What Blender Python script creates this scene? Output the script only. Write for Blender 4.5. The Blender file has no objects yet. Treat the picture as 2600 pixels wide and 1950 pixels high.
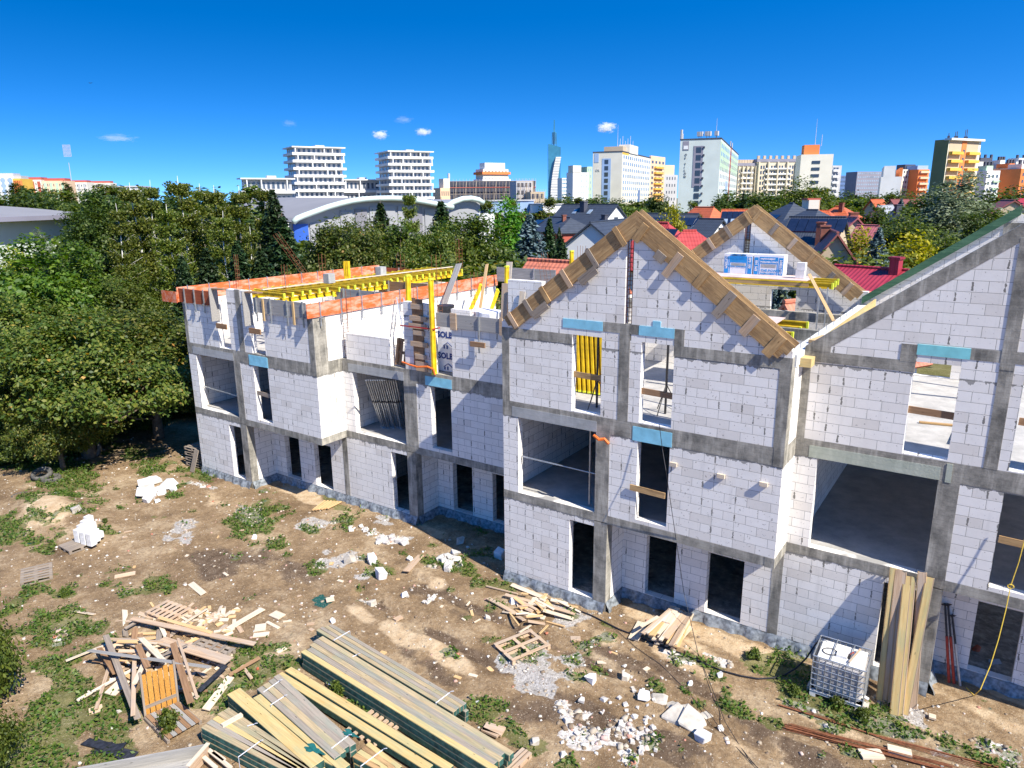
import bpy, bmesh, math, random
import numpy as np
from mathutils import Vector, Matrix
R=math.radians
# ------------------------------------------------------------------ camera
CAMH=11.8685; FPX=1833.0; PIT=R(14.405); ROL=R(-0.527); YAW=R(-34.504)
scene=bpy.context.scene
fw=Vector((math.sin(YAW)*math.cos(PIT),math.cos(YAW)*math.cos(PIT),-math.sin(PIT)))
rt0=Vector((math.cos(YAW),-math.sin(YAW),0)); up0=rt0.cross(fw)
rt=rt0*math.cos(ROL)+up0*math.sin(ROL); up=-rt0*math.sin(ROL)+up0*math.cos(ROL)
camd=bpy.data.cameras.new('camera'); cam=bpy.data.objects.new('camera',camd); scene.collection.objects.link(cam)
m=Matrix((( rt.x,up.x,-fw.x,0),(rt.y,up.y,-fw.y,0),(rt.z,up.z,-fw.z,CAMH),(0,0,0,1)))
cam.matrix_world=m; camd.lens=FPX/2600*36; camd.sensor_width=36; camd.clip_start=0.1; camd.clip_end=30000
scene.camera=cam
# ------------------------------------------------------------------ light
SUN=Vector((1,-0.24,1.08)).normalized()
world=bpy.data.worlds.new('World'); scene.world=world; world.use_nodes=True
wn=world.node_tree; wn.nodes.clear()
sky=wn.nodes.new('ShaderNodeTexSky'); sky.sky_type='NISHITA'; sky.sun_disc=False
sky.sun_elevation=math.asin(SUN.z); sky.sun_rotation=math.atan2(SUN.x,SUN.y)
sky.altitude=250; sky.air_density=1.0; sky.dust_density=0.25; sky.ozone_density=2.2
hs=wn.nodes.new('ShaderNodeHueSaturation'); hs.inputs['Saturation'].default_value=1.44; hs.inputs['Value'].default_value=1.06; hs.inputs['Hue'].default_value=0.507
bg=wn.nodes.new('ShaderNodeBackground'); bg.inputs['Strength'].default_value=0.15
wo=wn.nodes.new('ShaderNodeOutputWorld')
tc=wn.nodes.new('ShaderNodeTexCoord'); sx=wn.nodes.new('ShaderNodeSeparateXYZ'); cx=wn.nodes.new('ShaderNodeCombineXYZ'); mz=wn.nodes.new('ShaderNodeMath'); mz.operation='MULTIPLY_ADD'; mz.inputs[1].default_value=2.5; mz.inputs[2].default_value=0.17
wn.links.new(tc.outputs[0],sx.inputs[0]); wn.links.new(sx.outputs[0],cx.inputs[0]); wn.links.new(sx.outputs[1],cx.inputs[1]); wn.links.new(sx.outputs[2],mz.inputs[0]); wn.links.new(mz.outputs[0],cx.inputs[2]); wn.links.new(cx.outputs[0],sky.inputs[0])
wn.links.new(sky.outputs[0],hs.inputs['Color']); wn.links.new(hs.outputs[0],bg.inputs[0]); wn.links.new(bg.outputs[0],wo.inputs[0])
sl=bpy.data.lights.new('sun','SUN'); sl.energy=5.0; sl.angle=R(0.5); sl.color=(1.0,0.94,0.84)
so=bpy.data.objects.new('sun',sl); scene.collection.objects.link(so)
so.rotation_euler=SUN.to_track_quat('Z','Y').to_euler()
vs=scene.view_settings; vs.view_transform='Standard'; vs.look='None'; vs.gamma=1; vs.use_curve_mapping=False; vs.exposure=0.82
scene.render.engine='CYCLES'
scene.cycles.max_bounces=8; scene.cycles.volume_bounces=6; scene.cycles.diffuse_bounces=3; scene.cycles.transparent_max_bounces=6
# ------------------------------------------------------------------ helpers
COL=scene.collection
rnd=random.Random(7); nr=np.random.default_rng(11)
GZ=-0.3
def ray(px,py): return fw+rt*((px-1300)/FPX)-up*((py-975)/FPX)
def G(px,py,z=GZ):
    "real point at height z seen at photo pixel (2600x1950)"
    d=ray(px,py); t=(z-CAMH)/d.z; return Vector((d.x*t,d.y*t,z))
def A(px,py,dep):
    d=ray(px,py); return Vector((0,0,CAMH))+d*dep
def AH(px,dep,z=0):
    d=ray(px,513); h=Vector((d.x,d.y,0)); return h*dep+Vector((0,0,z))
def crop(x0,y0,s): return lambda x,y:(x0+x/s,y0+y/s)
g1=crop(0,1050,2.4578);g2=crop(0,1450,2.4578);g3=crop(700,1450,2.765);g4=crop(1400,1450,2.765);g5=crop(400,1150,2.212);c5=crop(1900,1100,1.9516)
s0=crop(0,400,3.16);s1=crop(600,300,3.16);s2=crop(1300,280,3.16);s3=crop(1900,320,3.16)
def Gc(cf,x,y,z=GZ): p=cf(x,y); return G(p[0],p[1],z)
def tag(o,label=None,cat=None,group=None,kind=None):
    if label: o['label']=label
    if cat: o['category']=cat
    if group: o['group']=group
    if kind: o['kind']=kind
    return o
def empty(name,loc=(0,0,0),label=None,cat=None,group=None,rz=0):
    o=bpy.data.objects.new(name,None); COL.objects.link(o); o.location=loc; o.rotation_euler[2]=rz; o.empty_display_size=0.1
    return tag(o,label,cat,group)
class MB:
    "collects shapes for ONE mesh"
    def __init__(s): s.v=[]; s.f=[]
    def add(s,vs,fs):
        n=len(s.v); s.v+= [tuple(v) for v in vs]; s.f+=[tuple(n+i for i in f) for f in fs]; return s
    def box(s,x0,x1,y0,y1,z0,z1):
        return s.add([(x0,y0,z0),(x1,y0,z0),(x1,y1,z0),(x0,y1,z0),(x0,y0,z1),(x1,y0,z1),(x1,y1,z1),(x0,y1,z1)],
          [(3,2,1,0),(4,5,6,7),(0,1,5,4),(1,2,6,5),(2,3,7,6),(3,0,4,7)])
    def beam(s,p0,p1,w,h,upv=(0,0,1),taper=1):
        p0=Vector(p0);p1=Vector(p1);d=(p1-p0).normalized();u=Vector(upv)
        sd=d.cross(u)
        if sd.length<1e-4: sd=d.cross(Vector((1,0,0)))
        sd.normalize();u=sd.cross(d).normalized()
        vs=[]
        for p,k in ((p0,1),(p1,taper)):
            for a,b in ((-1,-1),(1,-1),(1,1),(-1,1)): vs.append(p+sd*(a*w/2*k)+u*(b*h/2*k))
        return s.add(vs,[(3,2,1,0),(4,5,6,7),(0,1,5,4),(1,2,6,5),(2,3,7,6),(3,0,4,7)])
    def tube(s,pts,r,n=6,r2=None,caps=True):
        pts=[Vector(p) for p in pts];N=len(pts);n0=len(s.v);prev=None
        for i,p in enumerate(pts):
            d=(pts[min(i+1,N-1)]-pts[max(i-1,0)])
            if d.length<1e-9: d=Vector((0,0,1))
            d.normalize()
            a=prev if prev is not None else (Vector((0,0,1)) if abs(d.z)<.9 else Vector((1,0,0)))
            a=(a-d*a.dot(d)); 
            if a.length<1e-5: a=d.orthogonal()
            a.normalize(); prev=a; b=d.cross(a)
            rr=r if r2 is None else r+(r2-r)*i/(N-1)
            for k in range(n):
                t=2*math.pi*k/n; s.v.append(tuple(p+a*(rr*math.cos(t))+b*(rr*math.sin(t))))
        for i in range(N-1):
            for k in range(n):
                s.f.append((n0+i*n+k,n0+i*n+(k+1)%n,n0+(i+1)*n+(k+1)%n,n0+(i+1)*n+k))
        if caps: s.f.append(tuple(n0+k for k in range(n))[::-1]); s.f.append(tuple(n0+(N-1)*n+k for k in range(n)))
        return s
    def prism(s,poly,d):
        "poly: 3D points of a planar outline; d: extrusion vector"
        d=Vector(d);n=len(poly);P=[Vector(p) for p in poly]
        vs=P+[p+d for p in P]
        fs=[tuple(range(n))[::-1],tuple(range(n,2*n))]+[(i,(i+1)%n,n+(i+1)%n,n+i) for i in range(n)]
        return s.add(vs,fs)
    def wall(s,u0,u1,z0,z1,c,t,ops=(),axis='x'):
        "wall running along axis with real openings; c = outer face coordinate, t = thickness inward (+)"
        us=sorted({u0,u1,*[min(max(o[0],u0),u1) for o in ops],*[min(max(o[1],u0),u1) for o in ops]})
        zs=sorted({z0,z1,*[min(max(o[2],z0),z1) for o in ops],*[min(max(o[3],z0),z1) for o in ops]})
        sol={}
        for i in range(len(us)-1):
            for j in range(len(zs)-1):
                uc=(us[i]+us[i+1])/2;zc=(zs[j]+zs[j+1])/2
                sol[i,j]=not any(o[0]<uc<o[1] and o[2]<zc<o[3] for o in ops)
        def P(u,z,k): 
            return (u,c+t*k,z) if axis=='x' else (c+t*k,u,z)
        idx={}
        def V(i,j,k):
            if (i,j,k) not in idx: idx[i,j,k]=len(s.v); s.v.append(P(us[i],zs[j],k))
            return idx[i,j,k]
        for (i,j),b in sol.items():
            if not b: continue
            s.f.append((V(i,j,0),V(i+1,j,0),V(i+1,j+1,0),V(i,j+1,0)))
            s.f.append((V(i,j+1,1),V(i+1,j+1,1),V(i+1,j,1),V(i,j,1)))
            if not sol.get((i-1,j)): s.f.append((V(i,j,1),V(i,j,0),V(i,j+1,0),V(i,j+1,1)))
            if not sol.get((i+1,j)): s.f.append((V(i+1,j,0),V(i+1,j,1),V(i+1,j+1,1),V(i+1,j+1,0)))
            if not sol.get((i,j-1)): s.f.append((V(i,j,1),V(i+1,j,1),V(i+1,j,0),V(i,j,0)))
            if not sol.get((i,j+1)): s.f.append((V(i,j+1,0),V(i+1,j+1,0),V(i+1,j+1,1),V(i,j+1,1)))
        return s
    def build(s,name,mat,parent=None,smooth=False,off=None):
        me=bpy.data.meshes.new(name); me.from_pydata(s.v,[],s.f); me.update()
        bm=bmesh.new(); bm.from_mesh(me); bmesh.ops.recalc_face_normals(bm,faces=bm.faces); bm.to_mesh(me); bm.free()
        if mat: me.materials.append(mat)
        if smooth: me.polygons.foreach_set('use_smooth',[True]*len(me.polygons))
        o=bpy.data.objects.new(name,me); COL.objects.link(o)
        if parent:
            o.parent=parent
            o.matrix_parent_inverse=Matrix.Identity(4)
            if off is not False:   # shapes given in world space
                mw=parent_world(parent).inverted(); me.transform(mw)
        return o
def parent_world(p):
    M=Matrix.LocRotScale(p.location,p.rotation_euler,p.scale)
    return parent_world(p.parent)@M if p.parent else M
def npmesh(name,co,faces4,mat,parent=None,attr=None,smooth=False):
    "fast quad mesh from numpy arrays"
    me=bpy.data.meshes.new(name); nv=len(co); nf=len(faces4); k=faces4.shape[1]
    me.vertices.add(nv); me.vertices.foreach_set('co',co.astype(np.float32).ravel())
    me.loops.add(nf*k); me.loops.foreach_set('vertex_index',faces4.astype(np.int32).ravel())
    me.polygons.add(nf); me.polygons.foreach_set('loop_start',np.arange(nf,dtype=np.int32)*k); me.polygons.foreach_set('loop_total',np.full(nf,k,np.int32))
    if smooth: me.polygons.foreach_set('use_smooth',np.ones(nf,bool))
    me.update(); 
    if mat: me.materials.append(mat)
    if attr:
        for an,arr in attr.items():
            a=me.color_attributes.new(an,'FLOAT_COLOR','POINT'); a.data.foreach_set('color',arr.astype(np.float32).ravel())
    o=bpy.data.objects.new(name,me); COL.objects.link(o)
    if parent: o.parent=parent
    return o
def dup(o,parent=None,loc=None,rot=None,scale=None):
    c=o.copy(); COL.objects.link(c); c.parent=parent
    if loc is not None: c.location=loc
    if rot is not None: c.rotation_euler=rot
    if scale is not None: c.scale=scale
    for ch in o.children: dup(ch,c)
    return c
def text_mesh(name,txt,size,mat,parent,M,ext=0.004,bold=0.0):
    cu=bpy.data.curves.new(name,'FONT'); cu.body=txt; cu.size=size; cu.extrude=ext; cu.offset=bold; cu.resolution_u=2; cu.align_x='LEFT'
    t=bpy.data.objects.new(name,cu); COL.objects.link(t)
    dg=bpy.context.evaluated_depsgraph_get(); me=bpy.data.meshes.new_from_object(t.evaluated_get(dg)); bpy.data.objects.remove(t)
    me.transform(M); me.materials.clear(); me.materials.append(mat)
    o=bpy.data.objects.new(name,me); COL.objects.link(o)
    if parent: o.parent=parent; me.transform(parent_world(parent).inverted())
    return o
def frame(o,x,y):
    "matrix: origin o, text right x, text up y"
    x=Vector(x).normalized(); z=x.cross(Vector(y)).normalized(); y=z.cross(x)
    return Matrix(((x.x,y.x,z.x,o[0]),(x.y,y.y,z.y,o[1]),(x.z,y.z,z.z,o[2]),(0,0,0,1)))
# ------------------------------------------------------------------ materials
class NT:
    def __init__(s,name,rough=0.85,spec=0.3):
        s.m=bpy.data.materials.new(name); s.m.use_nodes=True; s.t=s.m.node_tree; s.b=s.t.nodes['Principled BSDF']
        s.b.inputs['Roughness'].default_value=rough; s.b.inputs['Specular IOR Level'].default_value=spec
    def set(s,inp,v):
        if hasattr(v,'links') or isinstance(v,bpy.types.NodeSocket): s.t.links.new(v,inp)
        else: inp.default_value=(*v,1) if isinstance(v,(tuple,list)) and len(v)==3 and inp.type=='RGBA' else v
    def n(s,ty,out=0,_p=None,**k):
        nd=s.t.nodes.new(ty)
        if _p:
            for a,b in _p.items(): setattr(nd,a,b)
        for a,b in k.items():
            key=a.replace('_',' ')
            inp=nd.inputs[int(a[1:])] if a[0]=='i' and a[1:].isdigit() else nd.inputs[key]
            s.set(inp,b)
        return nd.outputs[out]
    def math(s,op,a,b=0.0,c=0.0): return s.n('ShaderNodeMath',_p={'operation':op},i0=a,i1=b,i2=c)
    def mix(s,f,a,b):
        nd=s.t.nodes.new('ShaderNodeMix'); nd.data_type='RGBA'; s.set(nd.inputs[0],f); s.set(nd.inputs[6],a); s.set(nd.inputs[7],b); return nd.outputs[2]
    def ramp(s,f,stops):
        nd=s.t.nodes.new('ShaderNodeValToRGB'); e=nd.color_ramp.elements
        while len(e)<len(stops): e.new(0.5)
        for i,(p,c) in enumerate(stops): e[i].position=p; e[i].color=(*c,1) if len(c)==3 else c
        s.set(nd.inputs[0],f); return nd.outputs[0]
    def noise(s,scale,detail=3,vec=None,rough=0.5,out=0,dist=0.0):
        k=dict(Scale=scale,Detail=detail,Roughness=rough,Distortion=dist)
        if vec is not None: k['Vector']=vec
        return s.n('ShaderNodeTexNoise',out=out,**k)
    def pos(s): return s.n('ShaderNodeNewGeometry',out=0)
    def obj(s): return s.n('ShaderNodeTexCoord',out=3)
    def scale(s,v,sc): return s.n('ShaderNodeVectorMath',_p={'operation':'MULTIPLY'},i0=v,i1=sc)
    def xyz(s,v):
        nd=s.t.nodes.new('ShaderNodeSeparateXYZ'); s.set(nd.inputs[0],v); return nd.outputs
    def comb(s,x,y,z): return s.n('ShaderNodeCombineXYZ',i0=x,i1=y,i2=z)
    def bump(s,h,st=0.3,dist=0.02): s.set(s.b.inputs['Normal'],s.n('ShaderNodeBump',Strength=st,Distance=dist,Height=h))
    def col(s,c): s.set(s.b.inputs['Base Color'],c); return s.m
def plain(name,c,rough=0.6,metal=0.0,var=0.12,sc=6.0,spec=0.3):
    n=NT(name,rough,spec); n.b.inputs['Metallic'].default_value=metal
    f=n.noise(sc,4,n.obj())
    lo=tuple(x*(1-var) for x in c); hi=tuple(min(1,x*(1+var)) for x in c)
    return n.col(n.ramp(f,[(0.3,lo),(0.7,hi)]))
def block_mat(name,A1,B1,mort,smear=0.28,bias=-0.66):
    n=NT(name,0.92,0.15); g=n.t.nodes.new('ShaderNodeNewGeometry'); P=n.xyz(g.outputs[0]); Nn=n.xyz(g.outputs[3])
    sel=n.math('GREATER_THAN',n.math('ABSOLUTE',Nn[0]),0.5)
    u=n.math('ADD',n.math('MULTIPLY',P[0],n.math('SUBTRACT',1.0,sel)),n.math('MULTIPLY',P[1],sel))
    wob=n.math('MULTIPLY',n.math('SUBTRACT',n.noise(0.9,2,g.outputs[0]),0.5),0.02)
    v=n.math('ADD',n.math('ADD',P[2],10.008),wob)
    vec=n.comb(n.math('ADD',u,100.0),v,0.0)
    bt=n.t.nodes.new('ShaderNodeTexBrick'); bt.offset=0.5; bt.offset_frequency=2; bt.squash=1
    n.set(bt.inputs['Vector'],vec)
    for k,x in dict(Scale=1.0,Bias=bias).items(): bt.inputs[k].default_value=x
    bt.inputs['Brick Width'].default_value=0.595; bt.inputs['Row Height'].default_value=0.2475; bt.inputs['Mortar Size'].default_value=0.0065; bt.inputs['Mortar Smooth'].default_value=0.25
    bt.inputs['Color1'].default_value=(*A1,1); bt.inputs['Color2'].default_value=(*B1,1); bt.inputs['Mortar'].default_value=(*mort,1)
    row=n.math('FLOOR',n.math('DIVIDE',v,0.2475)); par=n.math('MODULO',row,2.0)
    uu=n.math('SUBTRACT',n.math('DIVIDE',n.math('ADD',u,100.0),0.595),n.math('MULTIPLY',par,0.5))
    rn=n.math('ROUND',uu); du=n.math('MULTIPLY',n.math('ABSOLUTE',n.math('SUBTRACT',uu,rn)),0.595)
    wn_=n.t.nodes.new('ShaderNodeTexWhiteNoise'); wn_.noise_dimensions='2D'; n.set(wn_.inputs['Vector'],n.comb(rn,row,0.0))
    fv=n.math('FRACT',n.math('DIVIDE',v,0.2475))
    edge=n.math('MULTIPLY',n.math('SUBTRACT',n.noise(14,4,g.outputs[0],0.7),0.3),0.09)
    inn=n.math('MULTIPLY',n.math('LESS_THAN',du,edge),n.math('MULTIPLY',n.math('GREATER_THAN',fv,0.12),n.math('LESS_THAN',fv,0.9)))
    sm=n.math('MULTIPLY',inn,n.math('LESS_THAN',wn_.outputs[0],smear))
    c=n.mix(n.math('MULTIPLY',sm,0.9),bt.outputs[0],(0.13,0.125,0.11))
    st=n.ramp(n.noise(0.6,5,g.outputs[0],0.65),[(0.4,(0,0,0)),(0.75,(1,1,1))])
    c=n.mix(n.math('MULTIPLY',st,0.14),c,(0.42,0.38,0.32))
    sp=n.ramp(n.noise(17,2,g.outputs[0],0.4),[(0.68,(0,0,0)),(0.72,(1,1,1))])
    c=n.mix(n.math('MULTIPLY',sp,0.6),c,(0.2,0.18,0.16))
    c=n.mix(n.math('MULTIPLY',n.math('SUBTRACT',n.noise(3.2,6,g.outputs[0],0.75),0.46),0.5),c,(0.42,0.40,0.36))
    drip=n.ramp(n.noise(1.0,4,n.scale(g.outputs[0],(7.0,7.0,0.7)),0.6),[(0.56,(0,0,0)),(0.78,(1,1,1))])
    c=n.mix(n.math('MULTIPLY',drip,0.22),c,(0.33,0.32,0.29))
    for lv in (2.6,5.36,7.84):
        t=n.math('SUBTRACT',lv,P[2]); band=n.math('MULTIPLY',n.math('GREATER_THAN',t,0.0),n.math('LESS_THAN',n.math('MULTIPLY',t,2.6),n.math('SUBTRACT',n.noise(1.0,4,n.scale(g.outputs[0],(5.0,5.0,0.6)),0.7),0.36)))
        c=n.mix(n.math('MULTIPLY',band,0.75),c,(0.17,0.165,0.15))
    h=n.math('ADD',n.math('MULTIPLY',bt.outputs[1],-1.0),n.math('MULTIPLY',n.noise(40,3,g.outputs[0]),0.25))
    n.bump(h,0.5,0.01)
    return n.col(c)
def conc_mat(name,a,b,streak=0.35,rough=0.9):
    n=NT(name,rough,0.25); p=n.pos()
    f=n.noise(1.7,8,p,0.72); base=n.ramp(f,[(0.36,a),(0.64,b)])
    st=n.noise(1.0,4,n.scale(p,(6.0,6.0,0.8)),0.6)
    base=n.mix(n.math('MULTIPLY',n.ramp(st,[(0.5,(0,0,0)),(0.72,(1,1,1))]),streak),base,tuple(min(1,x*1.9) for x in b))
    ln=n.math('LESS_THAN',n.math('FRACT',n.math('MULTIPLY',n.xyz(p)[2],8.0)),0.07)
    base=n.mix(n.math('MULTIPLY',ln,0.3),base,tuple(x*0.6 for x in a))
    n.bump(n.noise(22,5,p,0.7),0.5,0.012)
    return n.col(base)
def wood_mat(name,a,b,ax=0,stain=None,knots=True,amt=0.5):
    n=NT(name,0.75,0.25); o=n.obj()
    sc=[28.0,28.0,28.0]; sc[ax]=1.4
    oi=n.t.nodes.new('ShaderNodeObjectInfo')
    o2=n.n('ShaderNodeVectorMath',_p={'operation':'ADD'},i0=o,i1=n.comb(n.math('MULTIPLY',oi.outputs['Random'],17.0),n.math('MULTIPLY',oi.outputs['Random'],9.0),0.0))
    f=n.noise(1.0,5,n.scale(o2,tuple(sc)),0.6,dist=0.4); c=n.ramp(f,[(0.3,a),(0.7,b)])
    c=n.mix(n.math('MULTIPLY',n.math('SUBTRACT',oi.outputs['Random'],0.5),0.5),c,tuple(min(1,x*1.25) for x in b))
    if knots:
        vo=n.n('ShaderNodeTexVoronoi',out=0,Vector=n.scale(o2,tuple(1.2 if i==ax else 5.0 for i in range(3))),Scale=1.6)
        c=n.mix(n.ramp(vo,[(0.045,(1,1,1)),(0.09,(0,0,0))]),c,tuple(x*0.35 for x in a))
    if stain: c=n.mix(n.math('MULTIPLY',n.ramp(n.noise(2.6,7,n.scale(o2,tuple(.45 if i==ax else 1.6 for i in range(3))),0.7),[(0.45,(0,0,0)),(0.6,(1,1,1))]),amt),c,stain)
    n.bump(f,0.25,0.004)
    return n.col(c)
M={}
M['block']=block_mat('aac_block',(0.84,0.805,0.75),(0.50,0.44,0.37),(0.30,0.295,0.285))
M['conc']=conc_mat('wet_concrete',(0.13,0.125,0.108),(0.38,0.355,0.30),0.45)
M['conc2']=conc_mat('pale_concrete',(0.30,0.31,0.30),(0.42,0.42,0.41),0.2)
M['wchunk']=plain('dusty_white_rubble',(0.52,0.49,0.45),0.9,0,0.3,9)
M['brick']=plain('brick_chimney',(0.23,0.085,0.06),0.85,0,0.25,3)
M['concw']=conc_mat('white_concrete',(0.55,0.55,0.53),(0.7,0.7,0.68),0.1)
M['floor']=conc_mat('floor_concrete',(0.33,0.32,0.30),(0.48,0.46,0.43),0.0)
M['green_panel']=conc_mat('green_grey_panel',(0.36,0.39,0.31),(0.46,0.48,0.39),0.15)
M['blue']=plain('blue_foam_board',(0.24,0.55,0.68),0.8,0,0.14,4)
M['teal']=plain('teal_foam_board',(0.22,0.58,0.60),0.8,0,0.14,4)
M['foil']=plain('black_foil',(0.20,0.22,0.235),0.42,0,0.6,9,0.6)
M['w_new']=wood_mat('new_pine',(0.50,0.31,0.14),(0.66,0.45,0.23),0)
M['w_new_z']=wood_mat('new_pine_upright',(0.48,0.31,0.14),(0.62,0.44,0.22),2)
M['w_form']=wood_mat('formwork_pine',(0.30,0.175,0.075),(0.55,0.36,0.17),0,(0.17,0.105,0.055),amt=0.6)
M['w_old']=wood_mat('grey_old_wood',(0.17,0.14,0.115),(0.34,0.28,0.22),0)
M['w_scrap']=wood_mat('scrap_wood',(0.34,0.225,0.14),(0.58,0.42,0.28),0,(0.36,0.33,0.29),amt=0.45)
M['w_pale']=wood_mat('pale_wood',(0.50,0.39,0.27),(0.70,0.59,0.45),0,(0.52,0.48,0.42),amt=0.4)
M['w_brown']=wood_mat('brown_wood',(0.19,0.105,0.055),(0.33,0.20,0.11),0)
M['w_grey']=wood_mat('grey_board',(0.22,0.215,0.205),(0.38,0.36,0.33),0)
M['w_orange']=wood_mat('orange_stained_wood',(0.34,0.15,0.03),(0.55,0.28,0.06),2)
M['t_green']=wood_mat('green_treated_timber',(0.27,0.205,0.12),(0.50,0.385,0.225),0,(0.17,0.25,0.17),amt=0.35)
M['t_gold']=wood_mat('golden_timber',(0.45,0.31,0.12),(0.62,0.46,0.21),0,(0.22,0.32,0.2),amt=0.35)
M['t_grey']=wood_mat('grey_timber',(0.22,0.185,0.15),(0.38,0.32,0.25),0,(0.16,0.25,0.2),amt=0.3)
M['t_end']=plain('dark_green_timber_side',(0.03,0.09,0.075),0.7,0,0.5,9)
M['rafter']=wood_mat('green_rafter_wood',(0.035,0.10,0.055),(0.10,0.20,0.11),0,(0.03,0.09,0.05))
M['orange']=wood_mat('orange_formwork',(0.48,0.075,0.018),(0.66,0.16,0.045),1,(0.72,0.46,0.35),False,0.62)
M['redbrown']=wood_mat('redbrown_formwork',(0.22,0.045,0.02),(0.36,0.09,0.035),0,None,False)
M['yellow']=plain('yellow_beam_paint',(0.66,0.44,0.015),0.6,0,0.3,3.5)
M['yellowl']=plain('lime_cap',(0.70,0.74,0.05),0.5,0,0.1,5)
M['steel']=plain('zinc_steel',(0.46,0.48,0.50),0.38,0.75,0.2,8)
M['dsteel']=plain('dark_steel',(0.05,0.05,0.055),0.5,0.5,0.3,8)
M['red_steel']=plain('red_prop_paint',(0.38,0.05,0.03),0.5,0.1,0.3,8)
M['rust']=plain('rusty_rebar',(0.20,0.075,0.035),0.85,0.1,0.4,14)
M['strap']=plain('white_strap',(0.72,0.74,0.78),0.45,0,0.05,8)
M['ostrap']=plain('orange_strap',(0.75,0.16,0.03),0.5,0,0.15,12)
M['rstrap']=plain('red_strap',(0.4,0.02,0.03),0.5,0,0.1,12)
M['film']=plain('white_wrap_film',(0.78,0.79,0.81),0.4,0,0.06,5,0.5)
M['white']=plain('white_block_fresh',(0.68,0.67,0.65),0.85,0,0.16,5)
M['navy']=plain('navy_print',(0.012,0.045,0.22),0.6,0,0.1)
M['cyan']=plain('cyan_print',(0.02,0.26,0.62),0.6,0,0.1)
M['ibc']=plain('dirty_plastic',(0.44,0.41,0.38),0.45,0,0.35,2.2,0.4)
M['ibct']=plain('white_tank_top',(0.74,0.73,0.69),0.45,0,0.08,4)
M['tyre']=plain('dusty_rubber',(0.10,0.095,0.085),0.9,0,0.4,9)
M['ply']=plain('pinkish_plywood',(0.62,0.47,0.42),0.6,0,0.2,2.5)
M['tar']=plain('tar_paper',(0.022,0.024,0.032),0.7,0,0.5,9)
M['paint_teal']=plain('teal_paint_spill',(0.015,0.11,0.10),0.5,0,0.3,12)
M['yrope']=plain('yellow_rope',(0.66,0.46,0.06),0.7,0,0.15,20)
M['hose']=plain('black_hose',(0.02,0.021,0.028),0.45,0,0.2,9)
M['stone']=plain('broken_concrete',(0.46,0.42,0.36),0.9,0,0.22,6)
M['terracotta']=plain('brick_shard',(0.45,0.12,0.06),0.9,0,0.3,8)
def tile_mat(name,c,row=0.33,axis=None,metal=False,rowdark=0.55):
    "roof tiles: rows down the slope, scallops across; object-space x runs along the ridge"
    n=NT(name,0.55,0.4); P=n.xyz(n.obj())
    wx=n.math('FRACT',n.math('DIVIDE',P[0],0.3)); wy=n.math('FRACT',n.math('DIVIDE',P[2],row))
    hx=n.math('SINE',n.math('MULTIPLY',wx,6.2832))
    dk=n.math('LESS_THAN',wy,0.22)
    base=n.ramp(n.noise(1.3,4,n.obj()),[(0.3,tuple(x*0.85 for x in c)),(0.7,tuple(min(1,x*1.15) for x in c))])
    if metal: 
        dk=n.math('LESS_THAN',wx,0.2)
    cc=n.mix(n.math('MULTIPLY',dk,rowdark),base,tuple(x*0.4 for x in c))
    n.bump(hx,0.35,0.03)
    return n.col(cc)
def leaf_mat(name,cols,trans=0.35,rough=0.5):
    n=NT(name,rough,0.35); g=n.t.nodes.new('ShaderNodeNewGeometry'); oi=n.t.nodes.new('ShaderNodeObjectInfo')
    k=len(cols)
    st=[(i/(k-1)*(.99 if name=='apple_leaf' else 1),cc) for i,cc in enumerate(cols)]+([(.996,(.36,.2,.045))] if name=='apple_leaf' else [])
    c=n.ramp(g.outputs['Random Per Island'],st)
    c=n.n('ShaderNodeHueSaturation',Color=c,Value=n.math('ADD',1.05,n.math('MULTIPLY',oi.outputs['Random'],0.45)),Hue=n.math('ADD',0.49,n.math('MULTIPLY',oi.outputs['Random'],0.02)))
    n.set(n.b.inputs['Base Color'],c)
    tr=n.t.nodes.new('ShaderNodeBsdfTranslucent'); n.set(tr.inputs[0],n.n('ShaderNodeHueSaturation',Color=c,Value=1.6,Saturation=1.15))
    mx=n.t.nodes.new('ShaderNodeMixShader'); mx.inputs[0].default_value=trans
    n.t.links.new(n.b.outputs[0],mx.inputs[1]); n.t.links.new(tr.outputs[0],mx.inputs[2])
    n.t.links.new(mx.outputs[0],n.t.nodes['Material Output'].inputs[0]); return n.m
L={}
L['apple']=leaf_mat('apple_leaf',[(0.022,0.046,0.006),(0.058,0.092,0.012),(0.085,0.11,0.016),(0.16,0.16,0.03)])
L['birch']=leaf_mat('birch_leaf',[(0.035,0.056,0.007),(0.082,0.112,0.015),(0.16,0.165,0.026)])
L['walnut']=leaf_mat('walnut_leaf',[(0.03,0.07,0.006),(0.065,0.13,0.012),(0.13,0.19,0.025)])
L['dark']=leaf_mat('dark_leaf',[(0.017,0.034,0.006),(0.04,0.066,0.011),(0.085,0.11,0.02)])
L['spruce']=leaf_mat('spruce_needle',[(0.008,0.022,0.007),(0.018,0.04,0.012),(0.038,0.062,0.018)],0.1)
L['blue']=leaf_mat('blue_spruce_needle',[(0.035,0.065,0.065),(0.075,0.12,0.125),(0.14,0.19,0.2)],0.1)
L['bush']=leaf_mat('bush_leaf',[(0.028,0.05,0.007),(0.062,0.09,0.012),(0.12,0.145,0.022)])
L['yellow']=leaf_mat('yellow_leaf',[(0.10,0.12,0.01),(0.22,0.22,0.015),(0.4,0.34,0.02)])
L['bright']=leaf_mat('bright_leaf',[(0.03,0.09,0.008),(0.06,0.15,0.012),(0.1,0.2,0.02)])
L['silver']=leaf_mat('silver_leaf',[(0.05,0.07,0.035),(0.12,0.15,0.08),(0.24,0.27,0.18)])
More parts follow.
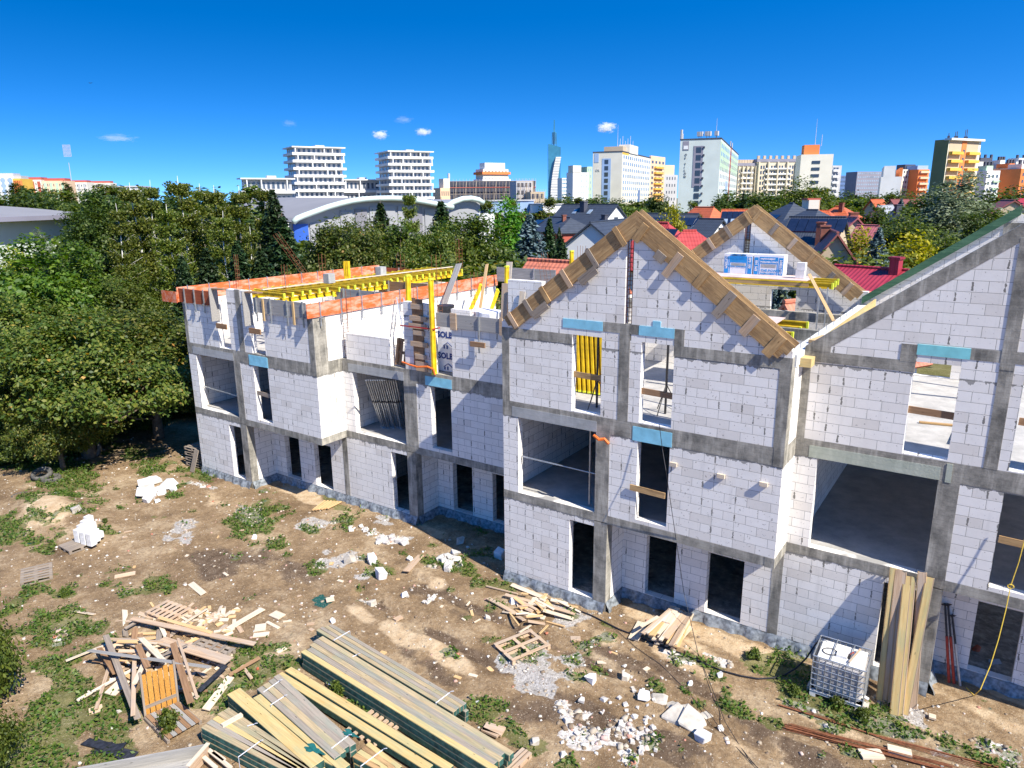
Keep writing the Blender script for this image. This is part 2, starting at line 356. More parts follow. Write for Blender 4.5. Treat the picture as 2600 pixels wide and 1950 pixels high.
L['grass']=leaf_mat('grass_blade',[(0.03,0.07,0.008),(0.06,0.12,0.015),(0.13,0.17,0.03)])
M['bark']=plain('rough_bark',(0.14,0.105,0.075),0.95,0,0.4,7)
M['birchbark']=plain('birch_bark',(0.62,0.60,0.56),0.85,0,0.2,4)
# ------------------------------------------------------------------ ground
def vnoise(x,y,s,seed=0,octs=4):
    out=np.zeros_like(x);amp=1;tot=0
    for o in range(octs):
        r=np.random.default_rng(seed+o*31); T=r.random((256,256)); fx=x/s;fy=y/s
        ix=np.floor(fx).astype(int);iy=np.floor(fy).astype(int);tx=fx-ix;ty=fy-iy;tx=tx*tx*(3-2*tx);ty=ty*ty*(3-2*ty)
        a=T[ix%256,iy%256];b=T[(ix+1)%256,iy%256];c=T[ix%256,(iy+1)%256];d=T[(ix+1)%256,(iy+1)%256]
        out+=amp*((a*(1-tx)+b*tx)*(1-ty)+(c*(1-tx)+d*tx)*ty);tot+=amp;amp*=.5;s=s/2
    return out/tot
def blobs(X,Y,lst):
    out=np.zeros_like(X)
    for (cf,px,py,rx,ry,w) in lst:
        c=Gc(cf,px,py)
        a=math.radians(-12); dx=X-c.x;dy=Y-c.y; u=dx*math.cos(a)+dy*math.sin(a);v=-dx*math.sin(a)+dy*math.cos(a)
        out=np.maximum(out,w*np.exp(-((u/rx)**2+(v/ry)**2)))
    return out
GREEN=[(g5,450,390,1.6,.9,1),(g5,660,320,1.2,1.0,1.2),(g5,560,450,2.0,.9,1),(g5,720,540,2.2,.9,.9),(g5,640,590,1.6,.7,.8),(g5,1250,650,.9,.5,1.1),(g5,1100,300,1.5,1.0,1.1),(g5,885,645,.7,.4,1),(g5,1720,655,1.2,.6,1),(g5,1600,530,.7,.5,.8),(g5,880,440,.8,.5,.9),(g5,1390,575,.6,.3,.8),(g5,1520,600,.5,.4,.9),
 (g1,430,510,2.0,.8,1),(g1,870,345,1.3,.7,1),(g1,1100,500,1.6,.7,1),(g1,330,1300,2.6,1.3,1.25),(g1,450,1260,1.4,.8,1.1),(g1,220,810,2.0,.8,.95),(g1,40,780,2,.9,1),(g1,960,1080,1.0,.6,.95),(g1,1000,250,1.2,.5,.8),(g1,400,380,4.5,1.6,1.2),(g1,150,560,1.6,.6,.8),(g1,800,240,3,1.0,1.1),(g1,0,650,1.5,.8,1),(g1,1270,390,1.6,.7,1.1),(g1,1000,350,.8,.4,.8),(g1,1310,510,.6,.4,.9),(g1,700,760,.7,.4,.8),
 (g2,500,950,2.6,1.2,1.1),(g2,750,960,1.4,.9,1.2),(g2,300,600,1.6,.8,.8),(g2,1620,600,1.2,.7,1.1),(g2,1250,800,1.0,.8,1.1),(g2,200,1100,2.5,1.6,1.1),(g2,640,1150,1.0,.6,1),(g2,1780,480,1.0,.7,1),(g2,1800,300,.5,.3,.6),(g2,820,800,.9,.5,.9),(g2,480,680,.9,.5,.8),
 (g3,560,920,1.2,.6,1.1),(g3,1420,980,.7,.5,1),(g3,1680,1175,.7,.4,1.1),(g3,1900,1290,.9,.5,1),(g3,1590,90,1.0,.5,1),(g3,130,640,.8,.8,1),(g3,900,1060,1.5,.6,.9),
 (g4,1080,640,.7,.35,1.1),(g4,740,690,.35,.25,1),(g4,750,820,.5,.3,1.1),(g4,1230,790,.7,.4,.9),(g4,1430,650,.7,.6,1.15),(g4,1650,850,.9,.5,1.2),(g4,1900,930,1.3,.6,1.3),(g4,2150,1000,1.3,.6,1.25),(g4,1020,920,.4,.3,1.1),(g4,1300,950,.5,.35,1.1),(g4,1590,1080,.35,.4,1),(g4,1450,470,1.6,.35,.9),(g4,1700,700,1.0,.5,1.1),(g4,400,380,.4,.25,.8),(g4,160,520,.2,.2,1),(g4,270,580,.2,.2,1),
 (c5,500,1430,1.0,.5,1.2),(c5,620,1370,.5,.4,1.1),(c5,980,1300,.5,.3,.8),(c5,1075,1440,.2,.12,1),(c5,1120,1500,.3,.15,.9),(c5,1080,1580,.9,.3,.9),(c5,990,1510,.25,.15,.9),(c5,1160,1320,.2,.12,.8)]
GRAV=[(g5,150,450,1.7,.9,1.1),(g5,860,385,1.3,.8,1.1),(g5,1000,585,1.9,.8,1.1),(g5,1280,400,2.0,.8,.8),(g5,1120,690,1.5,.5,.7),(g3,1790,730,1.0,.8,1.2),(g4,120,330,1.8,1.0,.9),(g4,60,560,1.2,.8,.8),(g3,2100,420,1.4,.8,.8),(c5,850,1400,1.6,.5,1),(c5,700,1480,1.5,.5,.7),(g1,1300,460,1.3,.5,.7),(g4,420,250,.8,.5,.8),(g1,1550,620,1.6,.6,.7)]
SAND=[(g4,900,480,2.2,.5,.9),(g4,1500,560,1.5,.4,.8),(g5,1500,420,2.2,.5,.8),(g5,1050,250,1.6,.5,.9),(c5,1100,1350,2.0,.5,.9),(g4,350,450,1.4,.6,.8),(g5,300,250,2.5,.7,.7),(g4,1200,490,1.7,.6,1.2),(g4,620,290,1.0,.6,1.1),(g5,800,225,2.0,.6,1.2),(g3,600,300,1.0,.4,1.0),(g3,850,430,1.4,.5,1.0),(g3,1200,590,1.6,.4,1.0),(g1,300,620,3.5,1.4,.8),(g4,900,620,2.5,.5,.7),(g4,1250,1200,3.0,.5,.8),(c5,1250,1290,1.8,.4,.8),(g5,1500,700,2.0,.7,.6),(g1,1100,150,3,1.2,.5),(g4,1900,1050,2,.35,.7)]
DARK=[(g4,500,630,2.2,.5,1.0),(g4,900,760,2.0,.45,1),(g4,300,1050,1.6,.7,1),(g4,900,1200,1.6,.5,.9),(g3,1100,700,2.5,.5,.8),(g5,700,650,3.5,1.3,.9),(g5,300,620,2.5,.9,.9),(g3,1900,1000,1.6,1.0,.8),(g4,1700,1250,2.0,.5,.9),(g3,1000,150,3.0,.6,.7),(g1,1300,900,3,1.2,.8)]
DUST=[(g4,560,1100,.9,.45,.8),(g4,480,1270,1.0,.45,.7),(g4,130,970,.7,.4,1.0),(g5,1300,490,1.0,.5,1.0),(g5,1450,395,1.4,.5,.9),(g5,1180,430,1.0,.4,.8),(g5,1650,600,.9,.4,.9),(g3,2100,1130,.9,.6,1.0),(g4,1150,640,.9,.3,.8),(g1,1250,450,1.2,.5,.9),(g3,850,90,.8,.3,.7),(g3,640,200,.8,.3,.6),(g1,380,1400,.9,.4,.8),(g1,620,690,.3,.2,.9),(g4,820,560,2.0,.35,.75),(g4,1150,610,1.3,.3,.9),(g4,1600,900,1.2,.3,.7),(c5,950,1420,1.8,.4,.7),(g5,1600,680,1.2,.5,.6)]
TEAL=[(g3,330,200,.7,.4,1.1),(g3,200,190,.8,.25,.7)]
def masks(X,Y):
    n1=vnoise(X+200,Y+200,1.1,3); n2=vnoise(X+200,Y+200,.5,9); n3=vnoise(X+200,Y+200,3.0,21)
    def sm(v,a,b): t=np.clip((v-a)/(b-a),0,1); return t*t*(3-2*t)
    gr=sm(blobs(X,Y,GREEN)+(n1-.5)*1.7+(n2-.5)*1.9,.6,.8)
    bk=sm(n3+(n1-.5)*.8+(n2-.5)*1.2,.80,.9)*.7*(X<-4)
    away=np.maximum(sm(-X,36,40),sm(Y,30.5,33)); away=np.maximum(away,sm(-Y,-3,1)*0)
    gr=np.maximum(np.maximum(gr,bk),away)
    ga=sm(blobs(X,Y,GRAV)*.8+(n1-.5)*1.5+(n2-.5)*1.2,.42,.8)
    sa=sm(blobs(X,Y,SAND)+(n1-.5)*.9,.4,.85)
    rut=sum(np.exp(-(((Y-(q_+(X+2.0)*-.10)))/.3)**2) for q_ in (12.9,14.6))*(X>-15)*(X<1)
    dk=sm(np.maximum(blobs(X,Y,DARK),rut*.8)+(n1-.5)*1.1+(n2-.5)*.5,.4,.85)
    du=sm(blobs(X,Y,DUST)+(n1-.5)*.8+(n2-.5)*1.3,.62,.8)
    te=sm(blobs(X,Y,TEAL)+(n2-.5)*1.8,.6,.8)
    return gr,ga,sa,dk,te,du
def gheight(X,Y):
    h=(vnoise(X+200,Y+200,2.2,5)-.5)*.16+(vnoise(X+200,Y+200,.5,6)-.5)*.05
    # wheel ruts running past the timber
    for (ax_,ay_) in ((-2.0,12.9),(-2.0,14.6)):
        d=(Y-(ay_+(X-ax_)*-.10)); h-=.10*np.exp(-(d/.26)**2)*(X>-16)
        h+=.06*np.exp(-((d-.45)/.18)**2)*(X>-16)+.04*np.exp(-((d+.42)/.16)**2)*(X>-16)
    c=Gc(g1,330,620); h+=.55*np.exp(-(((X-c.x)/3.0)**2+((Y-c.y)/1.1)**2))
    bl=np.clip((17.3-Y)/1.5,0,1); bl=np.where(X<-13,np.clip((18.5-Y)/1.5,0,1),bl); h=h*np.where(Y<32,bl,1)
    far=np.clip((np.hypot(X,Y-15)-60)/60,0,1)
    return GZ+h*(1-far)
def axis_pts(lo,hi,step,far):
    a=list(np.arange(lo,hi+1e-6,step)); v=hi;s=step
    while v<far: s*=1.25; v+=s; a.append(v)
    v=lo;s=step;b=[]
    while v>-far: s*=1.25; v-=s; b.append(v)
    return np.array(b[::-1]+a)
xs=axis_pts(-40,4,0.14,7000); ys=axis_pts(3,21,0.14,7000)
XX,YY=np.meshgrid(xs,ys,indexing='ij'); HH=gheight(XX,YY)
nx,ny=XX.shape
co=np.stack([XX.ravel(),YY.ravel(),HH.ravel()],1)
ii,jj=np.meshgrid(np.arange(nx-1),np.arange(ny-1),indexing='ij'); a=(ii*ny+jj).ravel()
fc=np.stack([a,a+ny,a+ny+1,a+1],1)
gr,ga,sa,dk,te,du=[m_.ravel() for m_ in masks(XX,YY)]
one=np.ones_like(gr)
n=NT('soil',0.97,0.12); p=n.pos()
m1=n.t.nodes.new('ShaderNodeVertexColor'); m1.layer_name='maska'; m2=n.t.nodes.new('ShaderNodeVertexColor'); m2.layer_name='maskb'
ma=n.t.nodes.new('ShaderNodeSeparateColor'); n.set(ma.inputs[0],m1.outputs[0]); mb=n.t.nodes.new('ShaderNodeSeparateColor'); n.set(mb.inputs[0],m2.outputs[0])
fine=n.math('SUBTRACT',n.noise(5.5,7,p,0.78),0.5)
def crisp(v,k=1.5,a=0.38,b=0.58): return n.ramp(n.math('ADD',v,n.math('MULTIPLY',fine,k)),[(a,(0,0,0)),(b,(1,1,1))])
mA=[crisp(ma.outputs[0],1.6,.4,.55),crisp(ma.outputs[1],2.0,.45,.6),crisp(ma.outputs[2],1.2,.3,.75)]; mB=[crisp(mb.outputs[0],1.4,.3,.75),crisp(mb.outputs[1],2.6,.5,.62),crisp(mb.outputs[2],2.2,.48,.6)]
soil=n.ramp(n.noise(0.55,10,p,0.75),[(0.32,(0.115,0.072,0.038)),(0.5,(0.275,0.188,0.105)),(0.66,(0.47,0.36,0.23))])
soil=n.mix(n.math('MULTIPLY',n.ramp(n.noise(7,4,p,0.6),[(0.45,(0,0,0)),(0.6,(1,1,1))]),0.35),soil,(0.12,0.075,0.045))
soil=n.mix(mB[0],soil,n.ramp(n.noise(4,4,p),[(0.3,(0.085,0.055,0.034)),(0.7,(0.17,0.12,0.08))]))
soil=n.mix(mA[2],soil,n.ramp(n.noise(3,5,p,0.65),[(0.3,(0.40,0.27,0.15)),(0.7,(0.60,0.47,0.31))]))
grv=n.ramp(n.n('ShaderNodeTexVoronoi',out=1,Vector=p,Scale=22.0),[(0.0,(0.24,0.225,0.21)),(1.0,(0.58,0.56,0.53))])
soil=n.mix(n.math('MULTIPLY',mA[0],0.85),soil,grv)
dst=n.ramp(n.n('ShaderNodeTexVoronoi',out=1,Vector=p,Scale=16.0),[(0.0,(0.42,0.37,0.32)),(1.0,(0.80,0.79,0.77))])
soil=n.mix(n.math('MULTIPLY',mB[2],0.85),soil,dst)
peb=n.n('ShaderNodeTexVoronoi',out=0,Vector=p,Scale=7.0); pr_=n.n('ShaderNodeTexVoronoi',out=1,Vector=p,Scale=7.0)
sel=n.math('MULTIPLY',n.math('LESS_THAN',peb,0.13),n.math('GREATER_THAN',n.xyz(pr_)[0],0.72))
soil=n.mix(n.math('MULTIPLY',sel,0.6),soil,(0.52,0.46,0.38))
gcol=n.ramp(n.noise(2.0,6,p,0.7),[(0.3,(0.05,0.07,0.015)),(0.55,(0.10,0.125,0.03)),(0.75,(0.2,0.18,0.07))])
soil=n.mix(n.math('MULTIPLY',mA[1],0.7),soil,gcol)
soil=n.mix(mB[1],soil,(0.012,0.085,0.075))
soil=n.mix(n.ramp(n.noise(13,6,p,0.75),[(0.52,(0,0,0)),(0.68,(.5,.5,.5))]),soil,(0.07,0.047,0.028))
soil=n.mix(n.ramp(n.noise(19,5,n.scale(p,(1.0,1.3,1.0)),0.7),[(0.58,(0,0,0)),(0.66,(.7,.7,.7))]),soil,(0.5,0.42,0.31))
n.bump(n.math('ADD',n.noise(5,8,p,0.72),n.math('MULTIPLY',n.noise(34,3,p),0.3)),0.85,0.07)
M['soil']=n.col(soil)
go=npmesh('ground',co,fc,M['soil'],attr={'maska':np.stack([ga,gr,sa,one],1),'maskb':np.stack([dk,te,du,one],1)},smooth=True)
tag(go,'brown churned building-site soil with weeds, gravel and tyre ruts','ground',kind='structure')
def gh(x,y): return float(gheight(np.array([float(x)]),np.array([float(y)]))[0])
# ground greenery and rubble that nobody could count
def leaf_cards(P,size,rng,up=0.6,aspect=1.6,spread=None):
    "numpy: folded leaf quads at points P -> co, faces"
    N=len(P); s=size*(0.6+0.8*rng.random(N))[:,None] if np.isscalar(size) else size[:,None]
    nrm=rng.normal(size=(N,3)); nrm[:,2]=np.abs(nrm[:,2])+up
    if spread is not None: nrm+=spread
    nrm/=np.linalg.norm(nrm,axis=1)[:,None]
    t=rng.normal(size=(N,3)); t-=nrm*(t*nrm).sum(1)[:,None]; t/=np.linalg.norm(t,axis=1)[:,None]; b=np.cross(nrm,t)
    co=np.stack([P-t*s*aspect*.5,P+b*s*.5+nrm*s*.12,P+t*s*aspect*.5,P-b*s*.5+nrm*s*.12],1).reshape(-1,3)
    fc=np.arange(N*4).reshape(-1,4); return co,fc
rg=np.random.default_rng(5)
N=420000; px=rg.uniform(-40,3,N); py=rg.uniform(2.5,20,N)
g_,ga_,_,_,_,du_=masks(px,py)
dens=vnoise(px+200,py+200,.35,77,2)
keep=(g_>0.35)&(rg.random(N)<0.55*g_)&(dens>.36); keep&=~((py>18.8)&(px>-4))&~((py>17.5)&(px<-4)&(px>-12.5))&~((py>17.8)&(px<-21))
px=px[keep];py=py[keep];hz=gheight(px,py)+rg.random(len(px))**2*.16*(.4+dens[keep])
co,fc=leaf_cards(np.stack([px,py,hz],1),0.052,rg,0.5,2.0)
o=npmesh('weeds',co,fc,L['grass']); tag(o,'low green weeds and grass in patches on the site soil','weeds',kind='stuff')
def rocks(P,S,rng,flat=.6):
    base=np.array([(-1,-1,-1),(1,-1,-1),(1,1,-1),(-1,1,-1),(-1,-1,1),(1,-1,1),(1,1,1),(-1,1,1)])*.5
    N=len(P); v=base[None]*(1+.5*(rng.random((N,8,3))-.5)); v[:,4:,:2]*=.75
    th=rng.random(N)*6.28; c,s=np.cos(th),np.sin(th)
    x=v[...,0]*c[:,None]*1.3-v[...,1]*s[:,None]; y=v[...,0]*s[:,None]*1.3+v[...,1]*c[:,None]
    v=np.stack([x,y,v[...,2]*flat],2)*S[:,None,None]+P[:,None]
    f=np.array([(3,2,1,0),(4,5,6,7),(0,1,5,4),(1,2,6,5),(2,3,7,6),(3,0,4,7)])
    return v.reshape(-1,3),(np.arange(N)[:,None,None]*8+f[None]).reshape(-1,4)
n=NT('pebbles',0.9,0.2); g=n.t.nodes.new('ShaderNodeNewGeometry')
M['peb']=n.col(n.ramp(g.outputs['Random Per Island'],[(0,(0.17,0.12,0.08)),(0.3,(0.32,0.26,0.19)),(0.66,(0.46,0.41,0.34)),(0.86,(0.66,0.63,0.58)),(0.965,(0.40,0.15,0.09)),(1,(0.72,0.70,0.68))]))
N=60000; px=rg.uniform(-38,3,N); py=rg.uniform(2.5,19,N); g_,ga_,_,dk_,_,du_=masks(px,py)
keep=rg.random(N)<np.clip(.10+.5*ga_+.8*du_+.12*dk_-.1*g_,0,1); px=px[keep];py=py[keep];du_=du_[keep]
S=0.012+0.05*rg.random(len(px))**3*(1+du_)
co,fc=rocks(np.stack([px,py,gheight(px,py)+S*.15],1),S*1.4,rg); o=npmesh('rubble',co,fc,M['peb']); tag(o,'small stones, mortar crumbs and chips scattered over the soil','rubble',kind='stuff')
# ------------------------------------------------------------------ the unfinished terrace
T=0.24
def foil(parent,pts):
    b=MB(); rr=random.Random(len(pts)*7+int(abs(pts[0][0])*10))
    for k in range(len(pts)-1):
        p=Vector(pts[k]);q=Vector(pts[k+1]);d=q-p;L_=d.length;nn=max(2,int(L_/.12));nrm=Vector((d.y,-d.x,0)).normalized()
        rows=[]
        for i in range(nn+1):
            b0=p+d*(i/nn); w=.05*math.sin(i*1.3+k)+rr.uniform(-.02,.02)
            rows.append([b0+nrm*.012+Vector((0,0,.0+w*.3)),b0+nrm*(.05+w*.5)+Vector((0,0,-.08)),b0+nrm*(.09+w)+Vector((0,0,-.2)),b0+nrm*(.13+w)+Vector((0,0,-.31))])
        n0=len(b.v)
        for r_ in rows: b.v+= [tuple(v) for v in r_]
        for i in range(nn):
            for j in range(3): b.f.append((n0+i*4+j,n0+(i+1)*4+j,n0+(i+1)*4+j+1,n0+i*4+j+1))
    return b.build('foil',M['foil'],parent,True)
def unit(label,X0,W,Y,rec,Yr,kind,light='conc2',loc_extra=None):
    X1=X0+W; H=empty('unfinished_house',(X0,Y,0),label,'house shell','shells of the unfinished terrace')
    P=lambda b,nm,mt: b.build(nm,M[mt],H)
    e=.006
    z1,z2,z3=2.86,5.83,8.12
    # ground floor
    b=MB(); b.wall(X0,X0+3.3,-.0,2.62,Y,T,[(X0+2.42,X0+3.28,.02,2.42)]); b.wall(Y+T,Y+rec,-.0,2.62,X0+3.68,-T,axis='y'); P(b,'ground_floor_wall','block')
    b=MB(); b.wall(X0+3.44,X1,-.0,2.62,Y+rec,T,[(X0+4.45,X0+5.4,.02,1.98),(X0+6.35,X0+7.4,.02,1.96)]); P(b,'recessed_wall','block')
    b=MB(); b.box(X0+3.26,X0+3.68+e,Y-e,Y+.34,-.3,2.62); P(b,'column','conc')
    b=MB(); b.box(X1-.3,X1-.02,Y+rec-e,Y+rec+.1,-.0,2.62); P(b,'column','conc')
    b=MB(); b.box(X0+.01,X0+3.66,Y+.03,Y+rec+.04,-.28,.0-.012); b.box(X0+.01,X1-.01,Y+rec+.04,Yr-.03,-.28,.0-.012); P(b,'base_slab','conc')  # darker concrete puts the rooms' deep shade into the floor colour
    foil(H,[(X0,Y,0),(X0+3.68,Y,0),(X0+3.68,Y+rec,0),(X1,Y+rec,0)])
    # interior cross walls keep the rooms dark
    b=MB(); b.wall(X0+T,X1-.02,0,2.6,Y+6.9,.12,[]); b.wall(X0+T,X1-.02,z1,5.55,Y+7.2,.12,[]); P(b,'partition_wall','block')
    # slabs
    b=MB(); b.box(X0+.02,X1-.02,Y+.02,Yr-.02,2.62,z1-.005); P(b,'floor_slab','floor')
    b=MB(); b.box(X0+.02,X1-.02,Y+.02,Yr-.02,5.56,z2-.005); P(b,'floor_slab','floor')
    # ring beams
    b=MB(); b.box(X0-e,X1+e,Y-e,Y+T+e,2.60,z1); b.box(X1-T,X1+e*2,Y-e*2,Y+rec,2.585,z1+.002); P(b,'ring_beam','conc')
    # first floor front
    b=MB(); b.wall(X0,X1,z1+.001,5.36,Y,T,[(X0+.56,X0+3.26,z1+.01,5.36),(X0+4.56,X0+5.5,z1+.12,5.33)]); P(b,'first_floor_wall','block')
    b=MB(); b.box(X0+3.26,X0+3.70,Y-e*1.5,Y+.3,z1+.002,5.36); P(b,'column','conc')
    b=MB(); b.box(X0+.35,X0+3.28,Y-.012,Y+T+.01,5.36,5.68); P(b,'loggia_beam',light)
    b=MB(); b.box(X0-e,X0+.35,Y-e,Y+T,5.36,z2); b.box(X0+.35,X0+3.28,Y-e,Y+T,5.68,z2); b.box(X0+3.28,X1+e,Y-e,Y+T+e,5.36,z2); b.box(X1-T,X1+e*2,Y-e*2,Y+rec+1.0,5.355,z2+.002); P(b,'ring_beam','conc')
    if kind in('front','gable'):
        b=MB(); b.box(X0+4.4,X0+5.55,Y-.016,Y+.1,5.33,5.74); P(b,'insulated_lintel','blue')
    # party walls and rear
    top=z3-.02 if kind!='front' else 7.66
    b=MB(); b.wall(Y+T+.002,Yr-T-.002,0,2.6,X0,T,axis='y'); b.wall(Y+T+.002,Yr-T-.002,z1,5.55,X0,T,axis='y'); P(b,'party_wall','block')
    if kind!='back': b=MB(); b.wall(Y+T+.002,Yr-T-.002,z2,top-.002,X0,T,axis='y'); P(b,'party_wall','block')
    if kind=='front' or True:
        b=MB(); b.wall(Y+T+.002,Y+rec,z1+.002,5.355,X1,-T,axis='y'); P(b,'bay_side_wall','block')
    b=MB(); b.wall(X0,X1,0,2.6,Yr-T,T,[]); b.wall(X0,X1,z1,5.55,Yr-T,T,[]); P(b,'rear_wall','block')  # left without openings to keep daylight out of the lower rooms
    return H
U1=unit('leftmost grey block house shell, its roof still ringed by orange formwork',-29.72,8.44,17.83,1.29,29.6,'front')
U2=unit('set-back block house shell with a low terrace parapet, left of the gabled one',-21.28,8.83,19.12,1.25,29.6,'back')
U3=unit('block house shell whose front gable carries pale wooden board formwork',-12.45,8.45,17.61,1.16,28.1,'gable')
U4=unit('rightmost house shell with bare concrete sloping gable beam and green rafter',-4.0,8.45,18.77,1.16,28.1,'gable2','green_panel')
def part(H,nm,mt,fn,**k):
    b=MB(); fn(b); return b.build(nm,M[mt],H,**k)
# U1 second floor
X0=-29.72;Y=17.83
part(U1,'second_floor_wall','block',lambda b:(b.wall(X0,-26.5,5.832,7.66,Y,T,[(-27.3,-26.49,5.84,9)]),b.wall(-26.5,-25.1,5.832,8.38,Y,T),b.wall(-24.25,-21.28,5.832,7.60,Y,T)))
part(U1,'column','conc',lambda b:b.box(-25.92,-25.58,Y-.008,Y+.1,5.835,8.40))
part(U1,'column','conc',lambda b:b.box(X0-.01,X0+.2,Y-.008,Y+.3,5.36,7.66))
part(U1,'column','conc',lambda b:b.box(-21.58,-21.27,Y-.01,Y+.62,5.835,7.64))
part(U1,'side_wall','block',lambda b:b.wall(Y+T+.002,29.36,5.834,7.62,-21.28,-T,[(24.4,25.6,5.84,7.0)],axis='y'))
part(U1,'rear_wall','block',lambda b:b.wall(X0,-21.3,5.832,7.62,29.36,T,[(-28,-27,5.84,7.2),(-24.5,-23,5.84,7.2)]))
part(U1,'inner_wall','block',lambda b:b.wall(-25.2,-21.6,5.832,7.5,21.9,.2,[(-24.4,-23.5,5.84,7.2)]))
part(U1,'inner_wall','block',lambda b:b.wall(-29.4,-25.5,5.832,7.3,25.4,.2,[(-27.4,-26.5,5.84,7.2)]))
part(U1,'insulated_lintel','blue',lambda b:b.box(X0+4.35,X0+5.5,Y-.02,Y+.05,5.335,5.76))
# U2 second floor
X0=-21.28;Y=19.12
part(U2,'parapet_wall','block',lambda b:b.wall(-20.98,-18.62,5.832,6.88,Y,T))
part(U2,'wall_pier','block',lambda b:b.wall(-17.88,-16.5,5.832,8.32,Y,T))
part(U2,'second_floor_wall','block',lambda b:b.wall(-15.66,-12.46,5.832,7.60,Y,T))
part(U2,'column','conc',lambda b:b.box(-17.9,-17.4,Y-.01,Y+.3,2.87,5.36))
part(U2,'terrace_wall','block',lambda b:b.wall(-19.0,-18.0,5.832,7.45,23.2,T))
part(U2,'terrace_wall','block',lambda b:b.wall(-16.0,-12.46,5.832,7.9,27.6,T,[(-15,-14,5.84,7.4)]))
part(U2,'corner_wall','block',lambda b:b.wall(-14.5,-13.1,5.832,9.12,20.9,T))
part(U2,'insulated_lintel','blue',lambda b:b.box(-16.95,-15.72,Y-.012,Y+.05,5.36,5.7))
part(U2,'blocked_column','conc',lambda b:b.box(-15.66,-15.45,Y+.02,Y+.5,5.835,6.6))
# gables
def gable(H,X0,X1,xr,Y,slit=None,cut=0.0,name='gable_wall',th=T,zr=11.5):
    S=0.742; f=lambda x: zr-S*abs(x-xr)-cut
    b=MB()
    z=8.121
    L_=[X0,(slit[0] if slit else xr)]; R_=[(slit[1] if slit else xr),X1]
    b.prism([(L_[0],Y,z),(L_[1],Y,z),(L_[1],Y,f(L_[1])),(L_[0],Y,f(L_[0]))],(0,th,0))
    pts=[(R_[0],Y,z),(R_[1],Y,z),(R_[1],Y,f(R_[1]))]
    if slit and R_[0]<xr: pts+=[(xr,Y,f(xr))]
    pts+=[(R_[0],Y,f(R_[0]))]
    b.prism(pts,(0,th,0))
    return b.build(name,M['block'],H)
def second(H,X0,X1,Y):
    ops=[(X0+2.44,X0+3.38,5.87,8.3),(X0+4.57,X0+5.5,5.87,8.3)]
    part(H,'second_floor_wall','block',lambda b:b.wall(X0,X1,5.832,8.12,Y,T,ops))
X0=-12.45;X1=-4.0;Y=17.61
second(U3,X0,X1,Y)
gable(U3,X0,X1,-8.22,Y,(-8.41,-8.19),.08)
part(U3,'column','conc',lambda b:b.box(X0-.006,X0+.26,Y-.008,Y+.2,5.835,7.84))
part(U3,'column','conc',lambda b:b.box(-8.54,-8.22,Y-.008,Y+.1,5.835,8.3))
part(U3,'column','conc',lambda b:b.box(-4.27,-3.99,Y-.008,Y+.35,5.835,7.84))
part(U3,'ring_beam','conc',lambda b:(b.box(X0-.006,-10.02,Y-.008,Y+.1,7.84,8.12),b.box(-9.05,-7.95,Y-.008,Y+.1,8.3,8.57),b.box(-6.97,-6.7,Y-.008,Y+.1,7.84,8.56),b.box(-6.7,-3.985,Y-.008,Y+.2,7.84,8.125)))
part(U3,'insulated_lintel','blue',lambda b:b.box(-10.32,-9.05,Y-.014,Y+.1,8.3,8.56))
part(U3,'insulated_lintel','blue',lambda b:(b.box(-7.97,-6.97,Y-.014,Y+.1,8.3,8.56),b.box(-7.58,-7.36,Y-.014,Y+.1,8.56,8.72)))
part(U3,'party_ledge','concw',lambda b:(b.box(-4.26,-3.98,Y+.36,27.85,7.84,8.14)))  # white tone paints the ledge's sunlit look into its colour
part(U3,'side_wall','block',lambda b:b.wall(Y+T+.002,27.85,5.834,7.84,-4.0,-T,axis='y'))
part(U3,'rear_wall','block',lambda b:b.wall(X0,X1,5.832,8.6,27.86,T,[(-7.3,-6.4,5.84,8.5),(-10.6,-9.7,5.84,8.2)]))
b=MB(); S_=.742; f3=lambda x:11.42-S_*abs(x+8.14)
b.prism([(X0,27.86,8.601),(-8.47,27.86,8.601),(-8.47,27.86,f3(-8.47)),(X0+.32,27.86,8.66)],(0,T,0)); b.prism([(-8.22,27.86,8.601),(-4.3,27.86,8.601),(-8.14,27.86,f3(-8.14)),(-8.22,27.86,f3(-8.22))],(0,T,0)); b.build('rear_gable_wall',M['block'],U3)
part(U3,'roof_beam','concw',lambda b:b.box(-8.75,-8.4,21.5,27.0,8.05,8.5))
part(U3,'cross_beam','conc',lambda b:(b.box(X0+.2,-4.27,25.2,25.44,7.8,8.1),b.box(-7.0,-4.27,22.0,22.2,7.75,8.08)))
part(U3,'inner_wall','block',lambda b:b.wall(-7.0,-4.27,5.832,7.75,22.0,.2))
part(U3,'inner_wall','block',lambda b:b.wall(X0+.3,-7.0,5.832,7.8,25.2,.2,[(-9.5,-8.5,5.84,7.6)]))
def rebar_cage(name,p0,p1,w,parent=None,n=4,step=.18,r=.008,label=None,group='rebar cages'):
    p0=Vector(p0);p1=Vector(p1);d=p1-p0;L_=d.length;b=MB()
    dn=d.normalized();a=Vector((1,0,0))-dn*dn.x;a.normalize();c=dn.cross(a)
    cs=[a*(w/2)+c*(w/2),a*(-w/2)+c*(w/2),a*(-w/2)-c*(w/2),a*(w/2)-c*(w/2)]
    for q in cs: b.tube([p0+q,p1+q],r,4,caps=False)
    k=int(L_*.8/step)
    for i in range(k):
        q=p0+dn*(step*(i+.5)); b.tube([q+x*.98 for x in cs]+[q+cs[0]*.98],r*.6,3,caps=False)
    o=b.build(name,M['rust'],parent)
    if label: tag(o,label,'rebar cage',group)
    return o
rebar_cage('rebar_cage',(-8.30,17.74,8.58),(-8.30,17.74,11.2),.15,U3,step=.12,r=.011)
rebar_cage('rebar_cage',(-8.345,27.98,8.6),(-8.345,27.98,11.2),.15,U3,step=.1,r=.012)
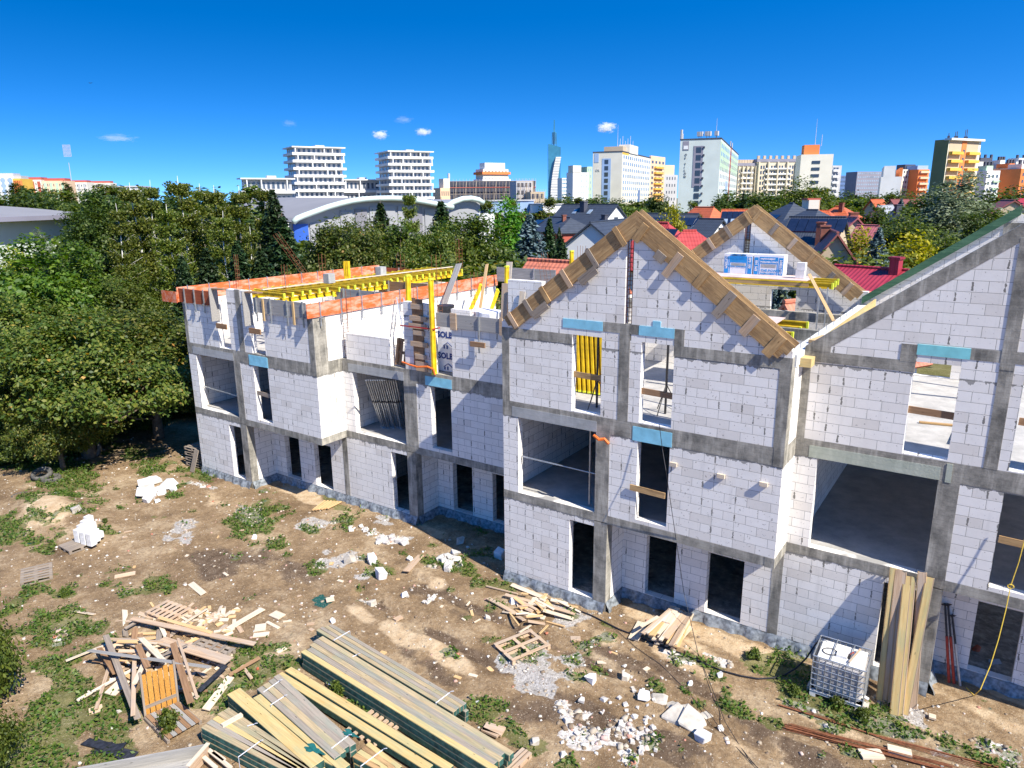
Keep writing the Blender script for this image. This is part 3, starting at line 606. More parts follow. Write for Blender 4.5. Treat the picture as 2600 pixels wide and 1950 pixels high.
# U4
X0=-4.0;X1=4.45;Y=18.77
second(U4,X0,X1,Y); gable(U4,X0,X1,.22,Y,None,.30)
b=MB(); f4=lambda x:11.36-.742*abs(x-.22)
b.prism([(X0+.02,Y-.012,8.12),(X0+.62,Y-.012,8.12),(X0+.62,Y-.012,f4(X0+.55)-.36),(.22,Y-.012,f4(.22)-.38),(4.3,Y-.012,f4(4.3)-.38),(4.45,Y-.012,f4(4.45)),(.22,Y-.012,f4(.22)),(X0+.02,Y-.012,f4(X0))],(0,T+.03,0)); b.build('sloping_beam',M['conc'],U4)
part(U4,'column','conc',lambda b:(b.box(.09,.36,Y-.016,Y+.1,8.13,10.98),))
part(U4,'column','conc',lambda b:(b.box(.09,.36,Y-.010,Y+.1,5.835,8.29),))
part(U4,'column','conc',lambda b:b.box(X0-.004,X0+.2,Y-.012,Y+.2,5.36,8.12))
part(U4,'ring_beam','conc',lambda b:(b.box(X0+.2,-1.53,Y-.010,Y+.1,7.86,8.13),b.box(-1.86,-1.53,Y-.013,Y+.1,8.1,8.52),b.box(-.48,4.45,Y-.008,Y+.1,8.29,8.55)))
part(U4,'insulated_lintel','teal',lambda b:b.box(-1.53,-.48,Y-.014,Y+.1,8.29,8.54))
part(U4,'loggia_beam','green_panel',lambda b:b.box(-.61,-.49,Y-.02,Y+.1,5.34,5.8))
part(U4,'rear_wall','block',lambda b:b.wall(X0,X1,5.832,8.12,27.86,T,[(-2.6,-1.2,5.84,7.9),(.5,1.8,5.84,7.9)]))
gable(U4,X0,X1,.05,27.86,None,.22,'rear_gable_wall')
part(U4,'concrete_post','conc',lambda b:b.box(-.35,.15,27.84,27.99,9.6,11.0))
o=MB(); f5=lambda x:11.55-.742*abs(x-.05)
o.prism([(X0-.15,27.7,f5(X0-.15)),(X0-.15,27.7,f5(X0-.15)-.26),(.05,27.7,f5(.05)-.30),(.05,27.7,f5(.05))],(0,.2,0)); o=o.build('green_rafter',M['rafter']); tag(o,'long dark green impregnated rafter lying along the rightmost rear gable','rafter')
# ------------------------------------------------------------------ formwork, beams and props on the shells
def plank(name,p0,p1,w,h,mat,upv=(0,0,1),label=None,cat=None,group=None,parent=None):
    "one board as its own object, local x along the board"
    p0=Vector(p0);p1=Vector(p1);d=(p1-p0);L_=d.length;d.normalize();u=Vector(upv);sd=u.cross(d)
    if sd.length<1e-4: sd=d.orthogonal()
    sd.normalize();u=d.cross(sd)
    b=MB();b.box(0,L_,-w/2,w/2,-h/2,h/2); me_p=b.build(name,M[mat] if isinstance(mat,str) else mat)
    me_p.matrix_world=Matrix(((d.x,sd.x,u.x,p0.x),(d.y,sd.y,u.y,p0.y),(d.z,sd.z,u.z,p0.z),(0,0,0,1)))
    if parent:
        Mw=me_p.matrix_world.copy(); me_p.parent=parent; me_p.matrix_local=parent_world(parent).inverted()@Mw
    return tag(me_p,label,cat,group)
def clamp(parent,x,y,z0,z1,axis):
    b=MB()
    if axis=='x': b.box(x-.022,x+.022,y-.05,y,z0,z1); b.box(x-.04,x+.04,y-.085,y-.05,z0+.30,z0+.40); b.tube([(x-.14,y-.10,z0+.33),(x+.12,y-.1,z0+.38)],.010,5); b.box(x-.012,x+.012,y-.05,y+.02,z0+.1,z0+.14)
    else: b.box(x,x+.05,y-.022,y+.022,z0,z1); b.box(x+.05,x+.085,y-.04,y+.04,z0+.30,z0+.40); b.tube([(x+.1,y-.14,z0+.33),(x+.1,y+.12,z0+.38)],.010,5)
    return b.build('clamp',M['steel'],parent)
def boardthing(label,mat,x0,x1,y0,y1,z0,z1,cl=[],cz=(-.35,.04),cx=None,cat='formwork',axis='x',split=None):
    o=empty('formwork_board',((x0+x1)/2,(y0+y1)/2,z0),label,cat,'formwork boards round the open roofs')
    b=MB();b.box(x0,x1,y0,y1,z0,z1); b.build('board',M[mat],o)
    for c in cl:
        if axis=='x': clamp(o,c,y0-.002,z0+cz[0],z1+cz[1],'x')
        elif axis=='y': clamp(o,x1+.002,c,z0+cz[0],z1+cz[1],'y')
        elif axis=='-y': 
            b=MB(); b.box(x1+.002,x1+.04,c-.022,c+.022,z0+.0,z1+.05); b.build('clamp',M['steel'],o)
    return o
boardthing('long bright orange formwork along the far left edge of the leftmost shell','orange',-29.86,-29.83,17.7,30.1,7.62,8.26,[18.2+1.05*i for i in range(11)],axis='-y')
boardthing('orange formwork panel sticking out past the leftmost front corner','orange',-31.0,-29.85,17.66,17.69,7.58,8.06)
boardthing('dark red-brown formwork with three clamps above the leftmost front wall','redbrown',-29.84,-27.35,17.76,17.79,7.62,8.22,[-29.35,-28.62,-27.95])
bt=boardthing('weathered grey formwork boards with clamps above the bay front','w_grey',-24.62,-21.5,17.74,17.77,7.58,8.17,[-24.4,-23.55,-22.55,-21.65])
for x in (-24.0,-22.2): part(bt,'batten','w_new_z',lambda b:b.box(x-.05,x+.05,17.70,17.738,7.28,8.15))
boardthing('long orange-red formwork with clamps facing right, above the terrace','orange',-21.25,-21.22,17.55,25.6,7.62,8.16,[18.15,19.2,20.3,21.4,22.5,23.6,24.7],axis='y')
boardthing('farther stretch of orange-red formwork behind the yellow posts','orange',-21.27,-21.24,25.62,29.7,7.64,8.18,[26.4,27.5,28.7],axis='y')
boardthing('red-brown formwork closing the back of the leftmost shell','redbrown',-29.5,-25.9,29.36,29.39,7.64,8.22,[-28.6,-27.6,-26.7])
boardthing('grey boards of the nearer cross wall behind the bay','w_grey',-24.5,-21.5,21.86,21.89,7.45,8.12,[-23.9,-22.9,-22.0],cz=(-.1,.04))
boardthing('brown formwork boards of the middle cross wall under yellow beams','w_brown',-25.0,-21.9,25.1,25.13,7.45,8.12,[-24.3,-23.2],cz=(-.1,.04))
boardthing('grey boards standing at the far right of the terrace','w_grey',-21.0,-17.6,29.3,29.33,7.9,8.6,[-20.2,-18.8],cz=(-.1,.04))
bt=boardthing('two grey-brown formwork boards over the wall left of the gable','w_grey',-16.28,-13.0,19.05,19.085,7.58,8.06,[-14.4],cz=(-.75,.02))
for x,w in ((-15.5,.26),(-13.5,.12)): part(bt,'batten','w_scrap',lambda b:b.box(x-w/2,x+w/2,19.01,19.048,7.52,8.10))
part(bt,'batten','w_brown',lambda b:b.box(-14.72,-14.1,18.92,18.97,7.05,7.22))
# boards framing the two upper window gaps of the leftmost shell
for nm,x,lab in (('a',-27.25,'tall brown board framing the left upper window gap of leftmost shell'),('b',-25.04,'tall brown board framing the right upper window gap of leftmost shell')):
    o=empty('window_frame_board',(x,17.7,6.9),lab,'formwork'); part(o,'upright','w_grey',lambda b:b.box(x-.02,x+.02,17.55,17.95,7.0,8.40)); part(o,'top_board','w_brown',lambda b:b.box(x+.022,x+.82,17.66,17.95,8.34,8.38)); part(o,'spreader','w_brown',lambda b:b.box(x+.022,x+.74,17.70,17.75,6.7,6.92))
# yellow I-beams
def h20_mesh(L_):
    b=MB(); b.box(0,L_,-.04,.04,-.10,-.06); b.box(0,L_,-.04,.04,.06,.10); b.box(.005,L_-.005,-.014,.014,-.06,.06); return b
def h20(p0,p1,label,group,cap=True):
    p0=Vector(p0);p1=Vector(p1);d=(p1-p0);L_=d.length;d.normalize()
    u=Vector((0,0,1)) if abs(d.z)<.8 else Vector((0,-1,0)); sd=u.cross(d).normalized();u=d.cross(sd)
    key=('h20',round(L_,2))
    if key not in CACHE:
        t=h20_mesh(L_).build('flange_beam',M['yellow']); c=MB(); c.box(-.02,.04,-.045,.045,-.105,.105); c.box(L_-.04,L_+.02,-.045,.045,-.105,.105); c=c.build('end_cap',M['yellowl'])
        CACHE[key]=(t.data,c.data); bpy.data.objects.remove(t); bpy.data.objects.remove(c)
    e=empty('formwork_beam',(0,0,0),label,'beam',group); e.matrix_world=Matrix(((d.x,sd.x,u.x,p0.x),(d.y,sd.y,u.y,p0.y),(d.z,sd.z,u.z,p0.z),(0,0,0,1)))
    for nm,me in zip(('web_and_flanges','end_cap'),CACHE[key]):
        o=bpy.data.objects.new(nm,me); COL.objects.link(o); o.parent=e
    return e
CACHE={}
GB='yellow formwork beams on the leftmost shell'
h20((-24.75,18.9,7.86),(-24.75,22.4,7.86),'front one of the yellow carrier beams over the leftmost shell',GB)
h20((-24.4,21.7,7.86),(-24.4,25.3,7.86),'second yellow carrier beam back, over the leftmost shell',GB)
h20((-24.7,24.9,7.86),(-24.7,28.4,7.86),'third yellow carrier beam back, over the leftmost shell',GB)
h20((-25.0,28.1,7.86),(-25.0,31.6,7.86),'rearmost yellow carrier beam over the leftmost shell',GB)
for k,y in enumerate((18.9,22.4,25.9)): h20((-27.0,y,7.86),(-27.0,y+3.4,7.86),['front','middle','rear'][k]+' yellow carrier beam of the left row over leftmost shell',GB)
k=0;y=19.15
while y<31.2:
    x1=-24.45 if y<21.9 else (-24.15 if y<25.2 else -24.6)
    h20((x1-2.55,y,8.08),(x1,y+rnd.uniform(-.05,.05),8.08),'short yellow cross beam lying across the carrier beams','yellow cross beams laid across the carriers'); y+=.46; k+=1
plank('long_plank',(-26.1,19.3,8.22),(-25.7,31.6,8.22),.16,.035,'w_pale',label='long pale plank lying across all the yellow cross beams',cat='plank')
for i,(cx_,cy_) in enumerate(((250,300),(830,215))):
    px_,py_=780+cx_/4.424,650+cy_/4.424; p=G(px_,py_,8.2); b=MB(); b.box(p.x-.18,p.x+.18,p.y-.2,p.y+.2,8.19,8.62); o=b.build('concrete_block',M['conc2']); tag(o,['nearer','farther'][i]+' pale concrete block standing on the yellow beams','concrete block')
e=empty('beam_bundle',G(780+450/4.424,650+225/4.424,8.1),'upright bundle of yellow beam ends leaning on the orange formwork','beam bundle')
for i in range(3): part(e,'flange_beam','yellow',lambda b:b.box(e.location.x-.2+i*.1,e.location.x-.12+i*.1,e.location.y-.05+.03*i,e.location.y+.1+.03*i,7.6,8.85))
# posts strapped to the pier of the second shell
for i,(x,lab) in enumerate(((-17.83,'left yellow post rising from behind the pier above the terrace'),(-16.42,'right yellow post strapped upright to the pier above the terrace'))):
    h20((x if i else -17.95,19.02 if i else 19.5,5.86),(x+.02 if i else -17.93,18.98 if i else 19.5,9.22),lab,'yellow posts on the pier')
h20((-14.0,24.5,6.5),(-14.0,24.5,9.9),'yellow post standing left of the gable in front of red roof','yellow posts on the pier')
h20((-16.05,23.0,6.4),(-16.0,23.0,9.35),'yellow post beside stacked boards behind the wrapped packs','yellow posts on the pier')
for a_,b_,lab in (((-19.2,24.3,6.6),(-19.5,26.0,8.1),'short yellow beam leaning beside the pale plank at the back of the terrace'),((-18.0,24.3,6.7),(-18.3,25.6,8.0),'short yellow beam leaning on the orange formwork, right of the pale plank')): h20(a_,b_,lab,'short leaning yellow beams')
e=empty('board_panel',(-17.15,19.05,5.9),'brown board panel with cross cleats strapped to the pier','formwork')
part(e,'board','w_brown',lambda b:(b.box(-17.40,-17.22,19.06,19.10,5.95,8.50),b.box(-17.21,-16.92,19.06,19.10,5.95,8.46)))
for z,a,c in ((8.2,-17.42,-16.9),(7.78,-17.5,-16.72),(7.50,-17.55,-16.75),(7.25,-17.35,-16.85),(6.85,-17.5,-16.7),(6.4,-17.3,-16.8),(5.96,-17.28,-16.75),(6.13,-17.3,-16.75)): part(e,'cleat','w_scrap',lambda b:b.box(a,c,19.015,19.055,z-.09,z+.09))
b=MB(); b.box(-17.9,-16.35,18.93,18.945,7.46,7.50); b.box(-16.35,-16.33,18.93,19.3,7.46,7.5); tag(b.build('ratchet_strap',M['rstrap']),'taut dark red strap round the pier and yellow posts','strap')
b=MB(); b.tube([(-17.9,18.97,6.12),(-17.5,18.9,6.08),(-17.1,18.88,6.05),(-16.6,18.88,6.12),(-16.35,18.9,6.05),(-16.3,18.92,5.85)],.035,6); tag(b.build('ratchet_strap',M['ostrap']),'orange strap with loose end round the foot of pier','strap')
# wrapped block packs with printing
def solbet(label,x0,x1,y0,y1,z0,z1,rows,sz,side='x'):
    e=empty('wrapped_pack',((x0+x1)/2,(y0+y1)/2,z0),label,'block pack','white film-wrapped block packs')
    b=MB();b.box(x0,x1,y0,y1,z0,z1); o=b.build('film_wrap',M['film'],e)
    mod=o.modifiers.new('bevel','BEVEL'); mod.width=.03; mod.segments=2
    for (tx,tz,t) in rows: text_mesh('print',t,sz,M['navy'],e,frame((x0+tx,y0-.006,z0+tz),(1,0,0),(0,0,1)),.002,.012)
    return e
solbet('tall white wrapped pack printed SOLBET seen through the gap right of pier',-16.75,-15.4,19.55,20.4,5.84,7.62,[(.08,1.25,'SOLBET'),(.08,.48,'SOLBET')],.30)
b=MB(); 
for z in (.95,.18):
    z+=5.84; b.beam((-16.4,19.53,z),(-16.2,19.53,z+.13),.015,.02); b.beam((-16.2,19.53,z+.13),(-16.0,19.53,z),.015,.02); b.box(-16.38,-16.33,19.525,19.54,z-.1,z); b.box(-16.25,-16.2,19.525,19.54,z-.1,z+.02)
tag(b.build('house_print',M['navy']),'small navy house emblem printed on the tall wrapped pack','print')
solbet('white wrapped pack printed SOLBET behind the grey boards',-18.6,-17.2,23.5,24.6,5.84,7.35,[(.25,1.05,'SOLBET')],.34)
solbet('white wrapped pack printed SOLBET, far right behind the grey boards',-17.1,-15.9,24.1,25.2,5.84,7.45,[(.25,1.05,'SOLBET')],.34)
solbet('low white wrapped pack under the black mixing tub',-20.3,-18.8,23.0,24.2,5.84,7.0,[],.2)
b=MB(); c_=Vector((-19.6,23.6,7.01)); 
for i in range(16):
    pass
b.tube([c_,c_+Vector((0,0,.02)),c_+Vector((0,0,.5)),c_+Vector((0,0,.46)),c_+Vector((0,0,.05))],.30,16)
n0=len(b.v)
for k in range(16*5):
    r_=[1.0,1.02,1.25,1.2,.95][k//16]; v=Vector(b.v[k])-Vector((c_.x,c_.y,0)); b.v[k]=(c_.x+v.x*r_,c_.y+v.y*r_,v.z)
tag(b.build('mixing_tub',M['dsteel']),'black mortar tub standing on a white wrapped pack','tub')
# ladder, small pallet on the terrace
e=empty('ladder',(-19.6,21.6,5.9),'pale ladder leaning on the white wall of the terrace','ladder')
for s in (-.2,.2): part(e,'rail','steel',lambda b:b.beam((-19.2+s,20.9,5.9),(-20.9+s,22.2,7.9),.05,.03))
for i in range(7): t=(i+.6)/7.5; part(e,'rung','steel',lambda b:b.tube([(-19.4-1.7*t,20.9+1.3*t,5.9+2*t),(-19.0-1.7*t,20.9+1.3*t,5.9+2*t)],.014,5))
def pallet(name,label,o,ux,uy,L_=1.2,W=.8,mat='w_old',slats=5,upv=(0,0,1),group='pallets on the site',missing=()):
    "ux along slats"
    ux=Vector(ux).normalized(); n_=Vector(upv).normalized(); uy=n_.cross(ux).normalized(); ux=uy.cross(n_)
    e=empty(name,(0,0,0),label,'pallet',group); e.matrix_world=Matrix(((ux.x,uy.x,n_.x,o[0]),(ux.y,uy.y,n_.y,o[1]),(ux.z,uy.z,n_.z,o[2]),(0,0,0,1)))
    def pp(nm,x0,x1,y0,y1,z0,z1):
        b=MB();b.box(x0,x1,y0,y1,z0,z1); ob=b.build(nm,M[mat]); ob.parent=e
    for i in range(slats):
        if i in missing: continue
        y=-W/2+ (W-.1)*i/(slats-1); pp('slat',-L_/2,L_/2,y,y+.10,.12,.142)
    for x in (-L_/2,-.07,L_/2-.1): pp('stringer',x,x+.1,-W/2,W/2,.098,.1195)
    for x in (-L_/2,-.07,L_/2-.1):
        for y in (-W/2,-.07,W/2-.1): pp('foot_block',x+.001,x+.099,y+.001,y+.099,.02,.0975)
    for y in (-W/2,-.05,W/2-.1): pp('skid',-L_/2,L_/2,y,y+.1,0,.0195)
    return e
pallet('pallet','small brown pallet stood upright in the terrace gap',(-18.2,19.5,6.35),(.05,.1,1),None,1.0,.7,'w_brown',4,(0.1,-1,0.15))
# loose boards stood at the back of the terrace
def lean(label,a,b_,w,mat,cat='board',group='boards leaning on the formwork',h=.03,upv=(0,-1,0)): return plank('leaning_board',a,b_,w,h,mat,upv,label,cat,group)
lean('grey pair of boards leaning on the orange formwork, above the tub',(-20.6,24.4,6.9),(-20.9,26.2,9.0),.34,'w_grey')
lean('tall pale plank leaning on the orange formwork behind the packs',(-18.9,24.9,6.6),(-19.6,26.6,9.0),.16,'w_new')
lean('light board leaning next to the yellow post, upper terrace right',(-16.6,23.6,6.6),(-16.7,24.2,9.4),.28,'w_pale')
lean('wide brown board standing upright left of the gable, first',(-15.8,22.4,6.6),(-15.8,22.6,8.75),.3,'w_scrap')
lean('wide brown board standing upright left of the gable, shorter one',(-15.45,22.3,6.6),(-15.45,22.5,8.6),.26,'w_brown')
lean('pinkish board leaning on the small white corner wall',(-13.9,20.7,7.6),(-13.85,20.85,8.75),.22,'w_pale')
# rebar standing out of the columns
for p,q,w,lab in (((-29.5,24.5,8.2),(-30.4,23.6,10.3),.22,'leaning rusty cage above the far left orange formwork'),((-29.4,20.5,8.0),(-29.4,20.5,9.5),.12,'thin rusty bars behind the leftmost front corner'),((-28.3,24.6,8.0),(-28.3,24.6,9.3),.22,'bunch of rusty bars just left of the first white pier'),((-24.9,19.6,7.9),(-24.9,19.6,9.3),.16,'rusty bars rising at the front end of the yellow beams'),
  ((-21.05,19.35,5.85),(-21.05,19.35,8.5),.24,'tall rusty cage at the left end of the terrace parapet'),((-19.6,21.6,6.4),(-19.6,21.6,8.6),.2,'rusty cage in front of the clamps, middle of terrace'),((-18.9,21.8,5.9),(-18.9,21.8,7.3),.2,'low rusty cage beside the terrace parapet end'),((-17.5,20.6,7.2),(-17.5,20.6,9.9),.24,'tall rusty cage between the two yellow posts'),((-17.9,23.4,6.9),(-17.9,23.4,9.0),.2,'rusty bars right of the tall cage behind the posts'),
  ((-23.5,29.5,8.0),(-23.5,29.5,9.9),.22,'dense rusty bundle at the far back right'),((-27.6,29.5,8.0),(-27.6,29.5,9.0),.3,'short rusty bars at the back corner'),((-15.6,25.4,8.0),(-15.9,25.4,9.7),.3,'tangle of rusty bars right of the stacked boards'),((-14.4,26.0,8.2),(-14.4,26.0,10.0),.24,'rusty cage in front of the red tiled roof')):
    rebar_cage('rebar_cage',p,q,w,None,label=lab)
# steel props standing in the first-floor loggia of the second shell
for i in range(14):
    top=G(400+(1232+i*13.5)/2.3284,600+850/2.3284,5.25); bot=G(400+(1322+i*11+rnd.uniform(-4,4))/2.3284,600+(1128+rnd.uniform(-8,8))/2.3284,2.88)
    e=empty('steel_prop',tuple(bot),'steel prop leaning in the row inside the second shell loggia','steel prop','steel props leaning in the loggia')
    mid=bot+(top-bot)*.55
    part(e,'outer_tube','steel',lambda b:b.tube([bot,mid],.032,7)); part(e,'inner_tube','steel',lambda b:b.tube([mid,top],.024,7)); part(e,'foot_plate','steel',lambda b:b.beam(bot,bot+(top-bot)*.004,.12,.12)); part(e,'collar','dsteel',lambda b:b.beam(mid,mid+(top-bot)*.02,.08,.08))
# handrails in the loggias
for a_,b_,lab in (((-29.1,18.0,3.85),(-26.5,18.0,3.75),'thin rail across the leftmost loggia'),((-11.85,17.75,4.05),(-9.2,17.75,4.02),'silver prop used as rail across the gabled shell loggia')):
    e=empty('guard_rail',a_,lab,'rail'); b=MB(); b.tube([a_,((Vector(a_)+Vector(b_))/2)],.024,7); b.build('rail_tube',M['steel'],e); b=MB(); b.tube([((Vector(a_)+Vector(b_))/2),b_],.019,7); b.build('rail_inner_tube',M['steel'],e)
b=MB(); b.tube([(-9.55,17.95,2.9),(-9.55,17.95,5.35)],.03,7); tag(b.build('steel_prop',M['steel']),'upright grey prop at the right side of the gabled shell loggia','steel prop')
# guard boards across window gaps
for (x0,x1,y,z,mat,lab) in ((-10.05,-9.05,17.72,6.95,'w_form','brown guard board across the gabled shell window full of yellow beams'),(-7.9,-6.95,17.72,6.75,'w_brown','brown guard board across the second upper gabled window'),(-8.05,-7.0,17.55,3.95,'w_form','orange-brown guard board across the first-floor gabled window'),(-1.6,-.5,18.85,6.95,'w_brown','brown guard board across the rightmost shell upper window'),(-25.15,-24.2,17.9,4.15,'w_old','grey guard board across the narrow black window of leftmost shell'),(.6,1.7,18.8,4.2,'w_form','orange-brown guard board at the right frame edge'),(.6,1.6,18.9,7.0,'w_brown','dark guard board in the upper window at right frame edge')):
    plank('guard_board',(x0,y,z),(x1,y,z-.03),.035,.17,mat,label=lab,cat='board')
# yellow beams leaning inside the left upper window of the gabled shell
for i in range(9): 
    x=-11.75+i*.17; h20((x+.55,19.7,5.86),(x,20.3,9.0),'yellow beam leaning in the row inside the gabled shell left window','yellow beams leaning inside the gabled shell')
for i,(x,y,lab) in enumerate(((-7.65,18.9,'left dark prop with tripod inside the second upper window'),(-7.25,19.6,'right dark prop with tripod inside the second upper window'),(-9.6,18.4,'dark prop behind the yellow beams of left window'))):
    e=empty('prop_with_tripod',(x,y,5.84),lab,'steel prop'); part(e,'post','dsteel',lambda b:b.tube([(x,y,5.84),(x,y,8.5)],.035,7))
    for k in range(3):
        t=k*2.09+.4; part(e,'tripod_leg','dsteel',lambda b:b.tube([(x,y,6.7),(x+.45*math.cos(t),y+.45*math.sin(t),5.86)],.015,5))
for i,(x,y) in enumerate(((-5.02,25.0),(-4.8,25.1))):
    e=empty('steel_prop',(x,y,5.84),['left','right'][i]+' steel prop carrying the platform behind the gable','steel prop'); part(e,'outer_tube','steel',lambda b:b.tube([(x,y,5.84),(x,y,7.6)],.035,7)); part(e,'inner_tube','steel',lambda b:b.tube([(x,y,7.6),(x,y,8.98)],.027,7))
# platform, ply and beams inside the gabled shell
GP='yellow beams under the platforms of the gabled shell'
for i,(y,lab) in enumerate(((25.6,'front'),(26.3,'middle'),(27.0,'rear'))): h20((-11.0,y,8.98),(-4.75-.05*i,y,8.98),lab+' yellow beam under the upper plywood platform',GP)
for i,(y,lab) in enumerate(((21.6,'nearest'),(22.5,'middle'),(23.4,'farthest'))): h20((-7.6,y,7.95+.02*i),(-4.95,y,7.95+.02*i),lab+' yellow beam sticking out below the lower plywood sheet',GP)
plank('plywood_sheet',(-11.2,26.4,9.10),(-5.6,26.4,9.10),1.5,.022,'ply',label='long pale plywood platform carrying the foam packs',cat='plywood')
plank('plywood_sheet',(-8.2,22.8,8.09),(-5.7,22.9,8.09),1.9,.022,'ply',label='pink-white plywood sheet tilting out behind the gable formwork',cat='plywood')
plank('edge_board',(-11.2,25.58,9.02),(-5.5,25.58,8.98),.03,.16,'w_form',label='orange-brown edge board along the front of the upper platform',cat='board')
lean('thin pale plank leaning down from the upper platform',(-4.25,23.6,8.15),(-5.5,25.5,9.35),.1,'w_new',h=.03,upv=(0,-.5,1))
def fresh(label,x,y,z,sx=.24,sy=.24,sz=.24,rz=0,cat='block',group='loose white blocks'):
    b=MB();b.box(-sx/2,sx/2,-sy/2,sy/2,0,sz); o=b.build('white_block',M['white']); o.location=(x,y,z); o.rotation_euler[2]=rz
    m_=o.modifiers.new('b','BEVEL'); m_.width=.008
    return tag(o,label,cat,group)
fresh('lower white block at the right end of the platform',-5.95,26.3,9.115,.3,.24,.28); fresh('upper white block stacked at the right end of the platform',-5.93,26.3,9.396,.28,.24,.26)
fresh('large white block on the left end of the platform',-10.4,27.2,9.115,.45,.24,.3); fresh('smaller white block stacked on the left end of the platform',-10.45,27.2,9.416,.3,.24,.22)
# foam packs
for k,(x0,x1,flip,lab) in enumerate(((-8.83,-7.78,True,'left blue and white foam pack with upside-down print'),(-7.74,-6.68,False,'right blue and white foam pack with upright print'))):
    y0=26.85; z0=9.115;z1=9.83
    e=empty('foam_pack',((x0+x1)/2,y0,z0),lab,'foam pack','foam packs on the platform'); part(e,'film_wrap','film',lambda b:b.box(x0,x1,y0,y0+.5,z0,z1))
    bl=part(e,'blue_panel','cyan',lambda b:(b.box(x0+.02,x0+.17,y0-.006,y0+.01,z0+.0,z1-.1),b.box(x1-.17,x1-.02,y0-.006,y0+.01,z0+.0,z1-.1),b.box(x0+.2,x1-.2,y0-.006,y0+.01,z1-.32,z1-.08),b.box(x0+.2,x0+.23,y0-.0055,y0+.01,z0,z1-.32),b.box(x1-.23,x1-.2,y0-.0055,y0+.01,z0,z1-.32)))
    part(e,'label_box','conc2',lambda b:b.box(x0+.27,x1-.27,y0-.005,y0+.01,z0+.26,z0+.37))
    cx_=(x0+x1)/2
    def TX(t,x,z,s,m_,rot=0):
        if rot: fr=frame((x,y0-.009,z),(0,0,1),(-1,0,0))
        else: fr=frame((x,y0-.009,z),(1,0,0),(0,0,1))
        if flip: fr=Matrix.Translation((cx_,y0-.009,(z0+z1)/2+.0))@Matrix.Rotation(math.pi,4,'Y')@Matrix.Translation((-cx_,-(y0-.009),-(z0+z1)/2))@fr
        text_mesh('print',t,s,M[m_],e,fr,.001,.004)
    if flip: bl.scale=(1,1,1)
    TX('THE POWER',x0+.27,z0+.11,.125,'cyan'); TX('PODLOGA / DACH',x0+.24,z1-.28,.075,'film' if not flip else 'cyan'); TX('NAJMOCNIEJSZY',x0+.24,z1-.17 if not flip else z0+.02,.07,'film' if not flip else 'cyan'); TX('NAJMOCNIEJSZY',x0+.26,z0+.015,.075,'cyan'); TX('EPS 100',x0+.14,z0+.12,.12,'film',1); TX('IZOTERM',x1-.05,z0+.04,.12,'film',1)
# gable formwork
def gable_form(label,x0,x1,xr,Y,zr,sgn,cleats,mat='w_form',front=1,extra=True):
    e=empty('gable_formwork',(xr,Y,zr-2),label,'formwork','gable formwork boards')
    S_=.742; nrm=Vector((sgn*S_,0,1)).normalized(); f=lambda x: zr-S_*abs(x-xr)
    a=Vector((xr,Y,f(xr)));b_=Vector((x1,Y,f(x1))); d=(b_-a).normalized()
    upn=Vector((0,0,1))-d*d.z; upn.normalize()
    yf=-.045*front
    def bd(nm,y,dn0,dn1,t,m_,s0=0,s1=0):
        c=(dn0+dn1)/2; h=dn1-dn0
        p0=a+d*s0-upn*c+Vector((0,y,0)); p1=b_+d*s1-upn*c+Vector((0,y,0)); plank(nm,p0,p1,t,h,m_,upn,parent=e)
    cs=1/math.sqrt(1+S_*S_)
    def mb(nm,y,dn0,dn1,s1=0):
        "board whose upper end is cut plumb at the ridge"
        t0=Vector((xr,y+Y,zr-dn0/cs)); t1=Vector((xr,y+Y,zr-dn1/cs)); q0=b_-upn*dn0+d*s1; q1=b_-upn*dn1+d*s1; q0.y=q1.y=y+Y
        bb=MB(); bb.prism([t0,t1,q1,q0],(0,.03,0)); ob=bb.build(nm,M[mat],None,off=False)
        R_=Matrix(((d.x,0,upn.x,t0.x),(d.y,1,upn.y,t0.y),(d.z,0,upn.z,t0.z),(0,0,0,1))); ob.data.transform(R_.inverted()); ob.parent=e; ob.matrix_local=parent_world(e).inverted()@R_
    mb('board',-.055,.0,.30); mb('board',-.058,.303,.50,-.1)
    if extra: mb('back_board',.29,-.02,.30)
    for i,(s,l0,l1,w) in enumerate(cleats):
        p=a+d*s
        p0=p+upn*.03*l0; p0=p-upn*l0+Vector((0,-.085,0)); p1=p-upn*l1+Vector((0,-.085,0)); 
        plank('cleat',p0,p1,.045 if 0 else .035,w,[mat,'w_old','w_scrap'][i%3],d,parent=e)
    return e
gable_form('left slope of wooden formwork on the near gable',0,-12.35,-8.14,17.61,11.54,-1,[(.75,-.02,.55,.14),(1.75,-.02,.55,.14),(2.75,-.02,.55,.14),(3.6,-.02,.5,.14),(4.3,-.02,.5,.14),(5.0,-.02,.5,.14)])
gable_form('right slope of wooden formwork on the near gable',0,-3.95,-8.14,17.61,11.54,1,[(.45,.1,.62,.2),(1.25,.38,.62,.3),(1.65,.1,.8,.2),(2.45,-.02,.5,.2),(3.3,-.02,.72,.22),(4.1,.05,.62,.22),(4.85,.0,.62,.25)])
gable_form('left slope of wooden formwork on the rear gable',0,-12.0,-8.12,27.74,11.56,-1,[(.4,0,.5,.14),(1.3,0,.5,.14),(2.1,0,.5,.14),(2.9,0,.5,.14),(3.7,0,.5,.14)],extra=True)
gable_form('right slope of wooden formwork on the rear gable',0,-4.12,-8.12,27.74,11.56,1,[(.35,0,.45,.16),(1.15,0,.45,.16),(2.0,0,.45,.16),(2.85,0,.45,.16),(3.8,.1,.45,.18),(4.5,0,.5,.16)],extra=True)
for (s,l0,l1,a_,w,lab) in ((1.9,.45,.62,1,.2,''),): pass
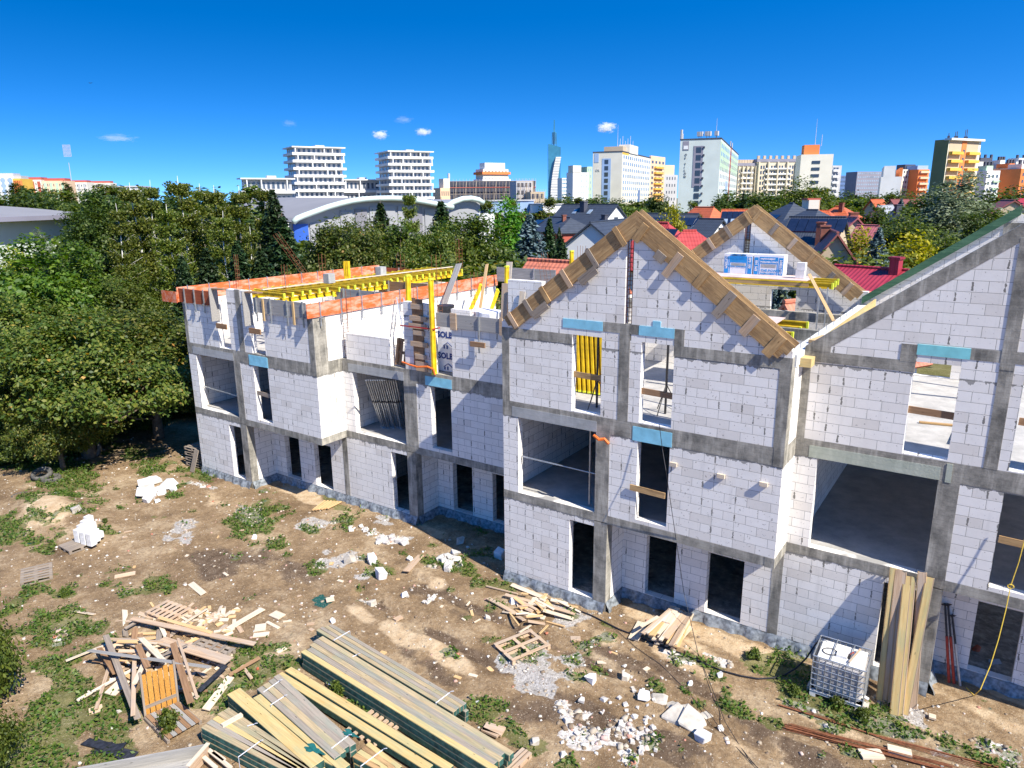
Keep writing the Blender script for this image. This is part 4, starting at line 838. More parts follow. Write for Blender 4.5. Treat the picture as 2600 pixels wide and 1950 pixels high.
for i,(x,z,dx,dz,lab) in enumerate(((-9.75,9.62,.5,.38,'grey-brown offcut nailed below the left gable slope, upper'),(-11.3,8.55,.5,.38,'grey-brown offcut nailed below the left gable slope, lower'))):
    plank('offcut',(x,17.52,z),(x+dx,17.52,z+dz),.03,.24,'w_old',label=lab,cat='board')
# wall plate and timber on the ledge between the two gabled shells
plank('wall_plate',(-3.72,19.2,8.25),(-3.72,27.7,8.25),.05,.26,'t_gold',label='pale yellow-green plank standing along the party ledge',cat='plank')
plank('ledge_board',(-4.02,19.6,8.2),(-3.85,20.4,8.22),.16,.08,'w_new',label='small pale board lying on the party ledge',cat='board')
b=MB(); b.box(-4.1,-3.72,18.35,18.75,7.78,8.0); tag(b.build('timber_block',M['t_gold']),'squared timber end sticking out at the gap between gabled shells','timber')
for i in range(9):
    y=17.9+i*1.0; b=MB(); b.tube([(-4.12,y,8.13),(-4.12,y,8.13+.22)],.009,5); tag(b.build('anchor_bolt',M['steel']),'thin upright anchor rod in the party ledge','anchor rod','anchor rods along the party ledge')
# green timbers on the floor of the rightmost shell
for i in range(5): plank('floor_timber',(-.55+i*.09,20.2,5.92),(-.35+i*.09,26.5,5.92),.08,.14,'t_gold' if i%2 else 'rafter',label=['first','second','third','fourth','fifth'][i]+' from the left of the long timbers on the rightmost shell floor',cat='timber',group='timbers on the upper floor')
plank('cross_timber',(-2.4,24.6,7.6),(.8,24.9,7.5),.1,.2,'rafter',label='dark green cross timber seen through the rightmost window',cat='timber')
plank('floor_board',(-1.5,21.8,5.86),(-.6,22.0,5.86),.1,.04,'w_form',label='short brown board on the rightmost shell floor',cat='board')
plank('cross_timber',(-2.6,26.8,7.9),(1.6,26.2,7.9),.12,.1,'t_gold',label='pale yellow timber across the rightmost shell rear',cat='timber')
# brick-sized pieces nailed on the gabled bay
for i,(x,z) in enumerate(((-6.62,4.87),(-5.25,4.8),(-4.13+.05,4.85))):
    p=[G(1250+1265/2.765,1000+500/2.765),0][0]
for i,(cx_,cy_) in enumerate(((1265,500),(1600,582),(1900,640))):
    px_,py_=1250+cx_/2.765,1000+cy_/2.765; d_=ray(px_,py_); t_=17.5/d_.y; p=Vector((0,0,CAMH))+d_*t_
    b=MB(); b.box(p.x-.1,p.x+.1,17.52,17.60,p.z-.055,p.z+.055); tag(b.build('wood_bracket',M['w_pale']),['leftmost','middle','rightmost'][i]+' small wooden block fixed to the gabled bay wall','bracket','wooden blocks on the bay wall')
b=MB(); b.tube([(-9.2,17.5,5.28),(-9.0,17.42,5.22),(-8.85,17.47,5.25),(-8.7,17.45,5.14)],.05,6); tag(b.build('orange_rag',M['ostrap']),'orange rag hanging at the gabled shell loggia corner','rag')
# ------------------------------------------------------------------ things on the ground
def ring(b,c,R_,r,ax=(0,0,1),n=28,m_=10):
    ax=Vector(ax).normalized(); u=ax.orthogonal().normalized(); v=ax.cross(u); n0=len(b.v)
    for i in range(n):
        t=2*math.pi*i/n; dr=u*math.cos(t)+v*math.sin(t)
        for k in range(m_):
            s=2*math.pi*k/m_; rr=r*(.9 if False else 1); b.v.append(tuple(Vector(c)+dr*(R_+rr*.75*math.cos(s))+ax*(rr*1.05*math.sin(s))))
    for i in range(n):
        for k in range(m_): b.f.append((n0+i*m_+k,n0+((i+1)%n)*m_+k,n0+((i+1)%n)*m_+(k+1)%m_,n0+i*m_+(k+1)%m_))
    return b
for cf,x,y,z,ax,lab,rad in ((g1,132,535,.1,(0,0,1),'worn tyre lying flat, nearest the left frame edge',.3),(g1,268,415,.30,(.25,-.25,1),'dusty tyre tilted on top of another by the bushes',.36),(g1,320,418,.1,(0,0,1),'dark tyre lying under the tilted dusty one',.34),(g1,575,262,.3,(.35,-.8,.5),'large black tyre leaning in the weeds right of the apple trunk',.45)):
    p=Gc(cf,x,y); b=ring(MB(),(p.x,p.y,GZ+z),rad,.11,ax); e=empty('tyre',(p.x,p.y,GZ),lab,'tyre','old tyres'); b.build('tread',M['tyre'],e,True)
    b=ring(MB(),(p.x,p.y,GZ+z),rad-.09,.05,ax); b.build('sidewall_bead',M['tyre'],e,True)
# pallets
def pal4(name,label,cf,pts,mat,slats,z=GZ+.14,missing=()):
    "pallet from its four corners in the photo: a,b = ends of one slat side, d = across"
    a,b_,c_,d_=[Gc(cf,*p,z) for p in pts]; o=(a+b_+c_+d_)/4; ux=((b_-a)+(c_-d_)); uy=((d_-a)+(c_-b_))
    return pallet(name,label,(o.x,o.y,gh(o.x,o.y)+.0),ux,uy,(ux.length/2),(uy.length/2),mat,slats,missing=missing)
pal4('pallet','empty grey pallet lying flat at the left, below the white blocks',g1,[(95,985),(295,935),(360,1005),(160,1048)],'w_old',6)
P2=pal4('pallet','grey pallet with white blocks stacked on its right half',g1,[(370,825),(520,768),(610,800),(425,865)],'w_old',7)
pal4('pallet','broken open pallet lying below the lumber pile at the gabled shell',g3,[(1555,505),(1820,390),(1900,530),(1635,635)],'w_scrap',3)
pal4('pallet','broken pallet at the top left of the scrap heap',g1,[(900,1260),(1030,1170),(1210,1220),(1060,1290)],'w_scrap',6)
pal4('pallet','dark broken pallet sticking out right of the scrap heap',g1,[(1190,1440),(1270,1400),(1460,1470),(1400,1530)],'w_old',5)
pal4('pallet','pallet under the far end of the long timbers, bottom right of stack',g3,[(1590,1370),(1730,1230),(1800,1275),(1660,1400)],'w_scrap',3)
k=0
for i in range(3):
    for j in range(4 if i==0 else 3):
        for l in range(2 if (i+j)<4 else 1):
            c=Gc(g1,500+i*38+j*22,800-j*22+i*10,GZ+.15); fresh('white block in the small stack on the left pallet',c.x,c.y,GZ+.145+l*.245+gh(c.x,c.y)-GZ,.24,.24,.24,.25,group='blocks stacked on the left pallet')
# white foam and block debris big enough to count
def chunk(label,c,s,mat,group,seed,flat=.6,name='block_piece',cat='debris'):
    r_=random.Random(seed); b=MB(); v=[]
    for x,y,z in ((-1,-1,-1),(1,-1,-1),(1,1,-1),(-1,1,-1),(-1,-1,1),(1,-1,1),(1,1,1),(-1,1,1)): v.append((x*s*.5*r_.uniform(.45,1.15),y*s*.5*r_.uniform(.45,1.15),z*s*.5*flat*r_.uniform(.4,1.15)))
    b.add(v,[(3,2,1,0),(4,5,6,7),(0,1,5,4),(1,2,6,5),(2,3,7,6),(3,0,4,7)]); o=b.build(name,M[mat]); o.location=(c[0],c[1],gh(c[0],c[1])+s*flat*.35); o.rotation_euler=(r_.uniform(-.3,.3),r_.uniform(-.3,.3),r_.uniform(0,6.3))
    m_=o.modifiers.new('b','BEVEL'); m_.width=s*.05
    return tag(o,label,cat,group)
FO=[(g1,915,462,.6),(g1,965,432,.55),(g1,1048,468,.6),(g1,905,520,.62),(g1,958,515,.55),(g1,998,490,.45),(g1,920,548,.4),(g1,1085,485,.3),(g1,985,552,.25),(g1,940,535,.4),(g1,1010,505,.35),(g1,890,500,.35)]
for i,(cf,x,y,s) in enumerate(FO): chunk('white broken foam block in the heap left of the shells',Gc(cf,x,y),s,'white','white foam lumps left of the shells',i,.8,'foam_lump')
for i,(cf,x,y,s,lab) in enumerate(((g5,1258,700,.42,'white aerated block tilted alone in the middle of the yard'),(g5,1208,612,.4,'white block on the gravel left of the lone tilted one'),(g5,1078,615,.4,'wedge-shaped white piece on the grey gravel patch'),(g5,1415,600,.22,'small white lump left of the leaning plank'),(g5,1700,503,.32,'pale block lying in the shade beside the recess'),(g5,1920,585,.42,'white canister shape at the gabled shell corner'),(g5,545,477,.2,'small white lump in the green weeds'),(g1,485,670,.35,'pale stone above the stacked blocks'),(g3,1670,225,.24,'white block piece inside the lumber pile'),(g4,1065,1180+5,.34,'white square piece lying in the sandy track'),(g4,640,905,.3,'angular white stone left of the broken slabs'),(g4,1180,738,.16,'small white stone beside the hose'),(g4,975,795,.14,'small white stone by the track edge'),(g4,280,775,.26,'flat white piece, left of the angular stones'),(g4,520,740,.26,'pale stone at the top of the rubble line'),(g4,1190,1095,.16,'white pebble right of the broken slabs'),(g3,400,365,.16,'small white lump at the end of the timber stack'),(g3,900,178,.22,'white lump in the middle of the yard above timber'),(g3,670,228,.26,'pale stone near the teal paint'),(g3,1490,340,.2,'round pale stone below the lumber pile'),(g3,1820,1210,.22,'round grey concrete lump near the bottom'))):
    chunk(lab,Gc(cf,x,y),s,'white' if 'pale' not in lab and 'grey' not in lab else 'stone',None,50+i,.85)
for i,(x,y) in enumerate(((1620,590),(1640,630),(1605,610),(1670,575),(1680,610),(1650,600),(1630,655),(1590,600))): chunk('white block fragment in the small heap before the recess shade',Gc(g5,x,y),.30,'wchunk','white fragments before the recess',90+i,.8)
for i in range(16): chunk('white block fragment on the pale patch near the recess',Gc(g5,rnd.uniform(1230,1400),rnd.uniform(470,520)),rnd.uniform(.12,.32),'wchunk','white fragments on the pale patch',120+i,.6)
for i in range(10): chunk('white block fragment at the upper edge of the pale patch',Gc(g5,rnd.uniform(1080,1240),rnd.uniform(410,440)),rnd.uniform(.1,.24),'wchunk','white fragments at the upper patch',150+i,.6)
for i in range(46): chunk('white rubble piece in the crushed heap at bottom centre',Gc(g4,540+rnd.gauss(0,1)*95+rnd.uniform(0,60),1090+rnd.gauss(0,1)*105),rnd.uniform(.05,.17),'wchunk','white rubble at bottom centre',200+i,.7)
for i in range(14): chunk('white rubble piece among the mud left of the crushed heap',Gc(g4,rnd.uniform(60,420),rnd.uniform(880,1300)),rnd.uniform(.07,.18),'wchunk','white rubble in the mud',260+i,.7)
for i in range(9): chunk('white chip in the loose group above the timber',Gc(g3,rnd.uniform(1040,1260),rnd.uniform(180,240)),rnd.uniform(.08,.17),'wchunk','white chips above the timber',290+i,.7)
for i in range(40):
    x,y=rnd.uniform(100,2500),rnd.uniform(1330,1900); c=G(x,y)
    if c.y>16.3 and c.x>-13 or c.y>17.5: continue
    chunk('loose pale fragment scattered on the open soil',c,rnd.uniform(.05,.12),rnd.choice(['wchunk','stone','stone','terracotta','stone']),'loose fragments on the soil',320+i,.6)
for i,(x,y,s,lab) in enumerate(((760,895,.5,'upper left piece of the broken concrete slab'),(840,925,.36,'small piece of broken slab beside the upper left one'),(955,960,.58,'upper right piece of the broken concrete slab'),(1018,988,.3,'little slab piece right of the upper right one'),(885,1030,.6,'lower left piece of the broken concrete slab'),(1000,1070,.66,'largest lower right piece of the broken slab'),(1090,995,.26,'triangular slab piece furthest right'))): chunk(lab,Gc(g4,x,y),s,'stone','broken slab pieces',500+i,.22,'slab_piece','slab piece')
# timber stacks
GT='squared timbers in the stacks'; ORD=['first','second','third','fourth','fifth']
def timber(cf,a,b_,z,w,h,mat,label,dz=0,off=0,group=GT):
    p=Gc(cf,*a,z); q=Gc(cf,*b_,z); d=(q-p).normalized(); n_=Vector((-d.y,d.x,0)); p+=n_*off; q+=n_*off
    e=empty('timber',(0,0,0),label,'timber',group); L_=(q-p).length
    e.matrix_world=Matrix(((d.x,n_.x,0,p.x),(d.y,n_.y,0,p.y),(0,0,1,z-h/2),(0,0,0,1)))
    b=MB();b.box(0,L_,-w/2,w/2,-h/2,h/2); o=b.build('beam',M[mat]); o.parent=e; m_=o.modifiers.new('b','BEVEL'); m_.width=.006
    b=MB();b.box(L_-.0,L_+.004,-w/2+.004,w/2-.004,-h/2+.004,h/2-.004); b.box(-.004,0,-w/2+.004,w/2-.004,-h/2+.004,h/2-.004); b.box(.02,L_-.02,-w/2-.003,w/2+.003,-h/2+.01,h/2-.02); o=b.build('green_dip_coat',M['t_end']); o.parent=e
    return e
def stack(cf,A0,A1,B0,B1,z,n,layers,h,mats,labels,jit=.12,w=None):
    "rows between edge line A (far side) and edge line B (near side); each line start->end"
    a0,a1,b0,b1=Gc(cf,*A0,z),Gc(cf,*A1,z),Gc(cf,*B0,z),Gc(cf,*B1,z)
    d=(a1-a0).normalized(); nv=Vector((-d.y,d.x,0)); tot=(b0-a0).dot(nv); ww=abs(tot)/n; 
    for l in range(layers):
        for i in range(n):
            if l>0 and layers>2 and 0<i<n-1 : continue
            f=(i+.5)/n; s=a0.lerp(b0,f)+d*rnd.uniform(-jit,jit)*.6; t=a1.lerp(b1,f)+d*rnd.uniform(-jit,jit)
            z_=z-l*(h+.012)
            e=empty('timber',(0,0,0),(ORD[i]+' timber from the far side on top of the '+labels[2]) if l==0 and n>1 else (labels[0] if l==0 else labels[1]),'timber',labels[2]+(' top layer' if l==0 else ' lower layers')); L_=(t-s).length; dd=(t-s).normalized(); nn=Vector((-dd.y,dd.x,0))
            e.matrix_world=Matrix(((dd.x,nn.x,0,s.x),(dd.y,nn.y,0,s.y),(0,0,1,z_-h/2),(0,0,0,1)))
            w_=ww-.012
            b=MB();b.box(0,L_,-w_/2,w_/2,-h/2,h/2); o=b.build('beam',M[mats[i%len(mats)] if l==0 else mats[0]]); o.parent=e; m_=o.modifiers.new('b','BEVEL'); m_.width=.006
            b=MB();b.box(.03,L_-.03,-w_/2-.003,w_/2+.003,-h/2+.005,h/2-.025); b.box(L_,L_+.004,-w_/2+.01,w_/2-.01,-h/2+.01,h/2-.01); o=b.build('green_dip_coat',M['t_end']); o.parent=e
    return
def strapping(label,pts,z):
    P_=[G(*p,z+.012) for p in pts]; b=MB()
    for a_,b_ in zip(P_,P_[1:]): b.beam(a_,b_,.022,.004)
    e0=P_[-1]; b.tube([e0,e0+Vector((.05,-.03,.06)),e0+Vector((.13,-.02,.1))],.009,4); b.beam(P_[0],P_[0]+Vector((.005,.005,-.3)),.004,.022,(1,0,0))
    return tag(b.build('strapping_band',M['strap']),label,'strap','white plastic bands on the timber')
zt=GZ+.52
stack(g3,(400,372),(1350,930),(275,410),(1235,985),zt,4,3,.15,['t_grey','t_green'],['short timber on top of the strapped farthest pack','timber below the top of the strapped farthest pack','strapped farthest timber pack'],.04)
stack(g3,(325,450),(1665,1265),(185,575),(1500,1385),zt,5,3,.155,['t_green','t_grey','t_green','t_grey','t_gold'],['long greenish timber on top of the widest far stack','long timber under the top of the widest far stack','widest far timber stack'],.12)
stack(g3,(110,668),(1275,1382),(65,700),(1180,1382),GZ+.25,1,1,.18,['t_gold'],['single long golden-green timber lying between the stacks, farther one','',"farther single timber"],.02)
stack(g3,(45,703),(1130,1382),(-5,735),(1040,1382),GZ+.25,1,1,.18,['t_gold'],['single long golden timber lying between the stacks, nearer one','',"nearer single timber"],.02)
stack(g2,(1745,640),(2215,1070),(1605,740),(2085,1165),zt,4,3,.15,['t_grey','t_grey','t_green'],['grey timber on top of the pack with dark paint at its end','timber under the top of the pack with dark painted end','grey timber pack with painted end'],.04)
stack(g2,(1640,760),(2212,1225),(1575,790),(2100,1229),zt-.05,1,2,.2,['t_gold'],['golden timber between grey pack and the thick yellow one','timber underneath the golden one','golden timber'],.02)
stack(g2,(1510,735),(2010,1180),(1405,760),(1960,1229),zt,1,2,.2,['t_gold'],['thick yellow timber with a teal paint splash near its end','thick timber underneath the yellow one','thick yellow timber'],.02)
stack(g2,(1425,845),(1990,1240),(1250,975),(1790,1240),GZ+.5,5,3,.14,['t_green','t_green','t_gold','t_grey'],['timber on top of the front pack with an offcut lying on it','timber under the top of the front pack','front timber pack'],.04)
stack(g3,(660,1195),(900,1382),(540,1305),(700,1382),GZ+.4,4,2,.14,['t_gold','w_form'],['orange-toned timber on top of the small pack at the bottom edge','timber under the top of the small bottom pack','small bottom timber pack'],.03)
stack(g3,(350,1290),(520,1382),(310,1320),(450,1382),GZ+.45,1,1,.15,['t_gold'],['short yellow timber end at the bottom edge','','short yellow end'],.01)
for lab,pts in (('white band round the farthest pack, upper end',[g3(520,420),g3(405,487)]),('white band round the farthest pack, lower end',[g3(1125,925),g3(1225,850)]),('short curl of white band on the farthest stack',[g3(540,600),g3(575,585)]),
  ('white band round the grey pack, upper end',[g2(1645,755),g2(1745,685)]),('loose white band lying on the grey pack',[g2(1690,835),g2(1775,780)]),('white band round the grey pack, lower end',[g2(2070,1105),g2(2175,1025)]),
  ('white band round the front pack',[g2(1487,1160),g2(1625,1060)]),('white band round the small bottom pack',[g3(597,1370),g3(757,1250)]),('small white band piece on the front pack corner',[g2(1545,965),g2(1590,955)])): strapping(lab,pts,zt if 'small bottom' not in lab else GZ+.4)
c=Gc(g3,400,800); b=MB()
for k in range(3): 
    b.tube([(c.x+.16*math.cos(t/3)*(1+.2*k)+.03*k,c.y+.12*math.sin(t/3)*(1+.2*k),GZ+.06+.03*k+.05*math.sin(t/2)) for t in range(17)],.012,4)
tag(b.build('strapping_coil',M['strap']),'curled white plastic band on the ground between the stacks','strap')
for cf,x,y,r_,lab,z in ((g3,265,1250,.16,'dark teal paint splash on the thick yellow timber',zt),(g3,520,1140,.13,'dark teal paint splash on the end of the grey pack',zt)):
    c=Gc(cf,x,y,z); b=MB(); pts=[]; 
    for k in range(22): t=k/22*6.283; rr=r_*(1+.35*math.sin(3*t+1)+.2*math.sin(7*t)); pts.append((c.x+rr*1.5*math.cos(t-.1),c.y+rr*.6*math.sin(t),z+.003))
    b.prism(pts,(0,0,.005)); tag(b.build('paint_splash',M['paint_teal']),lab,'paint')
p=Gc(g2,1385,965,GZ+.53);q=Gc(g2,1510,895,GZ+.53); plank('offcut',p,q,.10,.06,'w_pale',label='pale offcut lying across the front timber pack',cat='board')
for i in range(6): p=Gc(g3,640+i*38,985+i*22,GZ+.13); q=p+Vector((.42,.32,0)); plank('bearer',Gc(g3,650+i*36,1005+i*21,GZ+.1),Gc(g3,690+i*36,975+i*21,GZ+.1),.09,.05,'w_scrap',label='slat of the pallet row sticking out between the stacks',cat='board',group='pallet slats between the stacks')
for i in range(5): plank('bearer',Gc(g3,490+i*50,1130+i*22,GZ+.1),Gc(g3,560+i*48,1070+i*32,GZ+.1),.09,.04,'w_scrap',label='slat of the pallet under the small bottom pack',cat='board',group='pallet slats by the bottom pack')
# orange crate, bottom box
e=empty('broken_crate',Gc(g2,1000,880),'orange-stained crate wall standing upright on its grey slatted base','crate')
a_=Gc(g2,905,900,GZ+.1);b_=Gc(g2,1110,815,GZ+.1); d=(b_-a_); L_=d.length; d.normalize()
for i in range(6):
    s=a_+d*(L_*(i+.08)/6.0); t=a_+d*(L_*(i+.92)/6); m_=(s+t)/2; H_=1.05+.03*math.sin(i*2)
    plank('upright_board',m_,m_+Vector((-.05,.05,H_)),L_/6*.86,.022,'w_orange',(d.y,-d.x,0),parent=e)
plank('cross_rail',a_+Vector((0,.03,.2)),b_+Vector((0,.03,.2)),.03,.09,'w_old',parent=e)
for s_ in (a_,b_): plank('corner_post',s_+Vector((0,0,-.05)),s_+Vector((-.06,.06,1.12)),.08,.05,'w_old',d,parent=e)
cc=[Gc(g2,905,905,GZ+.12),Gc(g2,1115,815,GZ+.12),Gc(g2,1250,935,GZ+.12),Gc(g2,1050,1050,GZ+.12)]
for i in range(7): f_=(i+.5)/7; plank('base_slat',cc[0].lerp(cc[1],f_),cc[3].lerp(cc[2],f_),(cc[1]-cc[0]).length/7*.9,.02,'w_grey' if i%2 else 'w_brown',parent=e)
plank('base_beam',cc[0]-Vector((0,0,.07)),cc[3]-Vector((0,0,.07)),.07,.09,'w_old',parent=e); plank('base_beam',cc[1]-Vector((0,0,.07)),cc[2]-Vector((0,0,.07)),.07,.09,'w_old',parent=e)
e=empty('mortar_box',Gc(g2,1000,1180),'long grey wooden mortar box at the bottom edge','box')
zz=GZ+.35; A_=Gc(g2,480,1232,zz);B_=Gc(g2,1295,1082,zz);C_=Gc(g2,1290,1180,zz)
plank('side_board',A_-Vector((0,0,.15)),B_-Vector((0,0,.15)),.035,.32,'w_grey',parent=e); plank('end_board',B_-Vector((0,0,.15)),B_+Vector((.25,-.62,-.15)),.035,.32,'w_scrap',parent=e)
plank('side_board',A_+Vector((.25,-.62,-.15)),B_+Vector((.25,-.62,-.15)),.035,.32,'w_grey',parent=e); plank('bottom_board',A_+Vector((.12,-.31,-.29)),B_+Vector((.12,-.31,-.29)),.6,.02,'conc2' if 0 else 'w_grey',parent=e)
plank('top_rail',B_+Vector((0,.02,.02)),B_+Vector((.25,-.64,.02)),.09,.03,'w_pale',parent=e)
for i,(x0,y0,x1,y1) in enumerate(((1300,1115,1440,1229),(1270,1160,1350,1229),(1330,1130,1400,1180))): plank('box_slat',Gc(g2,x0,y0,GZ+.2),Gc(g2,x1,y1,GZ+.2),.09,.03,'w_pale',label='pale slat beside the mortar box at the bottom edge',cat='board',group='slats by the mortar box')
# scrap heap: named boards first, then loose ones
SC=[(g2,820,295,1590,455,.16,'w_scrap','longest brown board at the top of the scrap heap',.32),(g2,990,290,1320,385,.1,'w_new','narrow orange board above the longest one',.36),(g2,555,495,1310,600,.15,'w_grey','long silver-grey board across the middle of the scrap heap',.62),
(g2,1425,360,1640,235,.22,'w_pale','wide pale plank lying alone right of the heap',.05),(g2,410,560,660,460,.1,'w_pale','pale board at the far left of the scrap heap',.1),(g2,480,808,870,590,.09,'w_pale','long pale batten reaching down left from the heap',.12),
(g2,600,860,680,600,.09,'w_scrap','brown batten pointing down at the lower left of heap',.12),(g2,660,400,860,920,.15,'w_old','steep grey-brown board running down the heap',.45),(g2,620,480,720,640,.14,'w_brown','dark board at the heap left side',.3),
(g2,880,420,1020,560,.15,'w_pale','pale greyish board leaning in the heap centre',.6),(g2,860,460,920,600,.15,'w_brown','brown board in the heap centre',.65),(g2,1080,450,1190,820,.16,'w_brown','reddish brown board standing steeply right of the crate',.6),
(g2,1110,420,1230,790,.07,'w_scrap','thin batten beside the reddish brown board',.7),(g2,1000,430,1430,560,.32,'w_scrap','widest brown sheet on the right of the heap',.35),(g2,1285,865,1440,660,.2,'w_pale','pale plank right of the standing crate',.1),
(g2,1240,750,1410,590,.12,'tar','black tarred board pointing up right',.3),(g2,1140,330,1290,235,.1,'w_pale','pale batten above the heap',.12),(g2,780,360,900,290,.09,'w_old','grey batten at the heap top left',.2),(g2,730,440,900,440,.12,'w_new','orange-toned board at the heap left top',.5),
(g2,740,500,860,500,.1,'w_scrap','short board in the left middle of heap',.5),(g2,840,700,940,490,.12,'w_pale','white-ish board behind the crate',.5),(g2,830,900,840,520,.1,'w_scrap','long upright batten left of the crate',.5),(g2,685,770,780,680,.3,'w_pale','square pale board left of the crate',.1),(g2,555,880,640,850,.2,'w_scrap','small square board low left of the heap',.05),
(g2,1510,590,1570,670,.08,'w_scrap','short batten near the front timber stack',.1),(g2,930,560,1170,460,.1,'w_old','old grey batten crossing the heap centre',.5),(g2,640,420,1020,440,.1,'w_scrap','board along the heap top left',.4),(g2,1430,650,1620,540,.1,'w_brown','dark root-like branch right of the heap',.15),
(g2,715,320,845,310,.12,'w_scrap','small board lying alone above the heap',.03),(g1,715,1020,845,995,.17,'w_scrap','pale board lying alone in the yard left part',.03),(g5,1395,665,1480,575,.24,'w_scrap','pale plank lying alone before the recess',.04),(g1,1190,1060,1270,1125,.2,'w_pale','white split board lying alone mid left',.04),
(g5,1050,100+800,1120,890,.1,'w_pale','',.03)]
for (cf,x0,y0,x1,y1,w,mat,lab,z) in SC[:-1]:
    p=Gc(cf,x0,y0,GZ+z);q=Gc(cf,x1,y1,GZ+z*.85+.02); plank('scrap_board',p,q,w,.028,mat,(rnd.uniform(-.3,.3),rnd.uniform(-.3,.3),1),lab,'board','boards of the scrap heap')
for i in range(78):
    t=rnd.uniform(0,6.28); x=1000+rnd.gauss(0,1)*210; y=500+rnd.gauss(0,1)*95+(x-1000)*.05; z=GZ+max(.03,.42*math.exp(-((x-980)/260)**2-((y-500)/110)**2)*rnd.random()+.05)
    p=Gc(g2,x,y,z); l=rnd.uniform(.25,1.3); d=Vector((math.cos(t),math.sin(t)*.8,rnd.uniform(-.12,.12))); plank('scrap_board',p-d*l/2,p+d*l/2,rnd.choice([.08,.1,.12,.15]),.026,rnd.choice(['w_scrap','w_scrap','w_pale','w_brown','w_old','w_new','w_pale']),(rnd.uniform(-.5,.5),rnd.uniform(-.5,.5),1),'short board lying loose in the scrap heap','board','loose boards in the scrap heap')
for i in range(60):
    t=rnd.uniform(0,6.28); p=Gc(g1,rnd.gauss(1290,110),rnd.gauss(1285,45),GZ+.04); l=rnd.uniform(.1,.4); d=Vector((math.cos(t),math.sin(t),0)); p.z=gh(p.x,p.y)+.03; plank('wood_offcut',p-d*l/2,p+d*l/2,rnd.uniform(.08,.16),.03,rnd.choice(['w_pale','w_new','w_pale','w_scrap']),(rnd.uniform(-.3,.3),rnd.uniform(-.3,.3),1),'small pale offcut in the litter above the scrap heap','offcut','offcuts above the scrap heap')
for i in range(70):
    x,y=rnd.uniform(300,1900),rnd.uniform(1340,1720); p=G(x,y)
    if p.y>16: continue
    t=rnd.uniform(0,6.28); l=rnd.uniform(.08,.32); d=Vector((math.cos(t),math.sin(t),0)); p.z=gh(p.x,p.y)+.02; plank('wood_offcut',p-d*l/2,p+d*l/2,rnd.uniform(.04,.13),.022,rnd.choice(['w_pale','w_new','w_scrap']),(0,0,1),'small offcut lying loose on the open yard','offcut','offcuts on the open yard')
for i,(x0,y0,x1,y1,w,lab) in enumerate(((1700,1245,1760,1270,.3,'square pale offcut right of the alone plank'),(1590,1340,1660,1330,.35,'square wooden board lying near the timber stack'),(1580,1385,1680,1375,.2,'long offcut left of the timber stack'),(1665,1300,1740,1340,.1,'white batten piece above the timber stack'),(1725,1490,1780,1460,.2,'white-red scrap by the green weeds'),(2035,1165,2085,1155,.25,'square board lying on the teal paint'))):
    p=Gc(g1,x0,y0,GZ+.03);q=Gc(g1,x1,y1,GZ+.03); plank('wood_offcut',p,q,w,.03,'w_pale',label=lab,cat='offcut')
for i,(cf,x0,y0,x1,y1,w,lab) in enumerate(((g3,835,345,885,320,.16,'pink-brown square board above the far timber stack'),(g3,1465,1090,1600,1130,.28,'brown square board with a burnt ring near the stack end'),(g3,1450,1110,1560,1160,.1,'pale block under the burnt ring board'),(g4,135,480,205,480,.26,'pink flat board at the gravel near the pallet'),(c5,895,1400,930,1410,.16,'small tan board lying below the tall planks'),(c5,555,1590,665,1590,.28,'tan board under the rebar bundle, left'),(c5,690,1560,810,1590,.24,'tan board under the rebar bundle, right'))):
    p=Gc(cf,x0,y0,GZ+.06);q=Gc(cf,x1,y1,GZ+.06); plank('flat_board',p,q,w,.05,'w_pale' if 'tan' in lab else 'w_scrap',label=lab,cat='board')
for i in range(5):
    p=Gc(g2,600+i*40,1080+i*14,GZ+.05); b=MB(); b.box(-.35,.35,-.12,.12,0,.02); o=b.build('tar_board',M['tar']); o.location=p; o.rotation_euler=(rnd.uniform(-.1,.1),rnd.uniform(-.15,.15),rnd.uniform(-.4,.7)); tag(o,'black tarred board near the mortar box','board','tarred boards at the bottom left')
# lumber pile by the gabled shell
for i,(x0,y0,x1,y1,w) in enumerate(((1480,105,1700,160,.05),(1655,95,1900,195,.14),(1490,190,1690,300,.18),(1610,165,2100,300,.12),(1700,200,1830,270,.08),(1880,275,2090,335,.2),(1700,290,1890,330,.16),(1900,205,2120,255,.09),(1840,220,1900,160,.1),(1790,240,1820,185,.14),(1960,200,2140,290,.06),(1770,350,1890,370,.13),(1900,355,2030,390,.05),(1700,320,1745,345,.15),(1850,440,1910,380,.06),(1710,430,1790,380,.06),(1930,200,2050,230,.12))):
    plank('pile_board',Gc(g3,x0,y0,GZ+.05+.03*(i%6)),Gc(g3,x1,y1,GZ+.05+.025*(i%5)),w,.03,rnd.choice(['w_new','w_pale','w_scrap']),(rnd.uniform(-.3,.3),rnd.uniform(-.3,.3),1),'orange-toned board in the loose pile left of the gabled door column','board','boards of the pile beside the gabled shell')
for i in range(26):
    t=rnd.uniform(-.9,1.2); p=Gc(g3,rnd.gauss(1830,90),rnd.gauss(260,40),GZ+.05+.16*rnd.random()); l=rnd.uniform(.2,.8); d=Vector((math.cos(t),math.sin(t),rnd.uniform(-.1,.1))); plank('pile_board',p-d*l/2,p+d*l/2,rnd.choice([.05,.08,.12]),.028,rnd.choice(['w_new','w_pale','w_new','w_scrap']),(rnd.uniform(-.4,.4),rnd.uniform(-.4,.4),1),'short offcut in the loose pile left of the gabled door column','board','offcuts of the pile beside the gabled shell')
